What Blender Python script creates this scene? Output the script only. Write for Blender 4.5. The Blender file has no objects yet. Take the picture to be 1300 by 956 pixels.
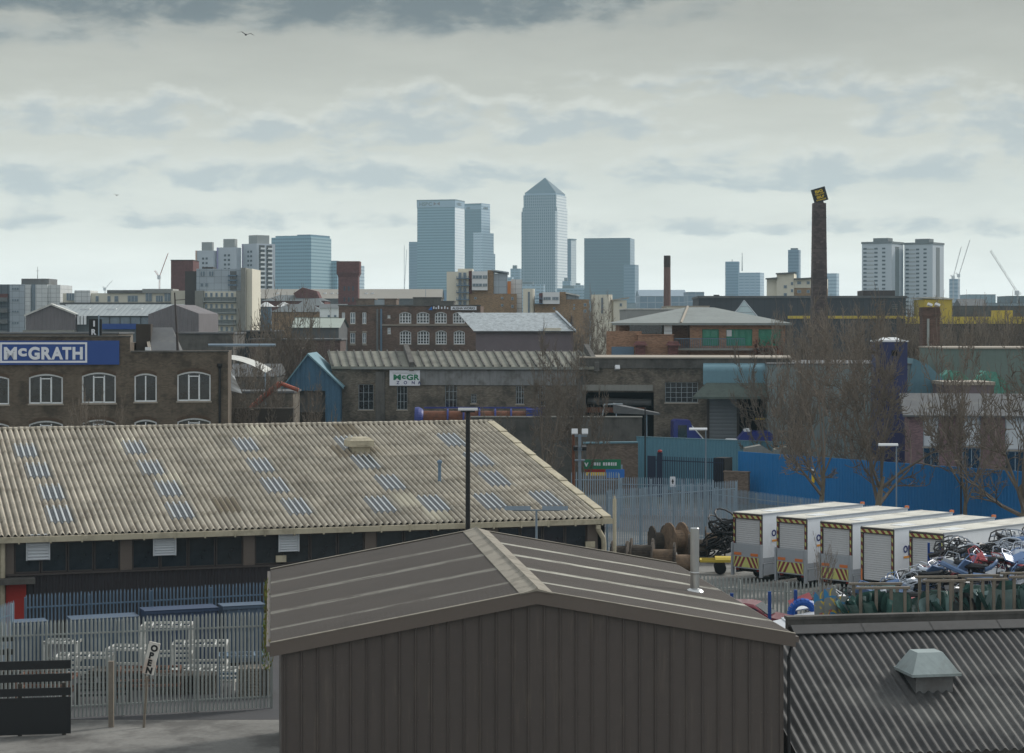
HAZE=.00012
import bpy, math, random
from mathutils import Vector, Matrix
random.seed(7)
FPX = 2600.0      # focal length, in pixels of the 1300 px wide photograph
H = 15.0          # height of the camera above the street
CX, HY = 650.0, 410.0
scene = bpy.context.scene
COL = scene.collection
R = math.radians

def at(px, py, Y):
    return Vector(((px-CX)*Y/FPX, Y, H-(py-HY)*Y/FPX))
def lin(c):
    return tuple((v/255/12.92 if v/255 <= .04045 else ((v/255+.055)/1.055)**2.4) for v in c)

# ------------------------------------------------------------- mesh builder
class MB:
    def __init__(s): s.v=[]; s.f=[]; s.m=[]
    def add(s, vs, fs, mi=0):
        n=len(s.v); s.v += [tuple(v) for v in vs]
        for f in fs: s.f.append(tuple(n+i for i in f)); s.m.append(mi)
    def poly(s, pts, mi=0): s.add(pts, [tuple(range(len(pts)))], mi)
    def box(s, x0,x1,y0,y1,z0,z1, mi=0):
        s.add([(x0,y0,z0),(x1,y0,z0),(x1,y1,z0),(x0,y1,z0),(x0,y0,z1),(x1,y0,z1),(x1,y1,z1),(x0,y1,z1)],
              [(0,3,2,1),(4,5,6,7),(0,1,5,4),(1,2,6,5),(2,3,7,6),(3,0,4,7)], mi)
    def obox(s, c, size, rot=(0,0,0), mi=0):
        from mathutils import Euler
        M = Euler(rot).to_matrix(); c=Vector(c); hx,hy,hz=[a/2 for a in size]
        vs=[c+M@Vector(p) for p in [(-hx,-hy,-hz),(hx,-hy,-hz),(hx,hy,-hz),(-hx,hy,-hz),(-hx,-hy,hz),(hx,-hy,hz),(hx,hy,hz),(-hx,hy,hz)]]
        s.add(vs,[(0,3,2,1),(4,5,6,7),(0,1,5,4),(1,2,6,5),(2,3,7,6),(3,0,4,7)],mi)
    def prism_y(s, pts, y0, y1, mi=0, caps=True):      # pts (x,z) counter-clockwise seen from the front (-y)
        n=len(pts)
        vs=[(x,y0,z) for x,z in pts]+[(x,y1,z) for x,z in pts]
        fs=[(i,i+n,(i+1)%n+n,(i+1)%n) for i in range(n)]
        if caps: fs += [tuple(range(n)), tuple(range(2*n-1,n-1,-1))]
        s.add(vs,fs,mi)
    def prism_x(s, pts, x0, x1, mi=0):                 # pts (y,z)
        n=len(pts)
        vs=[(x0,y,z) for y,z in pts]+[(x1,y,z) for y,z in pts]
        fs=[(i,i+n,(i+1)%n+n,(i+1)%n) for i in range(n)]+[tuple(range(n)), tuple(range(2*n-1,n-1,-1))]
        s.add(vs,fs,mi)
    def prism_z(s, pts, z0, z1, mi=0, top=1.0):
        n=len(pts); cx=sum(p[0] for p in pts)/n; cy=sum(p[1] for p in pts)/n
        vs=[(x,y,z0) for x,y in pts]+[(cx+(x-cx)*top,cy+(y-cy)*top,z1) for x,y in pts]
        fs=[(i,(i+1)%n,(i+1)%n+n,i+n) for i in range(n)]+[tuple(range(n-1,-1,-1)), tuple(range(n,2*n))]
        s.add(vs,fs,mi)
    def tube(s, p, q, r0, r1=None, n=8, mi=0, caps=True):
        p=Vector(p); q=Vector(q); r1=r0 if r1 is None else r1
        d=(q-p); 
        if d.length<1e-6: return
        d.normalize(); a=d.orthogonal().normalized(); b=d.cross(a)
        vs=[]
        for c,r in ((p,r0),(q,r1)):
            for i in range(n):
                t=2*math.pi*i/n; vs.append(c+(a*math.cos(t)+b*math.sin(t))*r)
        fs=[(i,(i+1)%n,(i+1)%n+n,i+n) for i in range(n)]
        if caps: fs += [tuple(range(n-1,-1,-1)), tuple(range(n,2*n))]
        s.add(vs,fs,mi)
    def path(s, pts, r, n=6, mi=0):
        for a,b in zip(pts[:-1],pts[1:]): s.tube(a,b,r,r,n,mi)
    def lathe(s, prof, n=20, c=(0,0,0), mi=0, axis='z'):     # prof (r,z)
        vs=[];k=len(prof)
        for r,z in prof:
            for i in range(n):
                t=2*math.pi*i/n; x,y=r*math.cos(t),r*math.sin(t)
                vs.append((c[0]+x,c[1]+y,c[2]+z) if axis=='z' else (c[0]+z,c[1]+x,c[2]+y))
        fs=[(j*n+i,j*n+(i+1)%n,(j+1)*n+(i+1)%n,(j+1)*n+i) for j in range(k-1) for i in range(n)]
        fs += [tuple(range(n-1,-1,-1)), tuple(range((k-1)*n,k*n))]
        s.add(vs,fs,mi)
    def mesh(s, name, mats, smooth=False):
        me=bpy.data.meshes.new(name); me.from_pydata(s.v,[],s.f)
        for m in (mats if isinstance(mats,(list,tuple)) else [mats]): me.materials.append(m)
        me.polygons.foreach_set('material_index', s.m)
        if smooth: me.polygons.foreach_set('use_smooth',[True]*len(s.f))
        me.update(); return me
    def build(s, name, mats, parent=None, loc=(0,0,0), rot=(0,0,0), smooth=False):
        return link(name, s.mesh(name,mats,smooth), parent, loc, rot)

def link(name, me, parent=None, loc=(0,0,0), rot=(0,0,0)):
    o=bpy.data.objects.new(name, me); COL.objects.link(o)
    o.location=loc; o.rotation_euler=rot
    if parent: o.parent=parent
    return o
def tag(o, label, cat, group=None):
    o['label']=label; o['category']=cat
    if group: o['group']=group
    return o
def thing(name, label, cat, loc=(0,0,0), rz=0, group=None):
    return tag(link(name, None, None, loc, (0,0,rz)), label, cat, group)
def struct(name, mb, m, **k):
    o=mb.build(name, m, **k); o['kind']='structure'; return o
def dup(o, loc=None, rz=None, label=None, group=None):
    r=o.copy(); COL.objects.link(r)
    if loc is not None: r.location=loc
    if rz is not None: r.rotation_euler=(0,0,rz)
    if label: r['label']=label
    if group: r['group']=group
    for ch in list(o.children):
        c=ch.copy(); COL.objects.link(c); c.parent=r
        for g in list(ch.children):
            d=g.copy(); COL.objects.link(d); d.parent=c
    return r

# ------------------------------------------------------------- materials
class NT:
    def __init__(s, tree): s.t=tree; s.t.nodes.clear()
    def n(s, typ, ins={}, **props):
        nd=s.t.nodes.new(typ)
        for k,v in props.items(): setattr(nd,k,v)
        for k,v in ins.items():
            sock=nd.inputs[k]
            if isinstance(v, bpy.types.NodeSocket): s.t.links.new(v, sock)
            elif isinstance(v, bpy.types.Node): s.t.links.new(v.outputs[0], sock)
            else: sock.default_value=v
        return nd
    def m(s, op, a, b=0.0, c=0.0, clamp=False):
        return s.n('ShaderNodeMath', {0:a,1:b,2:c}, operation=op, use_clamp=clamp).outputs[0]
    def noise(s, vec, scale, detail=4, rough=.55, dist=0.0):
        return s.n('ShaderNodeTexNoise', {'Vector':vec,'Scale':scale,'Detail':detail,'Roughness':rough,'Distortion':dist}).outputs['Fac']
    def mix(s, f, a, b, typ='MIX'):
        nd=s.n('ShaderNodeMix', {}, data_type='RGBA', blend_type=typ)
        for i,v in ((0,f),(6,a),(7,b)):
            if isinstance(v, bpy.types.NodeSocket): s.t.links.new(v, nd.inputs[i])
            else: nd.inputs[i].default_value = (v if i==0 else (*v[:3],1))
        return nd.outputs[2]
    def ramp(s, f, lo, hi):
        return s.n('ShaderNodeMapRange', {'Value':f,'From Min':lo,'From Max':hi}, interpolation_type='SMOOTHSTEP').outputs[0]
    def sep(s, v):
        return s.n('ShaderNodeSeparateXYZ', {0:v}).outputs
    def comb(s, x,y,z):
        return s.n('ShaderNodeCombineXYZ', {0:x,1:y,2:z}).outputs[0]

MATS={}
def mat(name, col, rough=.85, var=.2, scale=.5, fine=6.0, streak=0.0, bump=0.0, metal=0.0, spec=.4,
        pat=None, dirt=None, dirt_amt=.5, rnd=0.0, bscale=25.0, coat=0.0, extra=None):
    """col: sRGB 0..255 of the surface itself. pat: ('brick',w,h,mortar) ('grid',w,h,line,t) ('bands',h,frac,col2[,w,frac2,col3]) ('ribs',pitch,depth,axis)"""
    m=bpy.data.materials.new(name); m.use_nodes=True; t=NT(m.node_tree); MATS[name]=m
    out=t.n('ShaderNodeOutputMaterial'); p=t.n('ShaderNodeBsdfPrincipled')
    t.t.links.new(p.outputs[0], out.inputs['Surface'])
    co=t.n('ShaderNodeTexCoord').outputs['Object']
    c=lin(col); x,y,z=t.sep(co)[:3]
    u=t.m('ADD',x,y)
    color=None; hgt=None
    if pat and pat[0]=='brick':
        vec=t.comb(u,z,0.0)
        b=t.n('ShaderNodeTexBrick',{'Vector':vec,'Color1':(*[v*.72 for v in c],1),'Color2':(*[min(1,v*1.3) for v in c],1),
            'Mortar':(*lin(pat[3]),1),'Scale':1.0,'Mortar Size':.012,'Mortar Smooth':.1,'Bias':-.1,'Brick Width':pat[1],'Row Height':pat[2]})
        color=b.outputs['Color']
    elif pat and pat[0]=='grid':
        vec=t.comb(u,z,0.0)
        b=t.n('ShaderNodeTexBrick',{'Vector':vec,'Color1':(*[v*.93 for v in c],1),'Color2':(*[v*1.05 for v in c],1),
            'Mortar':(*lin(pat[3]),1),'Scale':1.0,'Mortar Size':pat[4],'Mortar Smooth':.0,'Bias':0.0,'Brick Width':pat[1],'Row Height':pat[2]}, offset=0.0)
        color=b.outputs['Color']
    elif pat and pat[0]=='bands':
        k=t.m('LESS_THAN', t.m('FRACT', t.m('DIVIDE',z,pat[1])), pat[2])
        color=t.mix(k, c, lin(pat[3]))
        if len(pat)>4:
            k2=t.m('LESS_THAN', t.m('FRACT', t.m('DIVIDE',u,pat[4])), pat[5])
            color=t.mix(k2, color, lin(pat[6]))
    elif pat and pat[0]=='ribs':
        a={'x':x,'y':y,'z':z,'u':u}[pat[3] if len(pat)>3 else 'u']
        w=t.m('PINGPONG', t.m('DIVIDE',a,pat[1]), .5)
        hgt=t.m('MULTIPLY', t.ramp(w,.1,.3), pat[2])
    if color is None: color=t.mix(0.0, c, c)
    n1=t.noise(co, scale, 5, .6)
    n2=t.noise(co, fine, 4, .6)
    nn=t.m('ADD', t.m('MULTIPLY',n1,.6), t.m('MULTIPLY',n2,.4))
    k=t.m('MULTIPLY_ADD', t.m('SUBTRACT',nn,.5), var*5.0, 1.0)
    k=t.m('MAXIMUM', k, .25)
    if rnd:
        oi=t.n('ShaderNodeObjectInfo').outputs['Random']
        k=t.m('MULTIPLY', k, t.m('MULTIPLY_ADD', oi, 2*rnd, 1-rnd))
    color=t.mix(1.0, color, t.comb(k,k,k), 'MULTIPLY')
    if dirt:
        d=t.ramp(t.noise(co, scale*1.7, 6, .65), .52-.12*dirt_amt, .72-.12*dirt_amt)
        color=t.mix(t.m('MULTIPLY', d, dirt_amt), color, lin(dirt))
    if streak:
        sv=t.comb(t.m('MULTIPLY',u,3.0), 0.0, t.m('MULTIPLY',z,.25))
        s_=t.ramp(t.noise(sv,1.3,5,.65), .45,.75)
        color=t.mix(t.m('MULTIPLY',s_,streak), color, tuple(v*.35 for v in c))
    if extra: color=extra(t, co, color)
    t.t.links.new(color, p.inputs['Base Color'])
    p.inputs['Roughness'].default_value=rough; p.inputs['Metallic'].default_value=metal
    p.inputs['Specular IOR Level'].default_value=spec
    if coat: p.inputs['Coat Weight'].default_value=coat
    if bump or hgt is not None:
        hh=t.m('MULTIPLY', t.noise(co,bscale,5,.6), bump)
        if hgt is not None: hh=t.m('ADD',hh,hgt)
        b=t.n('ShaderNodeBump',{'Strength':1.0,'Distance':1.0,'Height':hh})
        t.t.links.new(b.outputs[0], p.inputs['Normal'])
    return m

def glassmat(name, col, rough=.12, var=.3, scale=.8, spec=.8, pat=None):
    return mat(name, col, rough=rough, var=var, scale=scale, fine=2.0, spec=spec, pat=pat)

# ------------------------------------------------------------- facades
class Fac:
    """vertical plane standing on two ground points given as (photo x, distance); local x along it, y into the building"""
    def __init__(s, pa, Ya, pb, Yb):
        s.A=Vector(((pa-CX)*Ya/FPX, Ya)); s.B=Vector(((pb-CX)*Yb/FPX, Yb)); d=s.B-s.A
        s.L=d.length; s.ang=math.atan2(d.y,d.x); s.c=math.cos(s.ang); s.s=math.sin(s.ang)
    def u(s,px):
        t=(px-CX)/FPX; return (t*s.A.y-s.A.x)/(s.c-t*s.s)
    def z(s,px,py): return H-(py-HY)*(s.A.y+s.u(px)*s.s)/FPX
    def rect(s,x0,x1,y0,y1): # photo box -> u0,u1,z0,z1
        xm=(x0+x1)/2; return (s.u(x0),s.u(x1),s.z(xm,y1),s.z(xm,y0))
    def thing(s,name,label,cat,group=None,off=0.0):
        loc=(s.A.x-s.s*off, s.A.y+s.c*off,0)
        return thing(name,label,cat,loc,s.ang,group)
    @property
    def loc(s): return (s.A.x,s.A.y,0)

def holed(mb, x0,x1,z0,z1,holes,y=0.0,rev=.2,mi=0):
    xs=sorted(set([x0,x1]+[h[0] for h in holes]+[h[1] for h in holes]))
    xs=[x for x in xs if x0<=x<=x1]
    for a,b in zip(xs[:-1],xs[1:]):
        m=(a+b)/2; hs=sorted([(h[2],h[3]) for h in holes if h[0]<m<h[1]])
        cur=z0
        for p,q in hs:
            if p>cur: mb.poly([(a,y,cur),(b,y,cur),(b,y,p),(a,y,p)],mi)
            cur=max(cur,q)
        if cur<z1: mb.poly([(a,y,cur),(b,y,cur),(b,y,z1),(a,y,z1)],mi)
    for h in holes:
        a,b,p,q=h[:4]; r=y+rev
        mb.poly([(a,y,p),(a,r,p),(a,r,q),(a,y,q)],mi); mb.poly([(b,y,p),(b,y,q),(b,r,q),(b,r,p)],mi)
        mb.poly([(a,y,p),(b,y,p),(b,r,p),(a,r,p)],mi); mb.poly([(a,y,q),(a,r,q),(b,r,q),(b,y,q)],mi)
        if len(h)>4 and h[4]>0:      # segmental arch: fill the two spandrels
            rise=h[4]; n=8; w=b-a
            arc=[(a+w*i/n, q-rise*(2*i/n-1)**2) for i in range(n+1)]
            for (ax,az),(bx,bz) in zip(arc[:-1],arc[1:]):
                mb.poly([(ax,y,az),(bx,y,bz),(bx,y,q),(ax,y,q)],mi)
                mb.poly([(ax,y,az),(ax,r,az),(bx,r,bz),(bx,y,bz)],mi)

WCACHE={}
def window(root, r, y=.12, nv=2, nh=1, fw=.08, fmat=None, gmat=None, sill=None, arch=0.0, cen=None, hbars=None):
    """r = (x0,x1,z0,z1); frame mesh 'window' with a child 'pane'"""
    x0,x1,z0,z1=r[:4]; w=round(x1-x0,2); h=round(z1-z0,2)
    key=(w,h,nv,nh,fw,fmat.name,gmat.name,arch,cen)
    if key not in WCACHE:
        f=MB(); d=.07
        hh=h-arch if arch else h
        f.box(0,w,0,d,0,fw); f.box(0,fw,0,d,fw,hh-fw*.0); f.box(w-fw,w,0,d,fw,hh)
        if arch:
            n=8
            for i in range(n):
                a0=(w*i/n, h-arch*(2*i/n-1)**2); a1=(w*(i+1)/n, h-arch*(2*(i+1)/n-1)**2)
                f.prism_y([(a0[0],a0[1]-fw*1.3),(a1[0],a1[1]-fw*1.3),(a1[0],a1[1]),(a0[0],a0[1])],-.01,d)
        else: f.box(fw,w-fw,0,d,h-fw,h)
        vs=[w*i/nv for i in range(1,nv)] if not cen else [w*cen[0], w*cen[1]]
        for v in vs: f.box(v-fw*.45,v+fw*.45,.005,d-.01,fw,hh-.01)
        for i in range(1,nh):
            zz=hh*i/nh; f.box(fw,w-fw,.01,d-.015,zz-fw*.35,zz+fw*.35)
        g=MB(); g.box(fw*.5,w-fw*.5,.04,.05,fw*.5,h-fw*.5-(arch*.5))
        WCACHE[key]=(f.mesh('window',fmat), g.mesh('pane',gmat))
    a,b=WCACHE[key]
    o=link('window',a,root,(x0,y,z0)); link('pane',b,o)
    if sill:
        s_=MB(); s_.box(-.08,w+.08,-y-.07,.0,-.12,-.003); s_.build('sill',sill,o)
    return o

def text(s, size, m, parent=None, loc=(0,0,0), rot=(R(90),0,0), depth=.02, fat=0.0, width=None, name='lettering', align='LEFT', space=1.0):
    cu=bpy.data.curves.new('t','FONT'); cu.body=s; cu.size=size; cu.extrude=depth; cu.offset=fat; cu.align_x=align; cu.space_character=space
    o=bpy.data.objects.new('t',cu); COL.objects.link(o)
    dg=bpy.context.evaluated_depsgraph_get(); me=bpy.data.meshes.new_from_object(o.evaluated_get(dg))
    bpy.data.objects.remove(o); me.name=name; me.materials.clear(); me.materials.append(m)
    if width:
        xs=[v.co.x for v in me.vertices]; k=width/(max(xs)-min(xs)); x0=min(xs)
        for v in me.vertices: v.co.x=(v.co.x-x0)*k
    q=link(name,me,parent,loc,rot)
    return q
# ================================================================= camera, sky, sun, air
cam=bpy.data.cameras.new('camera'); camo=bpy.data.objects.new('camera',cam); COL.objects.link(camo)
camo.location=(0,0,H); camo.rotation_euler=(R(90),0,0)
cam.sensor_width=36; cam.lens=36*FPX/1300; cam.shift_y=(HY-478)/1300; cam.clip_start=.5; cam.clip_end=20000
scene.camera=camo
SUN_AZ, SUN_EL = 55.0, 34.0      # clockwise from the view direction (+Y), above the horizon
SKYGAIN=.30
SKYC=[(214,222,225),(217,223,223),(207,211,207),(195,197,191),(178,180,174),(164,166,162),(180,184,186)]
CLC=[(170,178,182),(97,108,116),(200,203,199),(148,154,155)]
world=bpy.data.worlds.new('World'); scene.world=world; world.use_nodes=True
t=NT(world.node_tree)
wo=t.n('ShaderNodeOutputWorld'); bg=t.n('ShaderNodeBackground')
sky=t.n('ShaderNodeTexSky',sky_type='NISHITA',sun_disc=False,sun_elevation=R(SUN_EL),sun_rotation=R(SUN_AZ),air_density=1.0,dust_density=2.0)
z=t.sep(t.n('ShaderNodeTexCoord').outputs['Generated'])[2]
g=t.n('ShaderNodeValToRGB',{0:t.m('DIVIDE',z,.6,clamp=True)}); rp=g.color_ramp
rp.elements[0].position=0.0; rp.elements[0].color=(7.7,8.0,7.95,1)
rp.elements[1].position=1.0; rp.elements[1].color=(6.8,7.1,7.3,1)
rp.elements.new(.3).color=(5.3,5.55,5.55,1)
# thick cloud with only a little of the blue Nishita sky showing through; dull below the horizon
vis=t.mix(.06,g.outputs['Color'],sky.outputs[0])
vis=t.mix(t.m('LESS_THAN',z,-.02), vis, (1.6,1.65,1.7))
t.t.links.new(vis,bg.inputs[0]); bg.inputs[1].default_value=.1
t.t.links.new(bg.outputs[0],wo.inputs['Surface'])

# --- the cloud deck: a far dome band 9 km out, its clouds long flat sheets and low cumulus
sm=bpy.data.materials.new('sky'); sm.use_nodes=True; t=NT(sm.node_tree)
mo=t.n('ShaderNodeOutputMaterial'); em=t.n('ShaderNodeEmission')
x,y,z=t.sep(t.n('ShaderNodeTexCoord').outputs['Object'])[:3]
az=t.m('ARCTAN2',x,y); el=t.m('ARCSINE',t.m('DIVIDE',z,9000.0))
U=t.m('MULTIPLY',az,26.0); V=t.m('MULTIPLY',el,26.0)
CL=[ # centre u,v  radii u,v  weight
 (-5.0,4.05,3.6,.42,1.25), (-1.6,3.98,3.4,.50,1.3),(1.3,4.25,2.6,.30,1.0),(-6.2,3.55,1.6,.22,.7),
 (-1.45,2.52,1.25,.50,1.15), (.45,2.50,1.9,.36,1.0), (-3.2,2.38,1.2,.28,.9),
 (-5.2,2.55,2.2,.36,.95),
 (4.9,2.55,.6,.32,.95),(6.1,2.5,.9,.42,1.0),(3.4,3.0,2.6,.26,.75),
 (-1.9,1.85,3.6,.32,.95),(3.6,1.88,3.0,.36,1.05),(6.5,2.1,1.4,.3,1.0),(-5.8,1.75,1.9,.32,.85),
 (-2.9,1.30,4.0,.20,.75),(4.2,1.22,4.2,.20,.75)]
wv=t.comb(t.m('MULTIPLY',U,.8),t.m('MULTIPLY',V,2.2),3.1)
warp=t.m('SUBTRACT',t.noise(wv,1.0,3,.5),.5)
u=t.m('MULTIPLY_ADD',warp,.55,U); v=t.m('MULTIPLY_ADD',warp,.22,V)
def density(dv):
    vv=t.m('ADD',v,dv); tot=None
    for cu,cv,ru,rv,w in CL:
        a=t.m('MULTIPLY_ADD',u,1/ru,-cu/ru); b=t.m('MULTIPLY_ADD',vv,1/rv,-cv/rv)
        b=t.m('MAXIMUM', b, t.m('MULTIPLY',b,-1.6))          # flatter undersides
        q=t.m('MULTIPLY_ADD',t.m('MULTIPLY_ADD',a,a,t.m('MULTIPLY',b,b)),-w,w)
        tot=q if tot is None else t.m('MAXIMUM',tot,q)
    n1=t.noise(t.comb(t.m('MULTIPLY',u,1.4),t.m('MULTIPLY',vv,3.3),0.0),1.0,8,.56)
    return t.m('ADD',t.m('MAXIMUM',tot,-1.9),t.m('MULTIPLY',t.m('SUBTRACT',n1,.5),5.6))
D0=density(0.0); D1=density(.11)
hi=t.ramp(V,2.9,3.9)
cover=t.m('ADD',t.m('MULTIPLY',t.ramp(D0,-.35,1.0),t.m('SUBTRACT',1.0,hi)),t.m('MULTIPLY',t.ramp(D0,-1.3,1.3),hi))
body=t.ramp(D1,-.35,1.1)                                   # how much cloud lies above: the underside shade
g=t.n('ShaderNodeValToRGB',{0:t.m('DIVIDE',V,16.0,clamp=True)})
rp=g.color_ramp; rp.elements[0].position=0.0; rp.elements[0].color=(*lin(SKYC[0]),1)
rp.elements[1].position=1.0; rp.elements[1].color=(*lin((205,208,210)),1)
for pos,c in zip((.03,.07,.13,.19,.26,.5),SKYC[1:]):
    e=rp.elements.new(pos); e.color=(*lin(c),1)
veil=g.outputs['Color']
veiln=t.m('MULTIPLY_ADD',t.m('SUBTRACT',t.noise(t.comb(t.m('MULTIPLY',U,.45),t.m('MULTIPLY',V,2.0),0.0),1.0,6,.6),.5),.32,1.0)
veil=t.mix(1.0,veil,t.comb(veiln,veiln,veiln),'MULTIPLY')
dark=t.mix(hi, lin(CLC[0]), lin(CLC[1])); lightc=t.mix(hi, lin(CLC[2]), lin(CLC[3]))
cl=t.mix(body, lightc, dark)
col=t.mix(t.m('MULTIPLY',cover,.9), veil, cl)
low=t.m('MULTIPLY_ADD',t.ramp(V,4.4,.2),SKYGAIN,1.0)
col=t.mix(1.0,col,t.comb(t.m('MULTIPLY',low,1.03),t.m('MULTIPLY',low,1.008),t.m('MULTIPLY',low,.965)),'MULTIPLY')
t.t.links.new(col,em.inputs[0]); t.t.links.new(em.outputs[0],mo.inputs['Surface']); sm.cycles.emission_sampling='NONE'
dm=MB(); RR=9000.0; na,ne=72,14
vs=[]
for j in range(ne+1):
    e_=R(-1.2+19.2*j/ne)
    for i in range(na+1):
        a_=R(-70+140*i/na); vs.append((RR*math.cos(e_)*math.sin(a_),RR*math.cos(e_)*math.cos(a_),RR*math.sin(e_)))
dm.add(vs,[(j*(na+1)+i,j*(na+1)+i+1,(j+1)*(na+1)+i+1,(j+1)*(na+1)+i) for j in range(ne) for i in range(na)])
so_=struct('sky',dm,sm); so_.location=(0,0,H)

sl=bpy.data.lights.new('sun','SUN'); sl.energy=2.5; sl.angle=R(11); sl.color=(1,.955,.89)
so=bpy.data.objects.new('sun',sl); COL.objects.link(so)
sd=Vector((math.sin(R(SUN_AZ))*math.cos(R(SUN_EL)), math.cos(R(SUN_AZ))*math.cos(R(SUN_EL)), math.sin(R(SUN_EL))))
so.rotation_euler=sd.to_track_quat('Z','Y').to_euler(); so.location=(60,40,90)

hz=MB(); hz.box(-1500,1500,-40,3650,-1.2,262)
hm=bpy.data.materials.new('haze'); hm.use_nodes=True; t=NT(hm.node_tree)
ho=t.n('ShaderNodeOutputMaterial'); pv=t.n('ShaderNodeVolumePrincipled',{'Color':(.62,.88,1,1),'Density':HAZE,'Anisotropy':0.0})
t.t.links.new(pv.outputs[0],ho.inputs['Volume'])
hob=hz.build('haze',hm); hob['kind']='stuff'

v=scene.view_settings; v.view_transform='Standard'; v.look='None'; v.exposure=.16; v.gamma=1.0; v.use_curve_mapping=False
scene.render.engine='CYCLES'; scene.cycles.volume_bounces=2; scene.cycles.max_bounces=6
scene.render.resolution_x=1024; scene.render.resolution_y=753

# ================================================================= materials
mat('yard_patch',(88,88,86),rough=.8,var=.25,scale=.5,fine=4,dirt=(52,52,52),dirt_amt=.6)
mat('asphalt',(72,72,74),rough=.9,var=.14,scale=.15,fine=3,dirt=(95,92,88),dirt_amt=.3)
mat('yard_concrete',(122,121,117),rough=.88,var=.26,scale=.22,fine=5,dirt=(74,72,70),dirt_amt=.7,bump=.02,bscale=3)
mat('pavement',(120,118,114),rough=.9,var=.15)
mat('city_ground',(74,76,72),rough=1,var=.3,scale=.02,fine=.3)
mat('kerb',(140,138,133),rough=.9,var=.1)
mat('brown_clad',(80,73,69),rough=.55,var=.07,scale=.3,fine=2,streak=.12,spec=.35)
mat('brown_trim',(96,87,80),rough=.5,var=.08,scale=.4)
mat('ridge_trim',(142,136,124),rough=.8,var=.16,scale=.8,fine=8,dirt=(90,86,76),dirt_amt=.5)
mat('steel_flue',(190,192,192),rough=.28,var=.06,metal=1.0,scale=2)
mat('moss',(96,112,40),rough=1,var=.5,scale=2,fine=9,dirt=(120,98,60),dirt_amt=.8)
mat('gutter_cream',(176,168,146),rough=.8,var=.14,scale=.6,dirt=(110,102,86),dirt_amt=.45)
mat('dark_clad',(47,43,46),rough=.6,var=.12,scale=.3,streak=.2)
mat('dark_frame',(66,60,58),rough=.7,var=.15)
mat('band_glass',(40,46,50),rough=.15,var=.5,scale=.5,fine=2,spec=.7)
mat('louvre_white',(205,210,214),rough=.6,var=.05)
mat('red_paint',(150,40,32),rough=.6,var=.1,streak=.2)
mat('galv',(140,158,172),rough=.5,var=.14,scale=.6,fine=3,metal=.25,spec=.5,rnd=.0)
mat('galv_dull',(146,152,150),rough=.6,var=.15,scale=.6,fine=3,metal=.2)
mat('galv_blue',(96,118,138),rough=.5,var=.12,metal=.2)
mat('black_paint',(28,29,31),rough=.5,var=.1)
mat('lamp_glass',(215,218,220),rough=.3,var=.03)
mat('lamp_grey',(120,134,146),rough=.5,var=.08)
mat('white_paint',(214,217,218),rough=.55,var=.06)
mat('grimy_white',(196,197,192),rough=.7,var=.12,dirt=(120,116,108),dirt_amt=.4)
mat('trailer_white',(228,232,236),rough=.42,var=.05,scale=.4,fine=2,streak=.08)
mat('trailer_roof',(204,202,192),rough=.7,var=.14,scale=.4,dirt=(120,118,110),dirt_amt=.45)
mat('trailer_grey',(156,162,168),rough=.55,var=.1)
mat('shutter_grey',(188,190,192),rough=.5,var=.08,pat=('ribs',.12,.01,'z'))
mat('orange_mark',(206,118,66),rough=.5,var=.05)
mat('rubber',(24,24,25),rough=.85,var=.15)
mat('chassis',(34,33,33),rough=.8,var=.2)
mat('text_blue',(44,52,110),rough=.5,var=.03)
mat('text_orange',(224,150,60),rough=.5,var=.03)
mat('blue_hoarding',(30,116,176),rough=.5,var=.09,scale=.15,fine=1.5,streak=.12)
mat('teal_sheet',(92,138,156),rough=.55,var=.1,scale=.2,streak=.15)
mat('teal_pale',(104,138,150),rough=.6,var=.12,scale=.2,streak=.2)
mat('navy_gate',(34,44,68),rough=.5,var=.1)
mat('sign_blue',(36,72,140),rough=.45,var=.03)
mat('sign_white',(222,226,232),rough=.5,var=.03)
mat('sign_green',(24,120,84),rough=.5,var=.05)
mat('sign_yellow',(226,190,40),rough=.5,var=.05)
mat('sign_skyblue',(40,110,190),rough=.5,var=.05)
mat('soot_brick',(96,86,74),rough=.95,var=.22,scale=.35,fine=2.5,pat=('brick',.23,.085,(112,102,90)),dirt=(42,38,34),dirt_amt=.6,streak=.2)
mat('mid_brick',(122,106,94),rough=.95,var=.18,scale=.35,fine=2,pat=('brick',.25,.09,(110,102,94)),dirt=(52,46,42),dirt_amt=.4,streak=.15)
mat('works_brick',(118,110,98),rough=.95,var=.3,scale=.3,fine=1.8,pat=('brick',.25,.09,(100,94,86)),dirt=(44,42,40),dirt_amt=.65,streak=.3)
mat('yellow_brick',(148,122,94),rough=.95,var=.12,scale=.2,fine=1.5,pat=('brick',.3,.1,(140,124,104)))
mat('orange_brick',(148,114,92),rough=.95,var=.12,scale=.3,fine=2,pat=('brick',.3,.1,(146,120,96)))
mat('red_brick',(104,68,66),rough=.95,var=.12,scale=.2,pat=('brick',.4,.15,(104,70,64)))
mat('pink_brick',(132,102,104),rough=.95,var=.16,scale=.4,fine=2,pat=('brick',.24,.085,(130,116,116)))
mat('chimney_brick',(100,80,72),rough=.95,var=.2,scale=.3,fine=1.0,pat=('brick',.3,.1,(92,82,76)),dirt=(44,42,42),dirt_amt=.4)
mat('stone_trim',(158,150,138),rough=.9,var=.12)
mat('slate',(92,94,96),rough=.8,var=.16,scale=.5,fine=3,dirt=(120,120,112),dirt_amt=.4)
mat('old_roof',(128,128,118),rough=.85,var=.16,scale=.4,fine=2,dirt=(82,80,72),dirt_amt=.5)
mat('light_roof',(158,166,170),rough=.8,var=.3,scale=1.2,fine=5,dirt=(112,116,118),dirt_amt=.6)
mat('window_white',(228,233,235),rough=.5,var=.06)
mat('window_grey',(150,160,166),rough=.5,var=.08)
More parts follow.
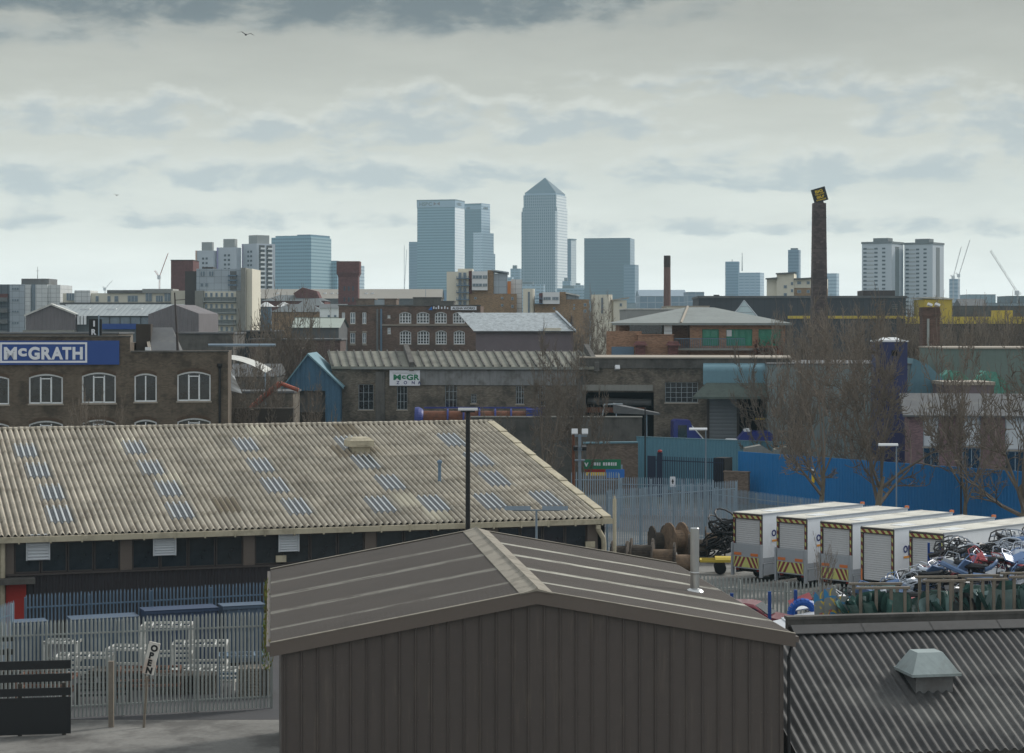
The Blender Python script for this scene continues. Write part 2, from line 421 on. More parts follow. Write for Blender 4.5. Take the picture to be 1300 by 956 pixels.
mat('glass_dark',(38,44,48),rough=.1,var=.5,scale=.8,fine=3,spec=.8)
mat('glass_blue',(84,104,118),rough=.12,var=.35,scale=.8,fine=3,spec=.8)
mat('dull_metal',(104,106,106),rough=.6,var=.2,scale=.4,streak=.25,dirt=(74,62,54),dirt_amt=.4)
mat('concrete',(134,134,128),rough=.9,var=.14,scale=.25,fine=1.5,streak=.25)
mat('dark_concrete',(96,94,90),rough=.95,var=.3,scale=.3,fine=1.5,streak=.4,dirt=(46,44,42),dirt_amt=.5)
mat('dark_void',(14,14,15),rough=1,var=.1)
mat('rust',(104,66,48),rough=.9,var=.3,scale=1,fine=5,dirt=(64,52,46),dirt_amt=.5)
mat('royal_blue',(46,58,124),rough=.45,var=.12,scale=.8)
mat('cab_blue',(36,46,124),rough=.32,var=.06,spec=.6,coat=.2)
mat('timber_grey',(124,116,105),rough=.95,var=.22,scale=1.2,fine=8)
mat('timber_dark',(66,60,54),rough=.95,var=.25,scale=1.2,fine=8)
mat('drum_wood',(132,112,92),rough=.95,var=.3,scale=1.5,fine=9,dirt=(70,62,56),dirt_amt=.5,rnd=.25)
mat('drum_dark',(84,76,68),rough=.95,var=.3,scale=1.5,fine=9,dirt=(46,42,40),dirt_amt=.6,rnd=.2)
mat('cable_black',(30,30,32),rough=.6,var=.25,rnd=.2)
mat('bark',(118,108,92),rough=1,var=.25,scale=1.2,fine=6)
mat('bark_twig',(108,99,89),rough=1,var=.25,scale=.5,fine=3)
mat('bark_dark',(84,76,68),rough=1,var=.25,scale=.5,fine=3)
mat('bark_grey',(122,112,101),rough=1,var=.2,scale=.5,fine=3)
mat('yellow_paint',(196,174,66),rough=.55,var=.1)
mat('cream_render',(212,208,192),rough=.9,var=.08,scale=.2,streak=.1)
mat('pale_clad',(202,206,206),rough=.7,var=.08,pat=('grid',1.3,1.0,(120,126,130),.03))
mat('grey_clad',(160,170,178),rough=.65,var=.08,scale=.1,pat=('grid',1.6,1.4,(104,112,120),.03))
mat('flat_grey',(146,148,146),rough=.9,var=.1)
mat('bird_grey',(70,72,76),rough=.8,var=.1)
mat('excavator_orange',(160,86,66),rough=.5,var=.1)
mat('scrap_black',(30,31,34),rough=.4,var=.3,rnd=.4,spec=.6)
mat('scrap_silver',(186,194,204),rough=.35,var=.2,rnd=.3,metal=.3)
mat('scrap_blue',(96,124,164),rough=.35,var=.2,rnd=.3,spec=.6)
mat('scrap_red',(150,60,66),rough=.35,var=.2,rnd=.3,spec=.6)
mat('scrap_white',(200,204,208),rough=.4,var=.1,rnd=.15)
mat('screen_green',(66,98,92),rough=.12,var=.3,rnd=.35,spec=.9)
mat('screen_pale',(134,160,160),rough=.15,var=.2,rnd=.2,spec=.9)
mat('rack_blue',(30,70,140),rough=.5,var=.1)
mat('tarp_blue',(26,84,170),rough=.5,var=.15)
mat('green_glass',(40,130,104),rough=.2,var=.3,spec=.7)
mat('netting',(84,138,122),rough=.8,var=.4,scale=1.5)
mat('purple_grey',(110,100,104),rough=.8,var=.15)
M_=MATS
# ================================================================= ground
g=MB(); g.box(-1490,1490,-30,3600,-.5,0); struct('ground',g,M_['city_ground'])
g=MB(); g.box(-60,90,30,147,-.2,.004)
struct('yard_ground',g,M_['yard_concrete'])
# street between the palisade and the hoardings, its far kerb and footway
g=MB(); g.add([(-30,168.5,.006),(60,120,.006),(70,138,.006),(-26,186,.006)],[(0,1,2,3)]); struct('road',g,M_['asphalt'])
g=MB(); g.box(-40,-8.2,77.4,112,-.1,.010); struct('back_yard_ground',g,M_['asphalt'])
# ================================================================= 1 brown metal unit
Lb=14.74; YAW=R(6.7)
A=Vector((-6.63,57.8,0)); zE,zA=5.96,7.30; D=17.3; mid=Lb/2
b=thing('metal_warehouse','low brown metal clad unit with a shallow pitched roof in the foreground','warehouse',A,YAW)
w=MB()
w.poly([(0.12,0,0),(Lb-.12,0,0),(Lb-.12,0,zE-.25),(mid,0,zA-.25),(0.12,0,zE-.25)])
w.poly([(0.12,0,0),(.12,0,zE-.25),(.12,D,zE-.25),(.12,D,0)]); w.poly([(Lb-.12,0,0),(Lb-.12,D,0),(Lb-.12,D,zE-.25),(Lb-.12,0,zE-.25)])
w.poly([(0.12,D,0),(.12,D,zE-.25),(mid,D,zA-.25),(Lb-.12,D,zE-.25),(Lb-.12,D,0)])
n=31
for i in range(n+1):
    x=.22+(Lb-.44)*i/n; zt=zE-.25+(zA-zE)*(1-abs(x-mid)/mid)
    big = i%1==0
    ww=.035
    w.prism_z([(x-ww,0.003),(x-ww*.45,-.045),(x+ww*.45,-.045),(x+ww,0.003)],0,zt-.02)
def clad(t,co,color):
    x,y,z=t.sep(co)[:3]; q=t.m('FLOOR',t.m('DIVIDE',t.m('ADD',x,-.22),1.384))
    wn=t.n('ShaderNodeTexWhiteNoise',{'Vector':t.comb(q,t.m('FLOOR',t.m('MULTIPLY',y,.3)),0.0)},noise_dimensions='3D').outputs['Value']
    k=t.m('MULTIPLY_ADD',wn,.16,.92); color=t.mix(1.0,color,t.comb(k,k,k),'MULTIPLY')
    s1=t.noise(t.comb(t.m('MULTIPLY',t.m('ADD',x,y),6.0),0.0,t.m('MULTIPLY',z,.35)),1.0,6,.7)
    f=t.m('MULTIPLY',t.ramp(s1,.5,.72),t.ramp(t.noise(co,.6,3,.5),.35,.65))
    color=t.mix(t.m('MULTIPLY',f,.35),color,lin((128,118,104)))
    g_=t.ramp(t.noise(co,9.0,3,.6),.66,.74)
    return t.mix(t.m('MULTIPLY',g_,.3),color,lin((60,54,50)))
mat('brown_clad2',(81,74,70),rough=.6,var=.1,scale=.35,fine=3,spec=.35,extra=clad)
w.build('wall',M_['brown_clad2'],b)
f=MB()
for i in range(n):
    x=.22+(Lb-.44)*(i+.5)/n; zt=zE-.25+(zA-zE)*(1-abs(x-mid)/mid)
    for zz in (.5,2.1,3.7,5.3):
        if zz<zt-.1:
            for dx in (-.14,.14): f.lathe([(.016,0),(.012,.012)],6,(x+dx,-.004,zz)) if False else f.box(x+dx-.012,x+dx+.012,-.012,-.002,zz-.012,zz+.012)
f.build('fixings',M_['brown_trim'],b)
pat_streak=[2.6,6.1,10.0,13.6]
def streaks(t,co,color):
    x,y,z=t.sep(co)[:3]; tot=None
    for i,p in enumerate(pat_streak):
        dd=t.m('ABSOLUTE',t.m('SUBTRACT',y,p)); wd=(.26,.42,.46,.36)[i]
        k=t.ramp(dd,wd,wd*.3); tot=k if tot is None else t.m('ADD',tot,k)
    nz=t.noise(t.comb(t.m('MULTIPLY',x,.6),t.m('MULTIPLY',y,5.0),0.0),1.0,6,.7)
    f=t.m('MULTIPLY',tot,t.ramp(nz,.36,.54)); f=t.m('MULTIPLY',f,t.ramp(t.noise(co,.35,3,.5),.2,.5))
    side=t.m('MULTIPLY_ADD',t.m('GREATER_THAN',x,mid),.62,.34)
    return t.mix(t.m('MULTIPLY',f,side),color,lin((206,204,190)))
mat('brown_roof',(87,80,74),rough=.6,var=.10,scale=.25,fine=1.5,dirt=(70,64,58),dirt_amt=.3,extra=streaks)
def ribroof(mb, x0,z0,x1,z1,y0,y1,pitch,depth,th=.05,duty=.3,mi=0):
    """sheet from (x0,z0) to (x1,z1), ribs run along the fall, repeated along y"""
    prof=[]; yy=y0; dx,dz=x1-x0,z1-z0; L=math.hypot(dx,dz); nx,nz=-dz/L,dx/L
    if nz<0: nx,nz=-nx,-nz
    while yy<y1-1e-6:
        for f,h in ((0,0),(.5-duty,0),(.5-duty*.6,1),(.5+duty*.6,1),(.5+duty,0)):
            prof.append((min(yy+f*pitch,y1),h*depth))
        yy+=pitch
    prof.append((y1,0))
    vs=[(x0+nx*h,y,z0+nz*h) for y,h in prof]+[(x1+nx*h,y,z1+nz*h) for y,h in prof]
    k=len(prof); fs=[(i,i+1,i+1+k,i+k) for i in range(k-1)] if x1>x0 else [(i,i+k,i+1+k,i+1) for i in range(k-1)]
    mb.add(vs,fs,mi)
r=MB()
ribroof(r,-.18,zE-.03,mid,zA,-.10,D+.1,.2,.032)
ribroof(r,Lb+.18,zE-.03,mid,zA,-.10,D+.1,.2,.032)
# underside and edges
r.prism_y([(-.18,zE-.09),(mid,zA-.06),(Lb+.18,zE-.09),(Lb+.18,zE-.034),(mid,zA-.004),(-.18,zE-.034)],-.09,D+.09)
r.build('roof',M_['brown_roof'],b)
for yy,dd in ((-.16,.05),(D+.105,.05)):
    f=MB(); f.prism_y([(-.2,zE-.36),(mid,zA-.33),(Lb+.2,zE-.36),(Lb+.2,zE+.02),(mid,zA+.05),(-.2,zE+.02)],yy,yy+dd); f.build('fascia',M_['brown_trim'],b)
for yy in (-.17,D+.03):
    f=MB(); f.prism_y([(-.2,zE+.023),(mid,zA+.053),(Lb+.2,zE+.023),(Lb+.2,zE+.045),(mid,zA+.075),(-.2,zE+.045)],yy,yy+.14); f.build('verge_trim',M_['ridge_trim'],b)
f=MB(); wd=.48; sl_=(zA-zE)/mid
f.prism_y([(mid-wd,zA+.04-wd*sl_),(mid,zA+.045),(mid+wd,zA+.04-wd*sl_),(mid+wd,zA+.065-wd*sl_),(mid+.05,zA+.10),(mid,zA+.17),(mid-.05,zA+.10),(mid-wd,zA+.065-wd*sl_)],-.2,D+.2)
f.build('ridge_cap',M_['ridge_trim'],b)
for sx in (-.30,Lb+.18):
    f=MB(); f.box(sx,sx+.12,-.15,D+.15,zE-.22,zE-.06); gt=f.build('gutter',M_['brown_trim'],b)
f=MB(); f.tube((Lb+.24,.25,zE-.2),(Lb+.05,.05,zE-.7),.05); f.tube((Lb+.05,.05,zE-.7),(Lb+.05,.05,0),.05); f.build('downpipe',M_['black_paint'],b)
# flue on the right-hand slope, placed from its foot on the photograph's roof
def hit(o, ang, px, py, p0, nrm):
    """intersection of a view ray with a plane given in the local frame of a thing"""
    c,s=math.cos(ang),math.sin(ang)
    dw=Vector(((px-CX)/FPX,1,-(py-HY)/FPX)); ow=Vector((0,0,H))-Vector(o)
    dl=Vector((c*dw.x+s*dw.y,-s*dw.x+c*dw.y,dw.z)); ol=Vector((c*ow.x+s*ow.y,-s*ow.x+c*ow.y,ow.z))
    nrm=Vector(nrm); k=(Vector(p0)-ol).dot(nrm)/dl.dot(nrm); return ol+dl*k
fp=hit(A,YAW,882,752,(mid,0,zA),(sl_,0,1))
f=MB(); hh=2.12
f.lathe([(.30,-.12),(.30,.03),(.24,.10),(.15,.14),(.145,.6),(.152,.62),(.152,.66),(.145,.68),(.145,hh-.02),(.13,hh),(.12,hh-.05)],24,(fp.x,fp.y,fp.z))
f.build('flue',M_['steel_flue'],b,smooth=False)
# moss in the left gutter
rnd=random.Random(3)
f=MB()
for i in range(900):
    y=rnd.random()**.8*D*.9; cxx=-.27+rnd.uniform(-.12,.16); l=rnd.uniform(.05,.2)*(1.4 if rnd.random()<.2 else 1)
    a=rnd.uniform(0,6.28); z0=zE-.2+rnd.uniform(-.12,.1) - (rnd.random()**3)*.9
    f.add([(cxx,y,z0),(cxx+.05*math.cos(a),y+.05*math.sin(a),z0),(cxx+rnd.uniform(-.08,.08),y+rnd.uniform(-.08,.08),z0+l)],[(0,1,2)])
o=f.build('moss_clump',M_['moss']); o.location=A; o.rotation_euler=(0,0,YAW); o['label']='green and brown moss growing along the left gutter of the brown unit'; o['category']='moss'; o['kind']='stuff'

# ================================================================= 2 corrugated asbestos-roofed shed
SY=R(18.0); Yc=105.0
C0=Vector((120*Yc/FPX,Yc,0)); c,s=math.cos(SY),math.sin(SY)
LS=46.0; S0=Vector((C0.x-c*LS,C0.y-s*LS,0)); zg=H-.0942*Yc; dS=.186*Yc; zr=H-(126/FPX)*(Yc+c*dS)
shed=thing('corrugated_shed','long low shed with a lichen-pale corrugated cement roof and rows of rooflights','shed',S0,SY)
slope=(zr-zg)/dS
P=.31; AMP=.08
def corr(mb,x0,x1,ya,yb,off=0.0,amp=AMP,ns=6,rows=1,sag=0.0,mi=0):
    n=int(round((x1-x0)/P*ns)); 
    for rr in range(rows):
        y0=ya+(yb-ya)*rr/rows; y1=ya+(yb-ya)*(rr+1)/rows+ (.12 if rows>1 else 0)
        y1=min(y1,yb)
        vs=[]
        for yy,o2 in ((y0,off+ (.02 if rows>1 else 0)),(y1,off)):
            for i in range(n+1):
                x=x0+(x1-x0)*i/n; h=amp*math.cos(2*math.pi*x/P)+o2
                vs.append((x,yy,zg+slope*yy+h))
        mb.add(vs,[(i,i+1,i+n+2,i+n+1) for i in range(n)],mi)
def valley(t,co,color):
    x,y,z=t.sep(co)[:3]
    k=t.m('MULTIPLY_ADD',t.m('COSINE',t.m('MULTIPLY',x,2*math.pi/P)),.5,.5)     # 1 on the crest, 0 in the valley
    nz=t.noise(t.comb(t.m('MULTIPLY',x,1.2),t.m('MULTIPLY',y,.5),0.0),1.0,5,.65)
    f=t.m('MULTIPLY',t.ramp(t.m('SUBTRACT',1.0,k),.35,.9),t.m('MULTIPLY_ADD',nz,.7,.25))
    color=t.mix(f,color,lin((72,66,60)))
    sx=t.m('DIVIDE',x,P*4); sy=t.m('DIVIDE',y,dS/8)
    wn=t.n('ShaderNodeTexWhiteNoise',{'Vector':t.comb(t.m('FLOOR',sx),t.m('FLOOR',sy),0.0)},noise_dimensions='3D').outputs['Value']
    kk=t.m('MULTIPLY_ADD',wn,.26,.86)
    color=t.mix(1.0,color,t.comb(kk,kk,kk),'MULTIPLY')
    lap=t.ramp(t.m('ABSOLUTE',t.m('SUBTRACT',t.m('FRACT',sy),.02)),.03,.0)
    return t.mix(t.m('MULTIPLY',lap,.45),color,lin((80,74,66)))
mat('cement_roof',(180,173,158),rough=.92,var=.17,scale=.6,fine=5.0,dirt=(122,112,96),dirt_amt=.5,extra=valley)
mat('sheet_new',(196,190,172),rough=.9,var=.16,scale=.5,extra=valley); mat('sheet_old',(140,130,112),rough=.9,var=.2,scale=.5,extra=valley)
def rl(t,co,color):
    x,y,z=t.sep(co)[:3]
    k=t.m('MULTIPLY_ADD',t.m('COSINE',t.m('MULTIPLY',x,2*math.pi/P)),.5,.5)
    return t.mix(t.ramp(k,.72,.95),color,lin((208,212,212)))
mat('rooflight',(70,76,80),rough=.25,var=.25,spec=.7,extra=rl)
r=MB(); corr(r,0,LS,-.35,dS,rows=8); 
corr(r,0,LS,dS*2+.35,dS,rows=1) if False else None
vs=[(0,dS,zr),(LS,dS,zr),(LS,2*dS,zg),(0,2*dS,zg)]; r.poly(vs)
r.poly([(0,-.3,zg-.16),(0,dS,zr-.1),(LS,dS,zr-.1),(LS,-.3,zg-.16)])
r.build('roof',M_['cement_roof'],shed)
rnd=random.Random(77)
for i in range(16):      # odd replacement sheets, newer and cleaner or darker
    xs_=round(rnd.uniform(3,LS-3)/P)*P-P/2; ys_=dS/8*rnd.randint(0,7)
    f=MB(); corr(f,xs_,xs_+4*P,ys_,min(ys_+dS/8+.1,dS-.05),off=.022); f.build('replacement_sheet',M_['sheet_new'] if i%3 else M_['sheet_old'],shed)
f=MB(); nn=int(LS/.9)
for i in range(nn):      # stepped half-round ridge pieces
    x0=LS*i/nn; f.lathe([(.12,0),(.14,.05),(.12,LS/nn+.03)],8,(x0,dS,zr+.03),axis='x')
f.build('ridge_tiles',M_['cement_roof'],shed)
f=MB(); nv=15
for i in range(nv):
    y0=-.4+(dS+.4)*i/nv; y1=-.4+(dS+.4)*(i+1)/nv+.06; o_=.03 if i%2 else .0
    z0=zg+slope*y0+.10+o_; z1=zg+slope*y1+.10+o_+.0
    for xa,xb,dz in ((LS-.34,LS+.10,0.0),):
        f.add([(xa,y0,z0+.02),(xb,y0,z0+.02),(xb,y1,z1-.01),(xa,y1,z1-.01),(xb,y0,z0-.3),(xb,y1,z1-.3),(xa,y0,z0-.08),(xa,y1,z1-.08)],
              [(0,1,2,3),(1,4,5,2),(0,6,4,1),(0,3,7,6)])
f.build('verge_capping',M_['gutter_cream'],shed)
f=MB(); f.box(-.1,LS+.15,-.52,-.36,zg-.36,zg-.10); f.box(0,LS,-.36,-.02,zg-.34,zg-.28)
k=0
x=.6
while x<LS: f.box(x,x+.07,-.55,-.36,zg-.42,zg-.08); x+=1.45
f.build('gutter',M_['gutter_cream'],shed)
# rooflights from the photograph
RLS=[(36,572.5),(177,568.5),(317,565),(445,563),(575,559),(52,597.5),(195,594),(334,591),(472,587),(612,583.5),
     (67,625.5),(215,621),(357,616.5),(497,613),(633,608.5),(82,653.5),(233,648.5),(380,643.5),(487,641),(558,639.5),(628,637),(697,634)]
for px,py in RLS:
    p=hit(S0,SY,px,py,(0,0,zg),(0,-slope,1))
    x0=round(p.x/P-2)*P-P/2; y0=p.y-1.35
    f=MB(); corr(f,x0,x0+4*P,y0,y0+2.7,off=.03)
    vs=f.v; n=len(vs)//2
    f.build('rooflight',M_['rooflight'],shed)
# box ventilator on the roof
p=hit(S0,SY,456,572,(0,0,zg),(0,-slope,1))
f=MB(); z0=p.z-.25
f.box(p.x-.5,p.x+.5,p.y-.5,p.y+.6,z0,z0+.55,0)
f.prism_z([(p.x-.7,p.y-.7),(p.x+.7,p.y-.7),(p.x+.7,p.y+.8),(p.x-.7,p.y+.8)],z0+.5,z0+.82,0,.97)
f.prism_z([(p.x-.7,p.y-.7),(p.x+.7,p.y-.7),(p.x+.7,p.y+.8),(p.x-.7,p.y+.8)],z0+.821,z0+1.0,0,.7)
f.box(p.x-.3,p.x+.3,p.y-.73,p.y-.701,z0+.58,z0+.74,0)
f.build('ventilator',M_['gutter_cream'],shed)
p=hit(S0,SY,558,612,(0,0,zg),(0,-slope,1))
f=MB(); f.tube((p.x,p.y,p.z-.1),(p.x,p.y,p.z+1.0),.09,.09,8); f.lathe([(.14,1.0),(.15,1.12),(.02,1.2)],8,(p.x,p.y,p.z)); f.build('vent_pipe',M_['galv_blue'],shed)
# walls
zt=zg-.36; SW=Fac(0,100,10,100); SW.A=Vector((S0.x,S0.y)); SW.ang=SY; SW.c=c; SW.s=s; SW.L=LS
zb0,zb1=zt-1.55,zt-.06
w=MB(); w.box(.1,LS-.1,-.02,dS*2,0,zb0)
w.poly([(LS-.1,0,zb0),(LS-.1,dS*2,zb0),(LS-.1,dS*2,zg-.2),(LS-.1,dS,zr-.2),(LS-.1,0,zg-.2)])
x=.15
while x<LS-.2:
    w.prism_z([(x,-.021),(x+.05,-.07),(x+.13,-.07),(x+.18,-.021)],0,zb0-.05); x+=.30
w.build('wall',M_['dark_clad'],shed)
f=MB(); f.box(0,LS,-.14,.1,zb0-.04,zb0+.06); f.build('sill',M_['dark_frame'],shed)
f=MB(); f.box(.1,LS-.1,.02,.35,zb1,zt+.3); f.build('header',M_['dark_frame'],shed)
bays=[-60,10,160,316,470,625,752]
rnd=random.Random(5)
us=[SW.u(p_) for p_ in bays]
for i,(a,b_) in enumerate(zip(us[:-1],us[1:])):
    f=MB(); f.box(b_-.28,b_+.28,-.04,.2,zb0+.06,zb1); f.build('pier',M_['brown_trim'],shed)
    nwin=4; wid=(b_-a-.56)/nwin
    for j in range(nwin):
        xx=a+.28+wid*j
        window(shed,(xx+.02,xx+wid-.02,zb0+.07,zb1),y=.03,nv=1,fw=.06,fmat=M_['dark_frame'],gmat=M_['band_glass'])
for (xa,xb,ya,yb) in ((34,62,679,711),(195,222,679,705),(354,378,675,700)):
    u0,u1,z0,z1=SW.rect(xa,xb,ya,yb); f=MB(); f.box(u0,u1,-.10,-.05,z0,z1)
    ns=8
    for i in range(ns): 
        zz=z0+(z1-z0)*(i+.5)/ns; f.obox(((u0+u1)/2,-.14,zz),(u1-u0-.06,.12,.02),(R(35),0,0))
    f.box(u0-.04,u0,-.2,-.05,z0,z1); f.box(u1,u1+.04,-.2,-.05,z0,z1); f.box(u0-.04,u1+.04,-.2,-.05,z1,z1+.04)
    f.build('louvre',M_['louvre_white'],shed)
# things showing inside / on the shed: bulkhead lamps
for px,py in ((356,709),(748,691)):
    u,z=SW.u(px),SW.z(px,py); f=MB(); f.box(u-.25,u+.25,-.2,-.07,z-.16,z+.16); l=f.build('bulkhead_lamp',M_['gutter_cream'],shed)
# red door and canopy on the left
u0,u1,z0,z1=SW.rect(7,33,742,792)
f=MB(); f.box(u0,u1,-.13,-.075,0,z1); d_=f.build('door',M_['red_paint'],shed)
f=MB(); f.box(u1-.25,u1-.15,-.2,-.131,1.0,1.15); f.build('handle',M_['galv'],d_)
f=MB(); f.box(u0-.5,u1+.35,-.9,-.075,z1+.1,z1+.35); f.build('canopy',M_['dark_concrete'],shed)
# downpipes
u=SW.u(758)
f=MB(); f.path([(u-.1,-.44,zg-.4),(u-.1,-.44,zg-.62),(u+.25,-.25,zg-1.1),(u+.3,-.2,zg-1.4),(u+.3,-.2,0)],.13,10); f.build('downpipe',M_['gutter_cream'],shed)
u=SW.u(3)
f=MB(); f.path([(u,-.2,zg-.3),(u,-.2,0)],.12,10); f.build('downpipe',M_['gutter_cream'],shed)
# cream post at the right corner
f=MB(); f.tube((LS+.25,-.5,0),(LS+.25,-.5,zg+.9),.09,.09,10); f.tube((LS+.25,-.5,zg+.9),(LS+.25,-.5,zg+1.05),.06,.05,8)
o=f.build('marker_post',M_['gutter_cream']); o.location=S0; o.rotation_euler=(0,0,SY); tag(o,'slim cream post standing at the right corner of the corrugated shed','post')

# ================================================================= 3 palisade fences
def pales(name,label,pa,Ya,pb,Yb,h,m,pitch=.165,wide=.07,split=True,group=None,z0=0.0,post=2.75,lean=0):
    F_=Fac(pa,Ya,pb,Yb); root=F_.thing(name,label,'fence',group); root.location.z=z0
    rr=random.Random(int(pa*7+Ya)); n=int(F_.L/pitch); np_=max(1,int(round(F_.L/post)))
    f=MB()
    for i in range(n+1):
        x=i*pitch; l=h+rr.uniform(-.02,.02); dx=rr.uniform(-.012,.012); q=l-.17; a=wide/2
        # W-section pale with a split pointed head
        f.add([(x-a,0,.06),(x-a*.35,-.035,.06),(x+a*.35,-.035,.06),(x+a,0,.06),
               (x-a+dx,0,q),(x-a*.35+dx,-.035,q),(x+a*.35+dx,-.035,q),(x+a+dx,0,q),(x-a*.5+dx,-.01,l),(x+a*.5+dx,-.01,l),(x+dx,-.03,l-.06)],
              [(0,1,5,4),(1,2,6,5),(2,3,7,6),(4,5,10,8),(6,7,9,10),(5,6,10)])
    pl=f.build('pales',m,root); pl['kind']='stuff'; 
    f=MB(); f.box(0,F_.L,.005,.05,.45,.51); f.build('rail',m,root)
    f=MB(); f.box(0,F_.L,.005,.05,h-.62,h-.56); f.build('rail',m,root)
    for i in range(np_+1):
        x=F_.L*i/np_; f=MB(); f.box(x-.05,x+.05,.051,.16,0,h-.15); f.build('post',m,root)
    return root,F_
pales('palisade_fence','nearest galvanised palisade fence, in front of the white steel frames on the left',-40,76.5,345,79.6,3.82,M_['galv_dull'],pitch=.15,wide=.085)
pales('palisade_fence','blue-grey palisade fence close to the dark wall of the corrugated shed',33,88.0,344,92.4,3.35,M_['galv_blue'],pitch=.158)
g=MB(); g.box(-20,-6.8,80,84,0,.02) if False else None
pales('palisade_fence','short return of grey palings by the red door',-12,84.2,18,86.5,3.3,M_['galv'],pitch=.16)
pales('palisade_fence','tall blue-grey palisade panel between the shed and the green sign',726,150,786,150,4.1,M_['galv'],pitch=.17)
pales('palisade_fence','palisade fence in front of the navy gate and teal sheeting',787,160,905,158,3.0,M_['galv'],pitch=.17)
pales('palisade_fence','palisade fence behind the wooden cable drums',772,133,936,141,4.2,M_['galv'],pitch=.165)
pales('palisade_fence','long palisade fence running behind the white lorry bodies below the blue hoarding',905,158,1591,113.2,2.4,M_['galv'],pitch=.17)
pales('palisade_fence','palisade fence at the edge of the trailer yard nearest the scrap',880,101.5,1120,97,2.55,M_['galv_dull'],pitch=.2,wide=.10)
# ================================================================= 4 dark corrugated roof, bottom right
DY=R(10.0); d0=Vector(((1004-CX)*68.0/FPX, 68.0, 0)); Ld=20.0; zrd=H-(800-HY)*68.0/FPX; pit=math.tan(R(21)); Dd=7.0
sh=thing('workshop','low workshop with a grimy black corrugated roof and a cowl, bottom right','workshop',d0,DY)
def darkroof(t,co,color):
    x,y,z=t.sep(co)[:3]
    nz=t.noise(t.comb(t.m('MULTIPLY',x,.25),t.m('MULTIPLY',y,.5),0.0),1.0,5,.6)
    f=t.m('MULTIPLY',t.ramp(nz,.42,.62),t.ramp(y,-1.2,-3.2))
    return t.mix(t.m('MULTIPLY',f,.45),color,lin((112,112,108)))
mat('sooty_roof',(60,60,60),rough=.75,var=.25,scale=.5,fine=3,spec=.5,dirt=(38,38,38),dirt_amt=.5,extra=darkroof)
f=MB(); Pd=.30; n=int(Ld/Pd*8)
vs=[]
for yy in (-Dd,-4.55,-2.2,-.25):
    for i in range(n+1):
        x=-2.0+(Ld+2.0)*i/n; vs.append((x,yy,zrd+yy*pit+.045*math.cos(2*math.pi*x/Pd)))
f.add(vs,[(r_*(n+1)+i,r_*(n+1)+i+1,(r_+1)*(n+1)+i+1,(r_+1)*(n+1)+i) for r_ in range(3) for i in range(n)])
f.poly([(-1.9,-.25,zrd-.1),(-1.9,.3,zrd-.1),(-1.9,.3,0),(-1.9,-Dd+.3,0),(-1.9,-Dd+.3,zrd-(Dd-.3)*pit-.1)])
f.build('roof',M_['sooty_roof'],sh)
f=MB()
x=0
while x<Ld:
    x2=min(x+2.4,Ld); f.prism_x([(-.42,zrd-.42*pit+.08),(-.42,zrd-.42*pit+.11),(0,zrd+.17),(.3,zrd+.12),(.3,zrd+.06),(0,zrd+.1)],x,x2+.05); x=x2
f.build('ridge_flashing',M_['sooty_roof'],sh)
f=MB(); f.box(0,Ld,.31,.6,0,zrd+.30); f.box(-.03,Ld,.27,.64,zrd+.30,zrd+.40)
f.build('parapet',M_['dark_concrete'],sh)
f=MB(); f.box(.1,Ld,-Dd+.3,-Dd+.5,0,zrd-(Dd-.3)*pit-.15); f.build('wall',M_['dark_concrete'],sh)
# cowl
p=hit(d0,DY,1178,866,(0,0,zrd),(0,-pit,1))
f=MB(); zc=p.z
f.box(p.x-.62,p.x+.62,p.y-.55,p.y+.75,zc-.6,zc+.42); 
cw=f.build('cowl_base',M_['dull_metal'],sh)
mat('cowl_metal',(142,154,154),rough=.6,var=.15,streak=.25,dirt=(112,104,92),dirt_amt=.4)
f=MB(); zb=zc+.36
q0=[(p.x-.8,p.y-.75),(p.x+.8,p.y-.75),(p.x+.8,p.y+.85),(p.x-.8,p.y+.85)]; q1=[(p.x-.42,p.y-.2),(p.x+.42,p.y-.2),(p.x+.42,p.y+.5),(p.x-.42,p.y+.5)]
f.add([(*a,zb) for a in q0]+[(*a,zb+.62) for a in q1],[(0,1,5,4),(1,2,6,5),(2,3,7,6),(3,0,4,7),(4,5,6,7),(3,2,1,0)])
f.box(p.x-.82,p.x+.82,p.y-.78,p.y-.751,zb-.06,zb+.03); f.box(p.x-.83,p.x-.801,p.y-.75,p.y+.85,zb-.06,zb+.03); f.box(p.x+.801,p.x+.83,p.y-.75,p.y+.85,zb-.06,zb+.03)
f.build('cowl_hood',M_['cowl_metal'],cw)

# ================================================================= 5 lorry bodies
TANG=R(43.5)     # the bodies' length points right and away
def chevrons(x0,x1,z0,z1,y,parent):
    a=MB(); b=MB(); n=5; w=(x1-x0); n=3; st=w/(2*n); m=(x0+x1)/2; hh=z1-z0
    a.box(x0,x1,y,y+.006,z0,z1)
    for side in (-1,1):
        for i in range(n):
            # slanting red bars climbing towards the middle
            base=m+side*(i*st*1.0+.02); p0=base; p1=base+side*st*.55
            q=[(p0,z1),(p1,z1),(p1+side*hh*.55,z0),(p0+side*hh*.55,z0)]
            q=[(min(max(xx,x0),x1),zz) for xx,zz in q]
            if abs(q[2][0]-q[3][0])<1e-3 and abs(q[0][0]-q[1][0])<1e-3: continue
            if side>0: q=q[::-1]
            b.add([(xx,y-.004,zz) for xx,zz in q],[(0,1,2,3)])
    a.build('chevron_board',M_['chev_yellow'],parent); return b.build('chevron_stripes',M_['chev_red'],parent)
mat('chev_yellow',(196,198,120),rough=.4,var=.05); mat('chev_red',(130,62,68),rough=.4,var=.05)
def hz_(t,co,color):
    x,y,z=t.sep(co)[:3]; k=t.m('FRACT',t.m('DIVIDE',t.m('ADD',t.m('ADD',x,y),z),.42))
    return t.mix(t.m('LESS_THAN',k,.5),lin((188,190,120)),lin((128,62,56)))
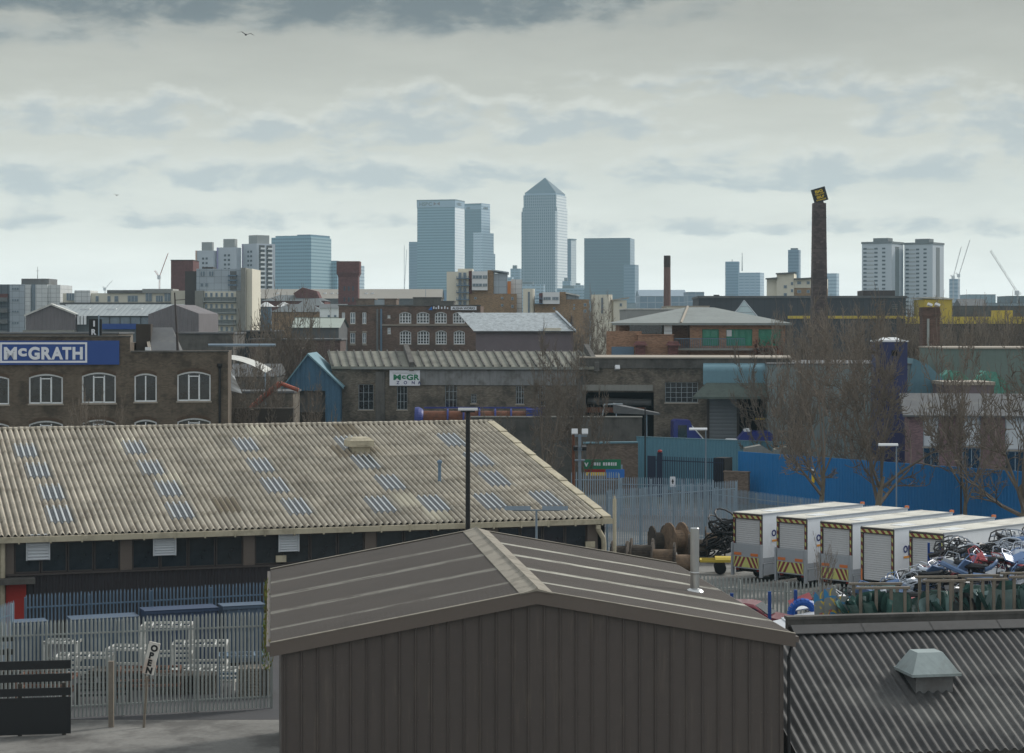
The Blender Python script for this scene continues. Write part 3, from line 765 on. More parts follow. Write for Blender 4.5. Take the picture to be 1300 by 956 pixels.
mat('hazard_tape',(200,200,80),rough=.4,extra=hz_)
def lorry_body(label, px, py, L, lift, grey):
    s_=(py-HY)/11.05; Y=FPX/s_; o=Vector(((px-CX)/s_,Y,0))
    # local x: across the rear (left -> right), local y: along the body; rear face looks at -y
    rz=TANG-R(90)
    t=thing('box_lorry',label,'box lorry',o,rz,'white box lorry bodies parked side by side')
    W=2.12; z0,z1=1.12,3.93
    f=MB(); f.box(0,.04,.04,L,z0,z1); f.box(W-.04,W,.04,L,z0,z1); f.box(0.04,W-.04,L-.05,L,z0,z1); f.box(0,W,.04,L,z0-.03,z0+.03); f.build('body',M_['trailer_white'],t)
    f=MB(); f.box(-.01,W+.01,.0,L+.01,z1,z1+.03); f.build('roof',M_['trailer_roof'],t)
    f=MB(); f.box(W*.35,W*.72,1.6,2.9,z1+.031,z1+.06); f.build('roof_light',M_['white_paint'],t)
    f=MB(); f.box(-.03,0.02,-.02,L+.02,z1-.03,z1+.06); f.box(W-.02,W+.03,-.02,L+.02,z1-.03,z1+.06); f.build('roof_rail',M_['trailer_grey'],t)
    # rear frame with hazard tape
    f=MB(); f.box(-.02,.14,-.05,.04,z0-.2,z1-.32); f.box(W-.14,W+.02,-.05,.04,z0-.2,z1-.32); f.box(-.02,W+.02,-.07,.04,z1-.32,z1); f.build('rear_frame',M_['dark_frame'],t)
    f=MB(); f.box(.0,W,-.082,-.071,z1-.27,z1-.10); f.build('hazard_tape',M_['hazard_tape'],t)
    for xa in (0.0,W-.12): f=MB(); f.box(xa+.02,xa+.10,-.062,-.051,z0-.1,z1-.36); f.build('hazard_tape',M_['hazard_tape'],t)
    f=MB(); f.box(.16,W-.16,.0,.03,z0,z1-.33); f.build('shutter_door',M_['shutter_grey'],t)
    if lift:
        f=MB(); f.box(.1,W-.1,-.16,-.075,.75,2.15); tl=f.build('tail_lift',M_['trailer_grey'],t)
        chevrons(.12,W-.12,.82,1.42,-.172,tl)
        for xa in (.16,W-.72):
            f=MB(); f.box(xa,xa+.55,-.175,-.161,1.5,1.66); f.build('marker_light',M_['orange_mark'],tl)
        [ (lambda f:(f.box(xx-.06,xx+.06,-.2,.0,.3,2.2),f.build('lift_mast',M_['trailer_grey'],t)))(MB()) for xx in (0,W)]
    else:
        f=MB(); f.box(.0,.1,-.066,-.058,z0-.1,z0+.55); f.build('marker_strip',M_['orange_mark'],t)
    # skirts, chassis, wheels, lights
    f=MB(); f.box(W-.05,W-.01,.15,L*.36,.42,z0-.03); f.box(0.01,.05,.15,L*.36,.42,z0-.03); f.build('side_skirt',M_['trailer_grey'],t)
    f=MB(); f.box(W-.005,W+.006,.1,L-.1,z0+.02,z0+.30); f.build('side_band',M_['trailer_grey'],t)
    f=MB(); f.box(.5,.7,.2,L-.1,.75,z0-.04); f.box(W-.7,W-.5,.2,L-.1,.75,z0-.04); f.box(.1,W-.1,.1,.3,.55,.8); f.build('chassis',M_['chassis'],t)
    wm=MB(); wm.lathe([(.18,-.02),(.26,0),(.46,0),(.5,.04),(.5,.24),(.46,.28),(.2,.28)],20,axis='x')
    rm=MB(); rm.lathe([(.06,-.05),(.12,-.03),(.24,-.012),(.255,.02)],16,axis='x')
    a_=wm.mesh('wheel',M_['rubber']); b_=rm.mesh('rim',M_['trailer_grey'])
    for yy in (2.0,3.2,L-1.4):
        for xx in (.12,W-.4):
            wv_=link('wheel',a_,t,(xx,yy,.5)); link('rim',b_,wv_)
    for xa in (.18,W-.38):
        f=MB(); f.box(xa,xa+.2,-.02,.09,.62,.8); f.build('tail_light',M_['red_paint'],t)
    f=MB(); f.box(W-.2,W,L-.02,L+.15,z1+.0,z1+.16); f.build('marker_light',M_['orange_mark'],t)
    # lettering on the right-hand side
    tx=text('openreach',.78,M_['text_blue'],t,(W+.008,.85,z1-1.3),(R(90),0,R(90)),depth=.004,fat=.012)
    f=MB(); f.box(W+.002,W+.012,.9,2.2,z1-1.62,z1-1.5); f.build('orange_bar',M_['text_orange'],t)
    return t
lorry_body('leftmost white lorry body, farthest from the scrap, with a chevroned tail lift',931.7,650,9.6,True,0)
lorry_body('second white lorry body from the left, dark shutter above a chevroned tail lift',987,655.4,9.6,True,0)
lorry_body('third and middle white lorry body, pale shutter above a red and yellow chevroned tail lift',1042.5,661.5,9.6,True,0)
lorry_body('fourth white lorry body from the left, plain grey shutter without a tail lift',1093.8,668.3,9.6,False,0)
lorry_body('rightmost white lorry body nearest the scrap heap, plain grey shutter door',1155.4,673.8,11.5,False,0)

# ================================================================= 6 cable drums, yellow trailer, cable heaps
def drum(px,py_ground,dia,wid,rz,label,mcore,mfl):
    s_=(py_ground-HY)/H; Y=FPX/s_; r=dia/2
    t=thing('cable_drum',label,'cable drum',((px-CX)/s_,Y,r),rz,'wooden cable drums by the fence')
    f=MB(); f.lathe([(r*.56,-wid/2+.05),(r*.56,wid/2-.05)],24,axis='x')
    for i in range(24):
        a=2*math.pi*(i+.5)/24; f.obox((0,math.cos(a)*r*.56,math.sin(a)*r*.56),(wid-.11,.13,.03),(a+R(90),0,0))
    f.build('core',mcore,t)
    for sx in (-1,1):
        f=MB(); n=28; x0=sx*wid/2
        f.lathe([(r*.1,-.045),(r,-.045),(r,.045),(r*.1,.045)],n,(x0,0,0),axis='x')
        for k in range(-3,4):   # planks
            hh=math.sqrt(max(0,1-(k/3.6)**2))*r*.97
            f.box(x0+sx*.046,x0+sx*.062,k*r/3.6-r*.13,k*r/3.6+r*.13,-hh,hh)
        f.lathe([(r*.1,.0),(r*.14,sx*.07)],12,(x0+sx*.04,0,0),axis='x')
        f.build('flange',mfl,t)
    return t
DR=[(787,717,1.5,.9,-12,'small dark drum tucked by the corner post of the shed',0),
    (815,724,1.95,1.3,-8,'dark grey cored cable drum left of the pale cored ones',0),
    (842,731,2.0,1.3,-8,'cable drum with a pale brown core beside the yard edge',1),
    (869,733,1.7,1.1,-6,'pale cored cable drum just left of the steel flue',1),
    (836,707,2.0,.8,12,'dark cable drum half hidden behind the pale brown cored one',0),
    (858,709,2.3,.9,20,'tall light grey cable drum standing behind the front row',1),
    (886,712,1.7,1.1,-5,'cable drum behind the steel flue',0),
    (908,706,1.9,1.2,-6,'cable drum in front of the black cable heap, left of the lorry bodies',1)]
for px,py,di,wi,rz,lb,k in DR: drum(px,py,di,wi,R(rz),lb,M_['drum_wood'] if k else M_['drum_dark'],M_['drum_wood'] if px in (858,) else M_['drum_dark'])
# heap of black cable
s_=(712-HY)/H; o=Vector(((922-CX)/s_,FPX/s_,0)); rnd=random.Random(11)
f=MB()
for i in range(60):
    r=rnd.uniform(.3,.75); a=rnd.uniform(0,6.28); q=rnd.random()**.6; cx_=math.cos(a)*q*1.9; cy_=math.sin(a)*q*1.5; cz=(1-q)*2.5+.25
    th,ph=rnd.uniform(-.7,.7),rnd.uniform(-.7,.7); pts=[]
    for k in range(13):
        t_=2*math.pi*k/12; vx,vy=r*math.cos(t_),r*math.sin(t_); pts.append((cx_+vx,cy_+vy,cz+vx*th+vy*ph))
    f.path(pts,rnd.uniform(.04,.08),5)
h=f.build('cable_heap',M_['cable_black']); h.location=o; tag(h,'tall heap of black cable coils beside the leftmost lorry body','cable heap')
# yellow two-wheeled cable trailer
s_=(728-HY)/H; o=Vector(((912-CX)/s_,FPX/s_,0)); t=thing('cable_trailer','yellow two-wheeled cable trailer left of the leftmost lorry body','trailer',o,R(-4))
f=MB(); f.box(-1.1,1.1,-.6,-.5,.72,.86); f.box(-1.1,1.1,.5,.6,.72,.86); f.box(-1.1,-1.0,-.5,.5,.72,.86); f.box(1.0,1.1,-.5,.5,.72,.86); f.tube((-1.1,0,.78),(-2.0,0,.62),.05); f.prism_x([(-.6,.87),(.6,.87),(.4,1.0),(-.4,1.0)],-.2,1.0)
f.build('frame',M_['yellow_paint'],t)
f=MB(); f.tube((-1.8,0,.6),(-1.8,0,0),.035); f.build('jockey_stand',M_['galv_dull'],t)
for sy in (-.75,.6):
    f=MB(); f.lathe([(.1,0),(.34,.02),(.36,.1),(.34,.16),(.1,.16)],18,(0.1,0,.36),axis='x'); w_=f.build('wheel',M_['rubber'],t,rot=(0,0,R(90)))
    w_.location=(.1,sy,0)

# ================================================================= 7 hoardings
def sheet_wall(name,label,cat,pa,Ya,pb,Yb,z1,m,pitch=.3,dep=.04,z0=0.0,cap=None):
    F_=Fac(pa,Ya,pb,Yb); root=F_.thing(name,label,cat); root.location.z=0
    f=MB(); f.box(0,F_.L,0.0,.10,z0,z1); x=.05
    while x<F_.L-.12: f.prism_z([(x,-.001),(x+.03,-dep),(x+.11,-dep),(x+.14,-.001)],z0+.02,z1-.02); x+=pitch
    f.build('sheeting',m,root)
    if cap: f=MB(); f.box(-.02,F_.L+.02,-.06,.14,z1,z1+.07); f.build('capping',cap,root)
    return root,F_
hb,HF=sheet_wall('hoarding','long bright blue corrugated hoarding behind the bare street trees','hoarding',937,172,1608,133,H-163*172/FPX,M_['blue_hoarding'])
u,z=HF.u(1033),H-(612-HY)*166/FPX
th_,TF=sheet_wall('hoarding','teal corrugated hoarding behind the navy gate','hoarding',808,186,1000,177,4.65,M_['teal_sheet'],cap=M_['teal_pale'])
# navy palisade gate and its brick pier
gF=Fac(822,176,918,172); gr=gF.thing('yard_gate','navy blue vertical-bar gate in front of the teal hoarding','gate')
f=MB(); x=.9
while x<gF.L-.05: f.box(x,x+.05,-.02,.02,.15,3.6); x+=.17
f.box(.8,gF.L,.021,.05,.5,.58); f.box(.8,gF.L,.021,.05,3.2,3.28); f.build('gate_leaf',M_['navy_gate'],gr)
f=MB(); f.box(0,.8,-.02,.05,.1,3.6); f.build('solid_leaf',M_['navy_gate'],gr)
f=MB(); f.box(1.0,1.45,-.1,.06,.1,3.9); g2=f.build('gate_post',M_['navy_gate'],gr)
f=MB(); f.lathe([(.1,3.9),(.2,3.95),(.2,4.05),(.1,4.15)],10,(1.22,0,0)); f.build('post_cap',M_['red_paint'],g2)
f=MB(); f.box(gF.L-.9,gF.L+.1,.06,1.5,0,3.65); f.build('gate_panel',M_['black_paint'],gr)
pF=Fac(919,170,950,169); f=MB(); f.box(0,pF.L,0,.35,0,2.6); f.box(-.05,pF.L+.05,-.05,.4,2.6,2.72); o=f.build('brick_wall',M_['mid_brick']); o.location=pF.loc; o.rotation_euler=(0,0,pF.ang); tag(o,'short brown brick wall between the navy gate and the blue hoarding','wall')
# notice on a pale post by the gate, and yellow sign on hoarding
p_=at(854,607,158.6); f=MB(); f.box(-.02,.02,0,.04,0,2.9); t=thing('notice_post','small white notice on a post in front of the navy gate','sign',(p_.x,p_.y,0)); f.build('post',M_['galv'],t)
f=MB(); f.box(-.2,.2,-.05,-.01,2.3,3.1); s1=f.build('panel',M_['sign_white'],t); f=MB(); f.prism_y([(-.1,2.7),(.1,2.7),(0,2.95)],-.06,-.051); f.box(-.05,.05,-.06,-.051,2.55,2.7); f.build('arrow',M_['black_paint'],s1)
u=HF.u(1033); zz=H-(604-HY)*(HF.A.y+u*HF.s)/FPX
f=MB(); f.box(-.15,.15,-.09,-.05,-.55,.55); ns=f.build('safety_notice',M_['sign_yellow']); ns.location=(HF.A.x+HF.c*u,HF.A.y+HF.s*u,zz); ns.rotation_euler=(0,0,HF.ang); tag(ns,'narrow yellow and white safety notice fixed to the blue hoarding','sign')
f=MB(); f.box(-.15,.15,-.1,-.091,.12,.55); f.build('white_panel',M_['sign_white'],ns); f=MB(); f.box(-.08,.08,-.11,-.101,.2,.42); f.build('pictogram',M_['black_paint'],ns)

# street lamps
def lamp(label,px,pt,Y,kind,arm=1):
    x=(px-CX)*Y/FPX; zt=H-(pt-HY)*Y/FPX
    t=thing('street_lamp',label,'lamp post',(x,Y,0))
    mm=M_['black_paint'] if kind=='black' else M_['lamp_grey']
    f=MB()
    if kind=='black': f.lathe([(.13,0),(.13,1.4),(.10,1.5),(.09,zt-.15)],12)
    else: f.lathe([(.09,0),(.09,1.3),(.055,1.4),(.045,zt-.1)],12)
    f.build('pole',mm,t)
    if kind=='black':
        f=MB(); f.box(-.38,.38,-.14,.14,zt-.09,zt); h_=f.build('lantern',M_['lamp_glass'],t); f=MB(); f.prism_z([(-.28,-.12),(.28,-.12),(.28,.12),(-.28,.12)],zt-.17,zt-.091); f.build('bracket',mm,h_)
    elif kind=='double':
        f=MB(); f.box(-1.0,1.0,-.03,.03,zt-.14,zt-.08); f.build('arm',mm,t)
        for sx in (-1,1):
            f=MB(); f.prism_x([(-.16,zt-.10),(.16,zt-.10),(.12,zt+.06),(-.1,zt+.08)],min(sx*.25,sx*1.35),max(sx*.25,sx*1.35)); f.build('lantern',M_['lamp_grey'],t)
    else:
        f=MB(); x0,x1=sorted((.1*arm,-1.25*arm)); f.prism_x([(-.15,zt-.06),(.15,zt-.06),(.13,zt+.05),(0,zt+.12),(-.13,zt+.05)],x0,x1); f.build('lantern',M_['lamp_glass'],t)
lamp('tall black lamp post with flat white lantern, behind the brown unit ridge',594,518,80,'black')
lamp('grey lamp post with two back-to-back lanterns near the eaves of the corrugated shed',681,644.5,88,'double')
lamp('slim grey lamp post in front of the teal hoarding',896,545,155,'single')
lamp('slim grey lamp post between the two bare trees, in front of the blue hoarding',1138,565,142,'single')
# thin black poles seen in the yards
def pole(label,px,pt,Y,r=.06,m='black_paint'):
    x=(px-CX)*Y/FPX; zt=H-(pt-HY)*Y/FPX; f=MB(); f.lathe([(r*1.2,0),(r*.9,zt)],8); o=f.build('pole',M_[m]); o.location=(x,Y,0); return tag(o,label,'pole')
pole('thin black pole standing before the teal hoarding',819,517,178)
pole('thin dark post on the pavement before the blue hoarding, right of the grey lamp post',1220,585,143,.06)
pole('rust-brown pole between the shed verge and the floodlight mast',728,545,140,.10,'rust')
# floodlight mast
x=(736-CX)*140/FPX; zt=H-(548-HY)*140/FPX; t=thing('floodlight_mast','grey mast carrying two small white floodlights beside the shed roof','floodlight',(x,140,0))
f=MB(); f.box(-.1,.1,-.1,.1,0,zt-.2); f.box(-.5,.5,-.05,.05,zt-.35,zt-.25); f.box(-.4,.4,-.15,.15,zt-1.3,zt-1.15); f.box(-.35,.35,-.15,.15,zt-2.0,zt-1.9); f.build('mast',M_['lamp_grey'],t)
for sx in (-.35,.35): f=MB(); f.obox((sx,-.1,zt),(.42,.3,.36),(R(-20),0,0)); f.build('floodlight',M_['lamp_glass'],t)
for sx in (-.3,.3): f=MB(); f.obox((sx,-.2,zt-1.1),(.3,.5,.25),(R(10),0,0)); f.build('camera',M_['black_paint'],t)
# green site sign by the brick wall
p_=at(770,590,172); t=thing('site_sign','green site sign with small red and blue boards under it, left of the brick wall','sign',(p_.x,p_.y,0))
f=MB(); f.box(-1.9,-1.75,0,.1,0,p_.z); f.box(1.2,1.35,0,.1,0,p_.z); f.build('post',M_['galv'],t)
zz=p_.z; f=MB(); f.box(-2.0,1.2,-.06,-.0,zz-.35,zz+.45); s1=f.build('panel',M_['sign_green'],t)
f=MB()
for xx,ww in ((-1.25,.12),(-1.07,.2),(-.82,.14),(-.62,.1),(-.3,.16),(-.08,.12),(.1,.2),(.36,.14),(.56,.1),(.72,.12)): f.box(xx,xx+ww,-.075,-.062,zz-.1+(ww*.2),zz+.2)
f.build('lettering',M_['sign_white'],s1)

text('✓' if False else 'v',.7,M_['sign_white'],s1,(-1.85,-.075,zz-.15),depth=.008,fat=.02)
f=MB(); f.box(-1.9,-.1,-.06,0,zz-.62,zz-.38); f.build('panel',M_['red_paint'],t); f=MB(); f.box(-1.9,-.1,-.06,0,zz-.9,zz-.64); f.build('panel',M_['sign_yellow'],t)
f=MB(); f.box(-.05,1.5,-.06,0,zz-1.1,zz-.38); f.build('panel',M_['sign_skyblue'],t)

# ================================================================= 8 left yard: steel frames, OPEN sign, timber rails
def steel_frame(label,px,py,Y,w,d_,h,rz=0,m='grimy_white'):
    p_=at(px,py,Y); t=thing('steel_stillage',label,'steel frame',(p_.x,Y,max(0,p_.z-h)),R(rz),'white steel frames stacked behind the palings')
    f=MB(); r=.045
    for x in (-w/2,w/2):
        for y in (-d_/2,d_/2): f=MB(); f.box(x-r,x+r,y-r,y+r,0,h); f.build('leg',M_[m],t)
    f=MB()
    for z_ in (h-.05,h*.45):
        for y in (-d_/2,d_/2): f.box(-w/2,w/2,y-r,y+r,z_-r,z_+r)
        for x in (-w/2,w/2): f.box(x-r,x+r,-d_/2,d_/2,z_-r+.003,z_+r-.003)
    n=5
    for i in range(1,n): x=-w/2+w*i/n; f.box(x-.03,x+.03,-d_/2,d_/2,h-.06,h-.02)
    f.build('tray',M_[m],t); return t
FRS=[('white steel frame on its own legs right of the OPEN sign, tallest of the group',212,802,86.5,2.0,1.2,2.3,4),
          ('low white steel frame just left of the OPEN sign',166,828,85.5,1.7,1.2,1.5,-6),
          ('white steel frame standing left of centre behind the palings',107,838,85.3,2.2,1.2,1.2,3),
          ('wide white steel frame at the right end behind the palings',254,826,86.0,2.2,1.3,1.6,5),
          ('dirty white frame lying low at the far right behind the palings',262,848,84.2,2.6,1.0,.8,-8),
          ('thin white frame at the left behind the palings',80,829,86.6,1.4,1.0,1.6,0),
          ('rusty brown frame low in front of the white frames, centre',190,852,82.5,2.4,1.2,1.1,6,'rust'),
          ('rusty brown frame at the left, nearest the palings',60,860,81.5,2.2,1.2,1.0,-4,'rust'),
          ('blue-grey steel frame leaning at the right, by the moss-edged wall',306,838,83,1.8,1.0,1.6,9,'galv_blue'),
          ('black steel frame between the white ones and the palings',130,868,81,2.0,1.2,.9,12,'black_paint')]
for a in FRS: steel_frame(*a)
# dark sheds and timber stacks that fill the strip between the two fences
def timber_stack(label,px,py,Y,w,d_,n,m,rz):
    p_=at(px,py,Y); o=Vector((p_.x,Y,0)); f=MB(); rr=random.Random(px)
    for i in range(n):
        x=-w/2
        while x<w/2: f.obox((x+.09,rr.uniform(-.05,.05),.08+i*.13),(.15,d_,.10),(0,0,rr.uniform(-.02,.02))); x+=.19
        if i<n-1: f.box(-w/2,w/2,-d_*.3,-d_*.26,.13+i*.13,.15+i*.13)
    q=f.build('pallet_stack',M_[m]); q.location=o; q.rotation_euler=(0,0,R(rz)); tag(q,label,'pallets')
timber_stack('stack of dark timber at the left behind the tall palings',40,870,83.6,2.6,1.4,7,'timber_dark',6)
timber_stack('stack of dark timber in the middle behind the tall palings',150,870,84.2,2.2,1.2,6,'timber_dark',-5)
timber_stack('pale pallet stack at the right, by the brown unit, behind the palings',322,860,82.4,1.2,1.0,9,'timber_grey',4)
timber_stack('dark pallet stack left of the pale one behind the palings',236,872,83.2,2.4,1.3,6,'timber_dark',3)
def container(label,pa,pb,pt,Y,d_,m):
    F_=Fac(pa,Y,pb,Y+ (pb-pa)*.0125); zt=H-(pt-HY)*Y/FPX; t=F_.thing('steel_skip',label,'container')
    f=MB(); f.box(0,F_.L,0,d_,.12,zt); x=.1
    while x<F_.L-.2: f.prism_z([(x,-.001),(x+.05,-.05),(x+.17,-.05),(x+.22,-.001)],.2,zt-.12); x+=.45
    f.build('body',M_[m],t)
    f=MB(); f.box(-.05,F_.L+.05,-.08,-.052,zt-.1,zt+.04); f.box(-.05,F_.L+.05,-.08,d_,zt+.001,zt+.05); f.build('rim',M_[m],t)
    return t
mat('faded_blue',(78,94,112),rough=.6,var=.14,scale=.4,streak=.25,dirt=(60,70,82),dirt_amt=.4)
mat('deep_blue_steel',(52,68,94),rough=.55,var=.14,scale=.4,streak=.25)
container('faded blue steel container at the left end between the two fences',92,176,788,89.3-2.4,1.2,'faded_blue')
container('deep blue steel container left of the fence middle',185,276,777,88.0,1.2,'deep_blue_steel')
container('faded blue container beside the moss-edged brown unit',284,336,771,89.5,1.0,'faded_blue')
container('small blue-grey steel bin below the red door',20,60,792,86.2,1.0,'faded_blue')
# leaning OPEN sign
p_=at(186,850,75.9); t=thing('open_sign','leaning white sign lettered OPEN downwards, on a short post before the palings','sign',(p_.x,p_.y,0))
tl=R(13)
f=MB(); f.tube((-.1,0,0),(.02,0,p_.z-.25),.05); f.build('post',M_['timber_grey'],t)
f=MB(); f.obox((0,0,0),(.42,.06,1.2)); bd=f.build('board',M_['sign_board'] if 'sign_board' in MATS else mat('sign_board',(214,212,204),rough=.7,var=.1,dirt=(150,96,60),dirt_amt=.5),t,loc=(.18,0,p_.z+.42),rot=(0,tl,0))
for i,ch in enumerate('OPEN'):
    text(ch,.31,M_['black_paint'],bd,(-.1,-.035,.28-.28*i),depth=.005,fat=.018)
# dark timber rails bottom left
def rails(label,pa,pb,ys,Y):
    F_=Fac(pa,Y,pb,Y+.6); t=F_.thing('slatted_barrier',label,'barrier')
    for (a,b_) in ys:
        z1_=H-(a-HY)*Y/FPX; z0_=H-(b_-HY)*Y/FPX; f=MB(); f.box(0,F_.L,-.05,0,z0_,z1_); f.build('rail',M_['black_paint'],t)
    for u_ in (.3,F_.L*.5,F_.L-.25): f=MB(); f.box(u_-.07,u_+.07,.002,.12,0,z1_+.5); f.build('post',M_['timber_dark'],t)
rails('low black slatted barrier in the bottom left corner',-40,90,[(841,852),(858,868),(876,886),(888,935)],74)
rails('upper black slatted barrier at the left edge behind the low one',-60,17,[(810,817),(827,834),(843,850)],79)
f=MB(); p_=at(131,848,74.5); f.box(-.09,.09,-.09,.09,0,p_.z); o=f.build('timber_post',M_['timber_grey']); o.location=(p_.x,76,0); tag(o,'short grey timber post standing before the palings, left of the OPEN sign','post')
# white van roof peeping behind the low barrier
def van(label,px,pt,Y,rz,m,L=4.6,W=1.85,Hh=2.1,name='van'):
    p_=at(px,pt,Y); t=thing(name,label,'van' if name=='van' else 'car',(p_.x,Y,0),rz)
    f=MB()
    if name=='van': prof=[(-L/2,.35),(L/2,.35),(L/2,.95),(L/2-.9,1.15),(L/2-1.5,Hh-.1),(L/2-1.9,Hh),(-L/2+.15,Hh),(-L/2,Hh-.2)]
    else: prof=[(-L/2,.35),(L/2,.35),(L/2+.02,.7),(L/2-.2,.82),(L/2-1.1,.95),(L/2-1.8,Hh-.05),(L/2-2.2,Hh),(-L/2+.9,Hh-.04),(-L/2+.25,1.0),(-L/2,.9)]
    n=len(prof); vs=[]
    for y,k in ((-W/2,1),(-W/2+.0,1),(W/2,1),(W/2,1)): pass
    for y,zs in ((-W/2,.9),(-W/2+.12,1.0),(W/2-.12,1.0),(W/2,.9)):
        for x,z in prof:
            zz_=z if z<1.0 else 1.0+(z-1.0)*(1.0 if zs==1 else .82); vs.append((x,y if z<1.0 else y*.92,zz_))
    fs=[(j*n+i,j*n+(i+1)%n,(j+1)*n+(i+1)%n,(j+1)*n+i) for j in range(3) for i in range(n)]+[tuple(range(n-1,-1,-1)),tuple(range(3*n,4*n))]
    f.add(vs,fs); f.build('body',m,t)
    g_=MB()
    if name=='van':
        g_.add([(L/2-.93,-W*.4,1.2),(L/2-.93,W*.4,1.2),(L/2-1.47,W*.38,Hh-.16),(L/2-1.47,-W*.38,Hh-.16)],[(0,1,2,3)]); 
    else:
        g_.add([(L/2-1.08,-W*.4,1.0),(L/2-1.08,W*.4,1.0),(L/2-1.74,W*.36,Hh-.08),(L/2-1.74,-W*.36,Hh-.08)],[(0,1,2,3)])
    g_.build('windscreen',M_['glass_dark'],t)
    for sy in (-1,1):
        g_=MB(); y=sy*(W/2*.93+.012)
        pr=[(L/2-1.2,1.08),(-L/2+.6,1.08),(-L/2+1.0,Hh-.2),(L/2-1.75,Hh-.2)]
        g_.prism_y(pr if sy<0 else pr[::-1],y-.01,y+.01); g_.build('side_window',M_['glass_dark'],t)
    for x in (-L/2+.85,L/2-.85):
        for y in (-W/2-.01,W/2-.19):
            g_=MB(); g_.lathe([(.15,0),(.31,.01),(.33,.1),(.31,.19),(.15,.2)],16); w_=g_.build('wheel',M_['rubber'],t,loc=(x,y,.33),rot=(R(-90),0,0))
    for y in (-W*.36,W*.36):
        g_=MB(); g_.box(L/2-.03,L/2+.03,y-.15,y+.15,.6,.76); g_.build('headlight',M_['lamp_glass'],t)
    return t
van('dark red car behind the roof edge of the brown unit',953,765,92,R(-20),mat('dark_red_car',(112,30,44),rough=.3,var=.06,coat=.4),L=4.2,W=1.75,Hh=1.5,name='parked_car').location.z=1.0
# ================================================================= 9 scrap yard: racks, stillages, windscreens, car panels
rnd=random.Random(21)
# raised concrete deck the scrap is stood on
gg=MB(); gg.add([(12.3,76,0),(60,84,0),(60,97,0),(13.5,91,0),(12.3,76,1.0),(60,84,1.0),(60,97,1.0),(13.5,91,1.0)],[(4,5,6,7),(0,1,5,4),(1,2,6,5),(2,3,7,6),(3,0,4,7)])
struct('yard_deck',gg,M_['yard_concrete'])
def windscreen_mesh(m,w=1.35,h=.8,c=.16):
    f=MB(); n=8; vs=[]
    for k,(zz,ww) in enumerate(((0,w/2),(h*.9,w*.42),(h,w*.36))):
        for i in range(n+1):
            s_=-1+2*i/n; vs.append((s_*ww,c*(1-s_*s_)-.0,zz))
    nn=len(vs); vs+= [(x,y+.012,z) for x,y,z in vs]
    fs=[]
    for j in range(2):
        for i in range(n):
            a=j*(n+1)+i; fs.append((a,a+1,a+n+2,a+n+1)); fs.append((a+nn,a+n+1+nn,a+n+2+nn,a+1+nn))
    f.add(vs,fs); return f.mesh('windscreen',m)
def door_mesh(m):
    f=MB(); pr=[(-.55,0),(.5,0),(.55,.65),(-.5,.65)]
    f.prism_y(pr,-.05,.05)
    def bar(a,b_,r=.03): f.tube((a[0],0,a[1]),(b_[0],0,b_[1]),r,r,4)
    bar((-.5,.64),(-.35,1.12)); bar((-.35,1.12),(.3,1.15)); bar((.3,1.15),(.55,.64)); bar((.2,.65),(.2,1.12),.02)
    f.box(.3,.45,-.07,-.051,.48,.52); return f.mesh('car_door',m)
def bumper_mesh(m):
    f=MB(); n=10; vs=[]
    for i in range(n+1):
        s_=-1+2*i/n; x=s_*.85; y=-.28*(1-abs(s_)**3); 
        for dy,dz in ((0,0),(-.06,.05),(-.07,.2),(0,.3),(.03,.15)): vs.append((x,y+dy,dz))
    f.add(vs,[(i*5+j,i*5+(j+1)%5,(i+1)*5+(j+1)%5,(i+1)*5+j) for i in range(n) for j in range(5)]+[(4,3,2,1,0),tuple(n*5+j for j in range(5))]); return f.mesh('bumper',m)
def frame_mesh(m):      # bare subframe / window frame hoop
    f=MB(); pts=[(-.8,0,0),(.8,0,0),(.65,.1,.55),(.3,.12,.68),(-.3,.12,.68),(-.65,.1,.55),(-.8,0,0)]
    f.path(pts,.045,5); f.tube((-.3,.12,.68),(-.45,0,0),.03,.03,4); f.tube((.3,.12,.68),(.5,0,0),.03,.03,4); f.tube((-.7,.05,.3),(.7,.05,.3),.025,.025,4); return f.mesh('body_frame',m)
def bonnet_mesh(m):
    f=MB(); n=6; vs=[]
    for j,(y,w) in enumerate(((0,.62),(.5,.7),(1.0,.72))):
        for i in range(n+1): s_=-1+2*i/n; vs.append((s_*w,y,.10*(1-s_*s_)-.12*(j==0)))
    nn=len(vs); vs+=[(x,y,z-.03) for x,y,z in vs]; fs=[]
    for j in range(2):
        for i in range(n): a=j*(n+1)+i; fs+=[(a,a+1,a+n+2,a+n+1),(a+nn,a+n+1+nn,a+n+2+nn,a+1+nn)]
    f.add(vs,fs); return f.mesh('bonnet',m)
def piece(name,me,loc,rot,label,cat,group):
    o=link(name,me,None,loc,rot); return tag(o,label,cat,group)
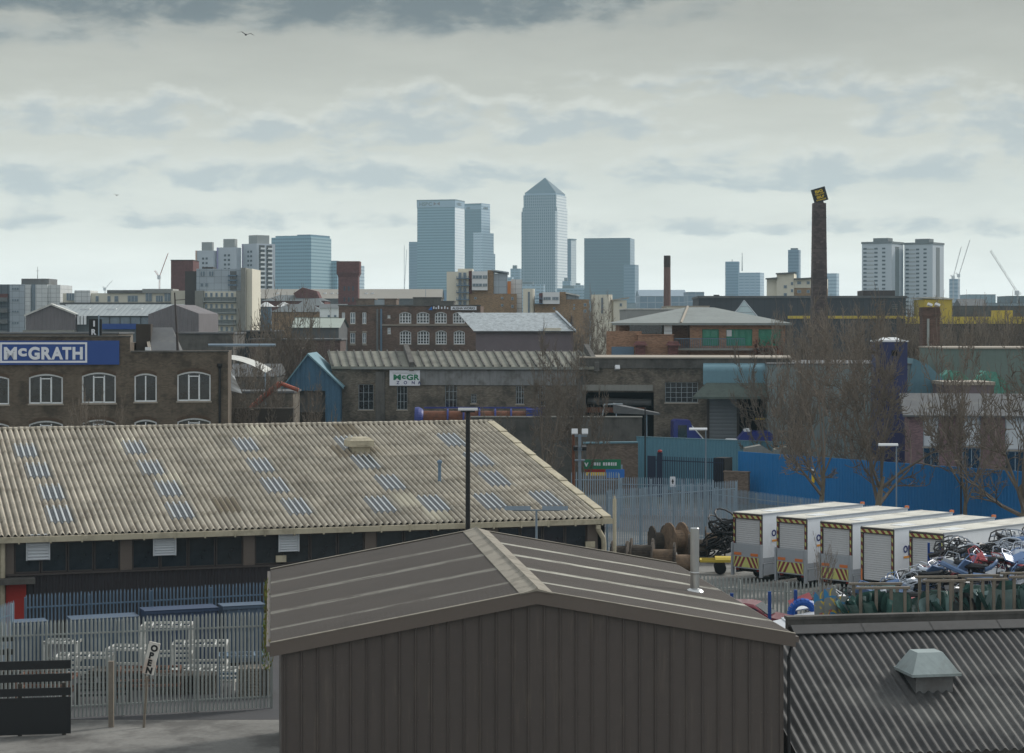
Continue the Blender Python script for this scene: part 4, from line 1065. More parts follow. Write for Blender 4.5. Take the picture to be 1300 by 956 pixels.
# stillages in the front row, each with its windscreens
def stillage(label,pa,pb,pt,Y,z0=1.0,ns=0,palette=(),glabel='',rz=3):
    a=at(pa,pt,Y); b_=at(pb,pt,Y); W=b_.x-a.x; zt=a.z; d_=1.3
    t=thing('timber_stillage',label,'stillage',(a.x,Y,z0),R(rz))
    hh=zt-z0
    for x in (.05,W*.36,W*.68,W-.05):
        f=MB(); f.box(x-.06,x+.06,-.05,.05,0,hh); f.build('post',M_['timber_grey'],t)
    for x in (.05,W-.05): f=MB(); f.box(x-.06,x+.06,d_-.05,d_+.05,0,hh); f.build('post',M_['timber_grey'],t)
    f=MB(); f.box(-.15,W+.15,-.09,.09,hh,hh+.09); f.build('top_rail',M_['timber_grey'],t)
    f=MB(); f.box(-.15,W+.15,d_-.09,d_+.09,hh,hh+.09); f.build('top_rail',M_['timber_grey'],t)
    f=MB(); f.box(-.1,W+.1,-.1,d_+.1,.12,.2); f.box(-.1,W+.1,-.08,0,.0,.12); f.box(-.1,W+.1,d_,d_+.08,0,.12); f.build('base',M_['timber_dark'],t)
    for i in range(ns):
        me=palette[i%len(palette)]; u=(i+.5)/ns
        rot=(R(rnd.uniform(-38,10)),R(rnd.uniform(-16,16)),R(rz+rnd.uniform(60,100) if rnd.random()<.6 else rz+rnd.uniform(-12,12)))
        piece('windscreen',me,(a.x+W*(.12+.76*u),Y+.1+d_*.75*rnd.random(),z0+.21),rot,glabel,'windscreen',glabel[:24])
WG=[windscreen_mesh(M_['screen_green'],1.4,1.8),windscreen_mesh(M_['screen_green'],1.3,1.65,.26)]; WP=[windscreen_mesh(M_['screen_pale'],1.3,1.55),windscreen_mesh(M_['screen_green'],1.2,1.7),windscreen_mesh(M_['scrap_black'],1.1,1.4),windscreen_mesh(M_['screen_green'],1.3,1.3)]
WS=[windscreen_mesh(M_['screen_green'],.9,.6),windscreen_mesh(M_['screen_pale'],.8,.5)]
stillage('timber stillage farthest left, packed with dark green windscreens',1091,1151,748,83,2.0,22,WG,'green windscreen packed upright in the leftmost timber stillage')
stillage('timber stillage second from left, sagging glass and a black part inside',1176,1222,739,84.5,2.0,14,WP,'pale green windscreen in the second timber stillage from the left')
stillage('timber stillage second from right, tall posts around teal glass',1232,1276,737,86,2.0,16,WP,'teal windscreen in the second timber stillage from the right')
stillage('timber stillage at the right edge of the picture',1286,1335,734,86,2.0,12,WP,'teal windscreen in the timber stillage at the right edge')
# deck for the stillages
f=MB(); f.add([(13.5,81.5,1.0),(40,86,1.0),(40,90,1.0),(13.5,86.5,1.0),(13.5,81.5,1.95),(40,86,1.95),(40,90,1.95),(13.5,86.5,1.95)],[(4,5,6,7),(0,1,5,4),(1,2,6,5),(2,3,7,6),(3,0,4,7)])
struct('loading_deck',f,M_['dark_concrete'])
# loose piles of panels
DOORS=[door_mesh(M_[k]) for k in ('scrap_black','scrap_blue','scrap_silver','scrap_red','scrap_white','scrap_blue')]
BUMP=[bumper_mesh(M_[k]) for k in ('scrap_black','scrap_silver','scrap_black','scrap_blue')]
FRM=[frame_mesh(M_[k]) for k in ('scrap_black','scrap_black','scrap_silver')]
BON=[bonnet_mesh(M_[k]) for k in ('scrap_silver','scrap_red','scrap_white','scrap_blue','scrap_black')]
for me_ in DOORS+BUMP+FRM+BON:
    for v_ in me_.vertices: v_.co*=.74
def pile(n,pa,pb,profile,Y0,Y1,zb,kinds,where):
    """profile: list of (photo x, photo y) giving the top line of the heap"""
    for i in range(n):
        px=rnd.uniform(pa,pb); Y=rnd.uniform(Y0,Y1)
        for (xa,ya),(xb,yb) in zip(profile[:-1],profile[1:]):
            if xa<=px<=xb: pt=ya+(yb-ya)*(px-xa)/(xb-xa); break
        zt=H-(pt-HY)*Y/FPX-.55; z=zb+(zt-zb)*(1-rnd.random()**1.7)
        k=rnd.choice(kinds); x=(px-CX)*Y/FPX
        nm,me,l={'d':('car_door',rnd.choice(DOORS),'car door'),'b':('bumper',rnd.choice(BUMP),'car bumper'),'f':('body_frame',rnd.choice(FRM),'black window frame'),'h':('bonnet',rnd.choice(BON),'car bonnet'),'w':('windscreen',rnd.choice(WS),'loose windscreen')}[k]
        flat={'d':70,'b':15,'f':35,'h':20,'w':60}[k]
        piece(nm,me,(x,Y,z),(R(rnd.uniform(-flat,flat)),R(rnd.uniform(-25,25)),R(rnd.uniform(-60,60))),'%s lying in the %s'%(l,where),l.split()[-1],'%ss in the %s'%(l,where))
pile(230,1115,1320,[(1115,746),(1135,730),(1170,716),(1200,708),(1232,702),(1262,697),(1320,692)],90,94.5,2.4,'ddbbfhhb','main heap of car parts')
pile(62,1195,1330,[(1195,690),(1215,672),(1225,690),(1262,690),(1266,668),(1330,664)],94,96.5,4.2,'fffbf','black upper tangle of the heap')
pile(90,1040,1130,[(1040,757),(1065,748),(1090,742),(1130,738)],88,91,1.6,'bbfdw','low dark heap left of the stillages')
pile(26,1150,1300,[(1150,740),(1300,736)],86.5,88.5,2.0,'dhwwb','gaps between the stillages')
# bulk of the heap under its loose top
f=MB(); n=26; vs=[]
for i in range(n+1):
    px=1118+(1345-1118)*i/n; x=(px-CX)*92/FPX
    zt=2.6+min(1.0,(px-1118)/90)*.9+rnd.uniform(-.3,.3)
    vs+=[(x,89.8,.5),(x,90.2+rnd.uniform(-.2,.3),zt-.5),(x,92.5,zt),(x,95.5,zt-.2),(x,96.6,.5)]
f.add(vs,[(i*5+j,(i+1)*5+j,(i+1)*5+j+1,i*5+j+1) for i in range(n) for j in range(4)])
o=f.build('scrap_heap',mat('scrap_dark',(38,38,42),rough=.6,var=.5,scale=1.2,fine=4,bump=.25,bscale=3)); o['kind']='stuff'; o['label']='tangled dark base of the main heap of car parts'
# blue racking uprights
def rack(label,px,pt,Y,w,rz=0):
    p_=at(px,pt,Y); t=thing('racking_frame',label,'racking',(p_.x,Y,1.0),R(rz)); hh=p_.z-1
    for x in (0,w): f=MB(); f.box(x-.05,x+.05,-.05,.05,0,hh); f.build('upright',M_['rack_blue'],t)
    f=MB(); z=.3; k=0
    while z<hh-.6: f.tube((0,0,z+.6*(k%2)),(w,0,z+.6*((k+1)%2)),.02,.02,4); z+=.6; k+=1
    f.box(0.05,w-.05,-.02,.02,hh-.5,hh-.45); f.build('bracing',M_['rack_blue'],t)
rack('blue racking frame standing in front of the nearest lorry body shutter',1179,689,97,.52)
rack('blue racking frame amid the black upper tangle',1229,690,96,.5)
rack('blue racking frame near the right end of the heap',1272,700,95,.5)
for i,(px,pt,l) in enumerate([(929,753,'leftmost, by the red car'),(977,751,'second from left, tallest, beside the red car'),(1010,749,'third from left, before the pale palings'),(1052,747,'at the right, left of the stillages')]):
    p_=at(px,pt,89); f=MB(); f.box(-.07,.07,-.07,.07,0,p_.z); o=f.build('rack_post',M_['rack_blue']); o.location=(p_.x,89,0); tag(o,'blue steel racking post, '+l,'post','blue racking posts beyond the brown unit')
# white sheets, blue tarpaulin, murals, pallets between the brown unit and the scrap
def slab(label,name,cat,px,py,Y,size,rot,m):
    p_=at(px,py,Y); f=MB(); f.obox((0,0,0),size); o=f.build(name,M_[m]); o.location=p_; o.rotation_euler=[R(a) for a in rot]; return tag(o,label,cat)
for i,(px,py,rz) in enumerate([(1002,792,30),(1018,787,24),(1034,784,18),(1049,781,14),(1016,800,28)]):
    o=slab('white sheet %s in the flat stack beside the brown unit'%('nearest the unit','second from the unit','third from the unit','farthest from the unit','lowest and nearest the camera')[i],'white_sheet','sheet',px,py,86+i*.3,(1.5,.9,.06),(18,-6,rz),'scrap_white')
slab('white board lying above the blue tarpaulin','white_board','board',1022,769,88,(1.1,.8,.05),(10,-8,10),'white_paint')
slab('pinkish panel propped at the top of the loose sheets','pink_panel','panel',1016,762,89,(1.0,.5,.05),(30,-22,0),'scrap_red')
f=MB()
for i in range(12):
    a=R(-20+i*17); r=.5
    f.tube((r*math.cos(a),0,r*math.sin(a)),(r*math.cos(a+R(17)),.0,r*math.sin(a+R(17))),.17,.16,8)
o=f.build('tarpaulin',M_['tarp_blue']); o.location=at(1019,779,87.2); tag(o,'bright blue rolled tarpaulin curling over the white sheets','tarpaulin')
# painted boards leaning together
def mural(t,co,color):
    n1=t.noise(co,1.6,2,.4,1.5); n2=t.noise(t.comb(*[t.m('ADD',q,7.7) for q in t.sep(co)[:3]]),1.3,2,.4,1.2)
    c=t.mix(t.ramp(n1,.53,.56),lin((122,128,126)),lin((196,172,64)))
    c=t.mix(t.ramp(n2,.55,.58),c,lin((52,124,170)))
    return t.mix(t.ramp(t.noise(co,2.4,3,.5,.8),.6,.62),c,lin((160,92,90)))
mat('mural_paint',(122,128,126),rough=.7,extra=mural)
for l,px,py,w,h,rx,rz in [('painted board with a blue swirl, nearest the green windscreens',1066,780,1.0,1.5,-12,-6),('tall painted board leaning at the left of its group',1042,776,.55,1.6,-8,10),('long grey and yellow painted board below the leftmost stillage',1098,788,1.9,.8,-14,4),('narrow red-brown painted board between its neighbours',1054,772,.5,1.6,-10,0)]:
    p_=at(px,py,84.5); f=MB(); f.obox((0,0,0),(w,.05,h)); o=f.build('painted_board',M_['mural_paint']); o.location=p_; o.rotation_euler=(R(rx),0,R(rz)); tag(o,l,'board')
# ================================================================= 10 works yard level and its retaining wall
g=MB(); g.box(-70,75,187,250,-.2,2.2); struct('works_yard',g,M_['yard_concrete'])
FB=M_['window_white']; GD=M_['glass_dark']
def wallmesh(F_,root,depth,ztop,holes,m,rev=.22,name='wall',x0=0,x1=None,zb=0.0,y=0.0,close=True):
    x1=F_.L if x1 is None else x1
    w=MB(); holed(w,x0,x1,zb,ztop,holes,y,rev)
    if close:
        w.poly([(x0,y,zb),(x0,y,ztop),(x0,y+depth,ztop),(x0,y+depth,zb)]); w.poly([(x1,y,zb),(x1,y+depth,zb),(x1,y+depth,ztop),(x1,y,ztop)])
        w.poly([(x0,y+depth,zb),(x0,y+depth,ztop),(x1,y+depth,ztop),(x1,y+depth,zb)]); w.poly([(x0,y,ztop),(x1,y,ztop),(x1,y+depth,ztop),(x0,y+depth,ztop)])
    return w.build(name,m,root)

# ================================================================= 11 brick office block with the blue signboard (left)
F1=Fac(-90,157,289.5,159.5); r1=F1.thing('brick_warehouse','soot-stained brick block with arched white windows under a big blue signboard','building')
z_hi=F1.z(100,428); z_lo=F1.z(230,447); uS=F1.u(165)
tops=[(-25,11.5,477,513.5,2,.22),(36.7,79.7,474.6,512.5,3,.28),(104,147,472.7,511.6,3,.28),(170.6,199,474,510,2,.22),(225,267.4,471.4,509,3,.28)]
low=[(-25,11.5,536.7,575,2,.22),(36.7,79.7,534,573,3,.28),(104,147,532.5,572,3,.28),(170.6,199,532.6,570,2,.22),(225,267.4,530.7,570,3,.28)]
W1=[]
for a in tops+low:
    u0,u1,z0,z1=F1.rect(*a[:4]); W1.append((u0,u1,z0,z1,a[5],a[4]))
wallmesh(F1,r1,11,z_lo-.001,[w[:5] for w in W1],M_['soot_brick'])
f=MB(); f.box(0,uS,0,.45,z_lo,z_hi); f.box(uS-.6,uS+.0,.451,11,z_lo,z_hi-.5); f.build('parapet_wall',M_['soot_brick'],r1)
f=MB(); f.box(-.05,uS+.06,-.08,.55,z_hi,z_hi+.12); f.build('coping',M_['dark_concrete'],r1)
f=MB(); f.box(uS+.062,F1.L+.06,-.08,.4,z_lo+.0,z_lo+.12); f.build('coping',M_['dark_concrete'],r1)
for (u0,u1,z0,z1,ar,nv) in W1:
    window(r1,(u0,u1,z0,z1),y=.1,nv=nv,fw=.10,fmat=FB,gmat=GD,sill=M_['stone_trim'],arch=ar*.9,cen=((.34,.66) if nv==3 else None))
    if nv==3:
        w_=u1-u0; f=MB(); x0,x1=u0+w_*.34,u0+w_*.66; d=.07
        f.box(x0,x0+d,.06,.099,z0+.05,z1-.35); f.box(x1-d,x1,.06,.099,z0+.05,z1-.35); f.box(x0,x1,.06,.099,z1-.42,z1-.35); f.box(x0,x1,.06,.099,z0+.05,z0+.12); f.build('casement',FB,r1)
    # brick arch over the opening
    f=MB(); n=10; w_=u1-u0
    for i in range(n):
        a0=(u0+w_*i/n, z1-ar*(2*i/n-1)**2); a1=(u0+w_*(i+1)/n, z1-ar*(2*(i+1)/n-1)**2)
        f.prism_y([(a0[0],a0[1]+.01),(a1[0],a1[1]+.01),(a1[0],a1[1]+.26),(a0[0],a0[1]+.26)],-.02,.0)
    f.build('arch',mat('arch_brick',(84,70,58),rough=.95,var=.25,scale=2,fine=8) if 'arch_brick' not in MATS else MATS['arch_brick'],r1)
# sign
u0,u1,z0,z1=F1.rect(-46,151.6,432.5,463)
f=MB(); f.box(u0,u1,-.22,-.03,z0,z1); sb=f.build('signboard',M_['sign_blue'],r1)
a0,a1,b0,b1=F1.rect(.5,111,434.5,460.5); th=.15
f=MB(); f.box(a0,a1,-.25,-.221,b0,b0+th); f.box(a0,a1,-.25,-.221,b1-th,b1); f.box(a0,a0+th,-.25,-.221,b0+th,b1-th); f.box(a1-th,a1,-.25,-.221,b0+th,b1-th); f.build('sign_border',M_['sign_white'],sb)
u_,_,zb_,zt_=F1.rect(5.5,105,441,455.5); hh=(zt_-zb_)/.70
mW=F1.u(22)-u_; 
text('M',hh,M_['sign_white'],sb,(u_,-.25,zb_),depth=.02,fat=.055,width=F1.u(22)-u_)
text('c',hh*.92,M_['sign_white'],sb,(F1.u(23.5),-.25,F1.z(30,451.5)),depth=.02,fat=.05,width=F1.u(34.5)-F1.u(23.5))
for ch,xa,xb in (('G',36.5,51),('R',53,66),('A',65.5,80.5),('T',79.5,91),('H',92.5,105.5)):
    text(ch,hh,M_['sign_white'],sb,(F1.u(xa),-.25,zb_),depth=.02,fat=.055,width=F1.u(xb)-F1.u(xa))
# rooftop pieces: slate lean-to, boards, lights, aerial, pipe
f=MB(); pa=F1.u(184); pb=F1.u(226)
f.add([(F1.u(187),3.5,z_lo),(F1.u(226),3.5,z_lo),(F1.u(212),7.5,z_lo+1.9),(F1.u(176),7.5,z_lo+1.9),(F1.u(176),7.6,z_lo),(F1.u(226),7.6,z_lo)],[(0,1,2,3),(0,3,4),(1,5,2),(3,2,5,4)])
f.build('roof_lean_to',M_['slate'],r1)
f=MB(); f.add([(F1.u(187)-.12,3.4,z_lo+.0),(F1.u(187)+.12,3.4,z_lo+.05),(F1.u(176)+.12,7.5,z_lo+2.0),(F1.u(176)-.12,7.5,z_lo+2.0)],[(0,1,2,3)]); f.build('lean_to_edge',M_['stone_trim'],r1)
f=MB(); f.box(uS+.1,F1.u(186),5,7.4,z_lo,z_hi+1.0); f.build('stair_head',M_['timber_dark'],r1)
f=MB(); f.box(F1.u(184),F1.u(191),.1,.4,z_lo+.13,z_lo+.38); f.build('floodlight',M_['lamp_glass'],r1)
f=MB(); x=F1.u(279); f.tube((x,-.1,0),(x,-.1,z_lo-1.2),.09,.09,8); f.lathe([(.1,0),(.2,.2),(.2,.4)],8,(x,-.1,z_lo-1.3)); f.build('downpipe',M_['black_paint'],r1)
# tall thin pole with aerials on the roof
px_=F1.u(222); f=MB(); zt=F1.z(219,371); f.tube((px_+.15,1.5,z_lo),(px_-.1,1.5,zt),.11,.05,8); f.tube((px_-.1,1.5,zt-.6),(px_+.7,1.5,zt-.55),.03,.03,5); f.build('aerial_pole',M_['dark_frame'],r1)
# small white sign with "I R" standing behind
p_=at(121,428,175); f=MB()
t=thing('roof_sign','narrow dark roof sign with pale letters behind the brick block','sign',(p_.x,175,0)); 
f=MB(); f.box(-.55,.55,0,.12,0,H-(405-HY)*175/FPX); f.build('board',M_['black_paint'],t)
text('I',.62,M_['sign_white'],t,(-.18,-.02,H-(414-HY)*175/FPX),depth=.01,fat=.04); text('R',.62,M_['sign_white'],t,(-.35,-.02,H-(424.5-HY)*175/FPX),depth=.01,fat=.03)
f=MB(); f.box(.25,.35,-.05,.0,0,H-(400-HY)*175/FPX); f.build('post',M_['galv'],t)

# ================================================================= 12 the works: blue gable shed, long roofs, brick wall
Yw=200.0
t=Fac(361,Yw,432,Yw); rb=t.thing('gable_shed','small blue-painted gable shed with an open bay, left end of the works','shed')
L=t.L; ze=t.z(410,490); za=t.z(391,449); zp=t.z(432,488)
hx0,hx1=t.u(371.5),t.u(413); hz=t.z(400,496)
f=MB()
f.poly([(0,0,2.2),(hx0,0,2.2),(hx0,0,hz),(hx1,0,hz),(hx1,0,2.2),(L,0,2.2),(L,0,zp),(t.u(391),0,za),(0,0,ze)][::1])
f.poly([(0,0,2.2),(0,0,ze),(0,9,ze),(0,9,2.2)]); f.poly([(L,0,2.2),(L,9,2.2),(L,9,zp),(L,0,zp)])
f.poly([(hx0,0,2.2),(hx0,.4,2.2),(hx0,.4,hz),(hx0,0,hz)]); f.poly([(hx1,0,2.2),(hx1,0,hz),(hx1,.4,hz),(hx1,.4,2.2)]); f.poly([(hx0,0,hz),(hx0,.4,hz),(hx1,.4,hz),(hx1,0,hz)])
mat('faded_blue_paint',(66,100,124),rough=.75,var=.2,scale=.5,streak=.35,pat=('ribs',.5,.04,'u'))
f.build('wall',M_['faded_blue_paint'],rb)
f=MB(); xm=t.u(391)
f.add([(-.3,-.25,ze-.2),(xm,-.25,za+.05),(xm,9,za+.05),(-.3,9,ze-.2),(L+.35,-.25,zp-.25),(L+.35,9,zp-.25)],[(0,1,2,3),(1,4,5,2)]); 
f.add([(-.3,-.25,ze-.4),(xm,-.25,za-.15),(L+.35,-.25,zp-.45),(-.3,-.25,ze-.2),(xm,-.25,za+.05),(L+.35,-.25,zp-.25)],[(0,1,4,3),(1,2,5,4)])
f.build('roof',M_['teal_pale'],rb)
f=MB(); f.box(hx0,hx1,.9,1.0,2.2,t.z(400,524)); f.build('dark_screen',M_['timber_dark'],rb)
f=MB(); f.box(hx0,hx1,1.5,1.6,t.z(400,524),hz); f.build('back_sheet',M_['dull_metal'],rb)
# wall with roof, from the shed to the right
F2=Fac(433,Yw+2,1000,Yw-3); r2=F2.thing('works_building','long grimy brick works with a ribbed two-pitch roof and flat-roofed right half','industrial building')
z_e=F2.z(600,467)
holes=[]
def H_(x0,x1,y0,y1): 
    q=F2.rect(x0,x1,y0,y1); holes.append(q); return q
wins=[H_(472-25,472-7,489,516) if False else F2.rect(455,474,488,520)]
wl=[(504,517,490,520),(565,580,487,518),(598,605,500,512),(655,665,490,513),(683,692,490,515)]
op1=F2.rect(742,830,498,560); grd=F2.rect(844.5,886,485.5,511); shut=F2.rect(899,936,500,560); op2=F2.rect(938,993,503,560)
hs=[F2.rect(*a) for a in wl]+[wins[0]]
wallmesh(F2,r2,14,z_e,hs+[op1,grd,op2],M_['works_brick'],rev=.3,zb=2.2)
for q in hs: window(r2,q,y=.12,nv=3,nh=3,fw=.05,fmat=M_['window_grey'],gmat=GD,sill=M_['stone_trim'])
window(r2,grd,y=.15,nv=6,nh=4,fw=.05,fmat=M_['window_grey'],gmat=GD,sill=M_['stone_trim'])
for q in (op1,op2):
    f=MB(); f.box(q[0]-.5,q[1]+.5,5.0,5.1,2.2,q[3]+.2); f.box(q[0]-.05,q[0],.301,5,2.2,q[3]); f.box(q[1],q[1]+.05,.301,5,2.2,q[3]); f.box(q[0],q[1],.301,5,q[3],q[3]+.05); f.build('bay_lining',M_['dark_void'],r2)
# rusty and pale pipes, tank in the left opening
f=MB(); zz=op1[3]-.9; f.tube((op1[0]+.2,1.5,zz),(op1[1]-.3,1.5,zz-.15),.35,.35,10); f.build('duct',M_['dull_metal'],r2)
f=MB(); f.box(op1[0]-.05,op1[1]-.8,.5,.7,zz-1.1,zz-.6); f.build('rusty_beam',M_['rust'],r2)
f=MB(); q=F2.rect(959,980,531,533.5); f.box(q[0],q[1],.6,.8,q[2],q[3]); f.build('yellow_beam',M_['sign_yellow'],r2)
f=MB(); f.box(shut[0],shut[1],-.12,-.01,2.2,shut[3]); f.build('shutter_door',mat('shutter_pale',(120,126,130),rough=.6,var=.08,pat=('ribs',.35,.02,'z')),r2)
for px in (899,937,): 
    f=MB(); x=F2.u(px); f.box(x-.12,x+.12,-.2,-.01,2.2,shut[3]); f.build('column',M_['dark_frame'],r2)
# plinth courses, buttress
for px in (483,738):
    f=MB(); x=F2.u(px); f.box(x-.45,x+.45,-.25,-.001,2.2,z_e-.4); f.build('buttress',M_['dark_concrete'],r2)
# grey cladding band with the banner
q=F2.rect(498,735,470,489); f=MB(); f.box(q[0],q[1],-.12,-.004,q[2],q[3]); f.build('cladding_band',mat('grimy_grey',(128,130,130),rough=.8,var=.25,scale=.4,fine=2,streak=.5,dirt=(84,80,74),dirt_amt=.6),r2)
q=F2.rect(495,533.5,470,489.5); f=MB(); f.box(q[0],q[1],-.22,-.125,q[2],q[3]); bn=f.build('banner',M_['sign_white'],r2)
text('M',.72,M_['sign_green'],bn,(F2.u(500),-.235,F2.z(510,482)),depth=.006,fat=.03,width=F2.u(509.5)-F2.u(500)); text('c',.6,M_['sign_green'],bn,(F2.u(510.5),-.235,F2.z(510,480.5)),depth=.006,fat=.03,width=F2.u(515.5)-F2.u(510.5))
text('G',.72,M_['sign_green'],bn,(F2.u(516.5),-.235,F2.z(510,482)),depth=.006,fat=.03,width=F2.u(525)-F2.u(516.5)); text('R',.72,M_['sign_green'],bn,(F2.u(526),-.235,F2.z(510,482)),depth=.006,fat=.03,width=F2.u(533)-F2.u(526))
for ch,px in zip(('Z','O','N','A'),(504,513,523,531)): text(ch,.42,M_['text_blue'],bn,(F2.u(px),-.235,F2.z(510,487.5)),depth=.006,fat=.01)
f=MB(); f.box(F2.u(499),F2.u(529),-.235,-.221,F2.z(510,473.9),F2.z(510,473.3)); f.build('banner_rule',M_['galv_dull'],bn)
# ribbed pitched roofs
zr_=lambda px,py,d_: H-(py-HY)*(F2.A.y+F2.u(px)*F2.s+d_)/FPX
def ribbed(x0,x1,zt,ze_,dpt,lean,name='roof'):
    f=MB(); z1=ze_; 
    f.poly([(x0,-.25,z1),(x1,-.25,z1),(x1-lean,dpt,zt),(x0-lean,dpt,zt)]); f.poly([(x0-lean,dpt,zt),(x1-lean,dpt,zt),(x1-lean,dpt*2,z1),(x0-lean,dpt*2,z1)])
    f.poly([(x0,-.25,z1-.25),(x1,-.25,z1-.25),(x1,-.25,z1),(x0,-.25,z1)])
    x=x0+.2
    while x<x1-.1:
        a=(x,-.27,z1+.01); b_=(x-lean,dpt,zt+.01); w=.06
        f.add([(a[0]-w,a[1],a[2]),(a[0]+w,a[1],a[2]),(b_[0]+w,b_[1],b_[2]),(b_[0]-w,b_[1],b_[2]),(a[0]-w,a[1],a[2]+.14),(a[0]+w,a[1],a[2]+.14),(b_[0]+w,b_[1],b_[2]+.14),(b_[0]-w,b_[1],b_[2]+.14)],[(4,5,6,7),(0,1,5,4),(1,2,6,5),(0,4,7,3)],1)
        x+=.85
    return f.build(name,[M_['old_roof'],M_['dark_concrete']],r2)
lean=1.5; dpt=5.0
zt_=zr_(600,446,dpt); 
ribbed(F2.u(421),F2.u(521),zt_,z_e+.12,dpt,lean); ribbed(F2.u(526),F2.u(757),zt_,z_e+.12,dpt,lean)
f=MB(); f.poly([(F2.u(421),-.1,z_e),(F2.u(421),10,z_e),(F2.u(421)-lean,dpt,zt_-.1)]); f.box(F2.u(421),-.01,.05,13.9,2.2,z_e-.01); f.build('end_wall',M_['works_brick'],r2)
for px in (523,758):       # raised parapet walls through the roof
    x=F2.u(px); f=MB()
    f.add([(x-.2,-.4,z_e-.3),(x+.25,-.4,z_e-.3),(x+.25-lean,dpt,zt_),(x-.2-lean,dpt,zt_),(x-.2,-.4,z_e+.55),(x+.25,-.4,z_e+.55),(x+.25-lean,dpt,zt_+.75),(x-.2-lean,dpt,zt_+.75),(x-.2-lean,dpt*2,z_e),(x+.25-lean,dpt*2,z_e),(x-.2-lean,dpt*2,z_e+.5),(x+.25-lean,dpt*2,z_e+.5)],[(0,1,5,4),(4,5,6,7),(0,4,7,3),(1,2,6,5),(7,6,11,10),(6,2,9,11),(3,7,10,8)])
    f.build('parapet',M_['dark_concrete'],r2)
f=MB(); f.box(F2.u(447),F2.u(742),-.42,-.26,z_e-.15,z_e+.05); f.build('gutter',mat('pale_gutter',(132,136,132),rough=.8,var=.2),r2)
# flat right half: parapet of grey panels
q=F2.rect(736,1004,455,471); f=MB(); f.box(q[0],q[1],-.1,13,z_e+.001,q[3]); 
for i in range(12): x=q[0]+(q[1]-q[0])*i/12; f.box(x,x+.12,-.16,-.101,q[2],q[3])
f.build('parapet_cladding',M_['dark_concrete'],r2)
f=MB(); f.box(q[0]-.1,q[1]+.1,-.25,13.1,q[3],q[3]+.12); f.build('roof_edge',M_['stone_trim'],r2)
f=MB(); qq=F2.rect(740,829,488.5,496); f.box(qq[0],qq[1],-.3,-.12,qq[2],qq[3]); f.build('lintel',M_['concrete'],r2)
qq=F2.rect(781,787,464,469); f=MB(); f.obox(((qq[0]+qq[1])/2,-.35,(qq[2]+qq[3])/2),(.45,.35,.4),(R(-25),0,R(15))); f.build('floodlight',M_['lamp_glass'],r2)
# curved teal fascia and hipped canopy
q=F2.rect(893,1046,461,488); n=8; f=MB(); pr=[]
for i in range(n+1): a=R(90*i/n); pr.append((-1.3*math.sin(a)*.999-.1, q[2]+ (q[3]-q[2])*(1-.35*(1-math.cos(a)))))
pr=[(-.1,q[3])]+pr[1:]+[(-1.4,q[2]),(-.1,q[2])]
f.prism_x(pr,q[0],q[1]); f.build('curved_fascia',M_['teal_pale'],r2)
q=F2.rect(880,998,485.5,502.5); f=MB(); x0,x1=q[0],q[1]; zt=q[3]; zb=q[2]
f.add([(x0+1.3,-1.41,zt),(x1-2.2,-1.41,zt),(x1,-3.2,zb),(x0,-3.2,zb),(x0+1.3,-.12,zb+.1),(x1-.6,-.12,zb+.1)],[(3,2,1,0),(0,4,3),(2,5,1),(3,4,5,2)]); f.box(x0,x1,-3.25,-3.2,zb-.2,zb); f.build('canopy',mat('mossy_canopy',(86,96,90),rough=.9,var=.2,dirt=(60,62,58),dirt_amt=.5),r2)
# ================================================================= 13 trommel and lorries in the works yard
tY=193; c_=at(0,532,tY).z; x0=at(531,0,tY).x; x1=at(692,0,tY).x
tr=thing('rotary_drum','long rusty rotary screen drum banded in royal blue before the works wall','machine',(x0,tY,c_))
f=MB(); f.lathe([(.78,.3),(.78,x1-x0-.2)],24,axis='x'); f.build('barrel',M_['rust'],tr)
f=MB(); f.lathe([(.55,-.35),(1.12,-.3),(1.15,.05),(1.0,.35),(.82,.5)],28,axis='x'); f.build('inlet_collar',M_['royal_blue'],tr)
f=MB(); f.lathe([(.5,-.36),(.1,-.36)],16,axis='x'); f.build('opening',M_['dark_void'],tr)
L_=x1-x0
for i in range(6):
    xx=2.7+i*(L_-4.5)/5; f=MB(); f.lathe([(.80,0),(.98,.02),(.98,.16),(.80,.18)],28,(xx,0,0),axis='x'); f.build('band',M_['royal_blue'],tr)
f=MB(); f.box(1.6,3.4,-1.0,1.0,-1.15,-.85); f.box(1.8,2.2,-1,1,-3.8+2.2-c_+c_,-1.15) if False else f.box(1.8,2.2,-.9,.9,2.2-c_,-1.15); f.box(L_-1.8,L_-.2,-1.1,1.1,-.95,.95); f.box(L_-1.4,L_-.8,-.9,.9,2.2-c_,-.95); f.box(.5,L_,.9,1.1,.95,1.1); f.build('support_frame',M_['royal_blue'],tr)
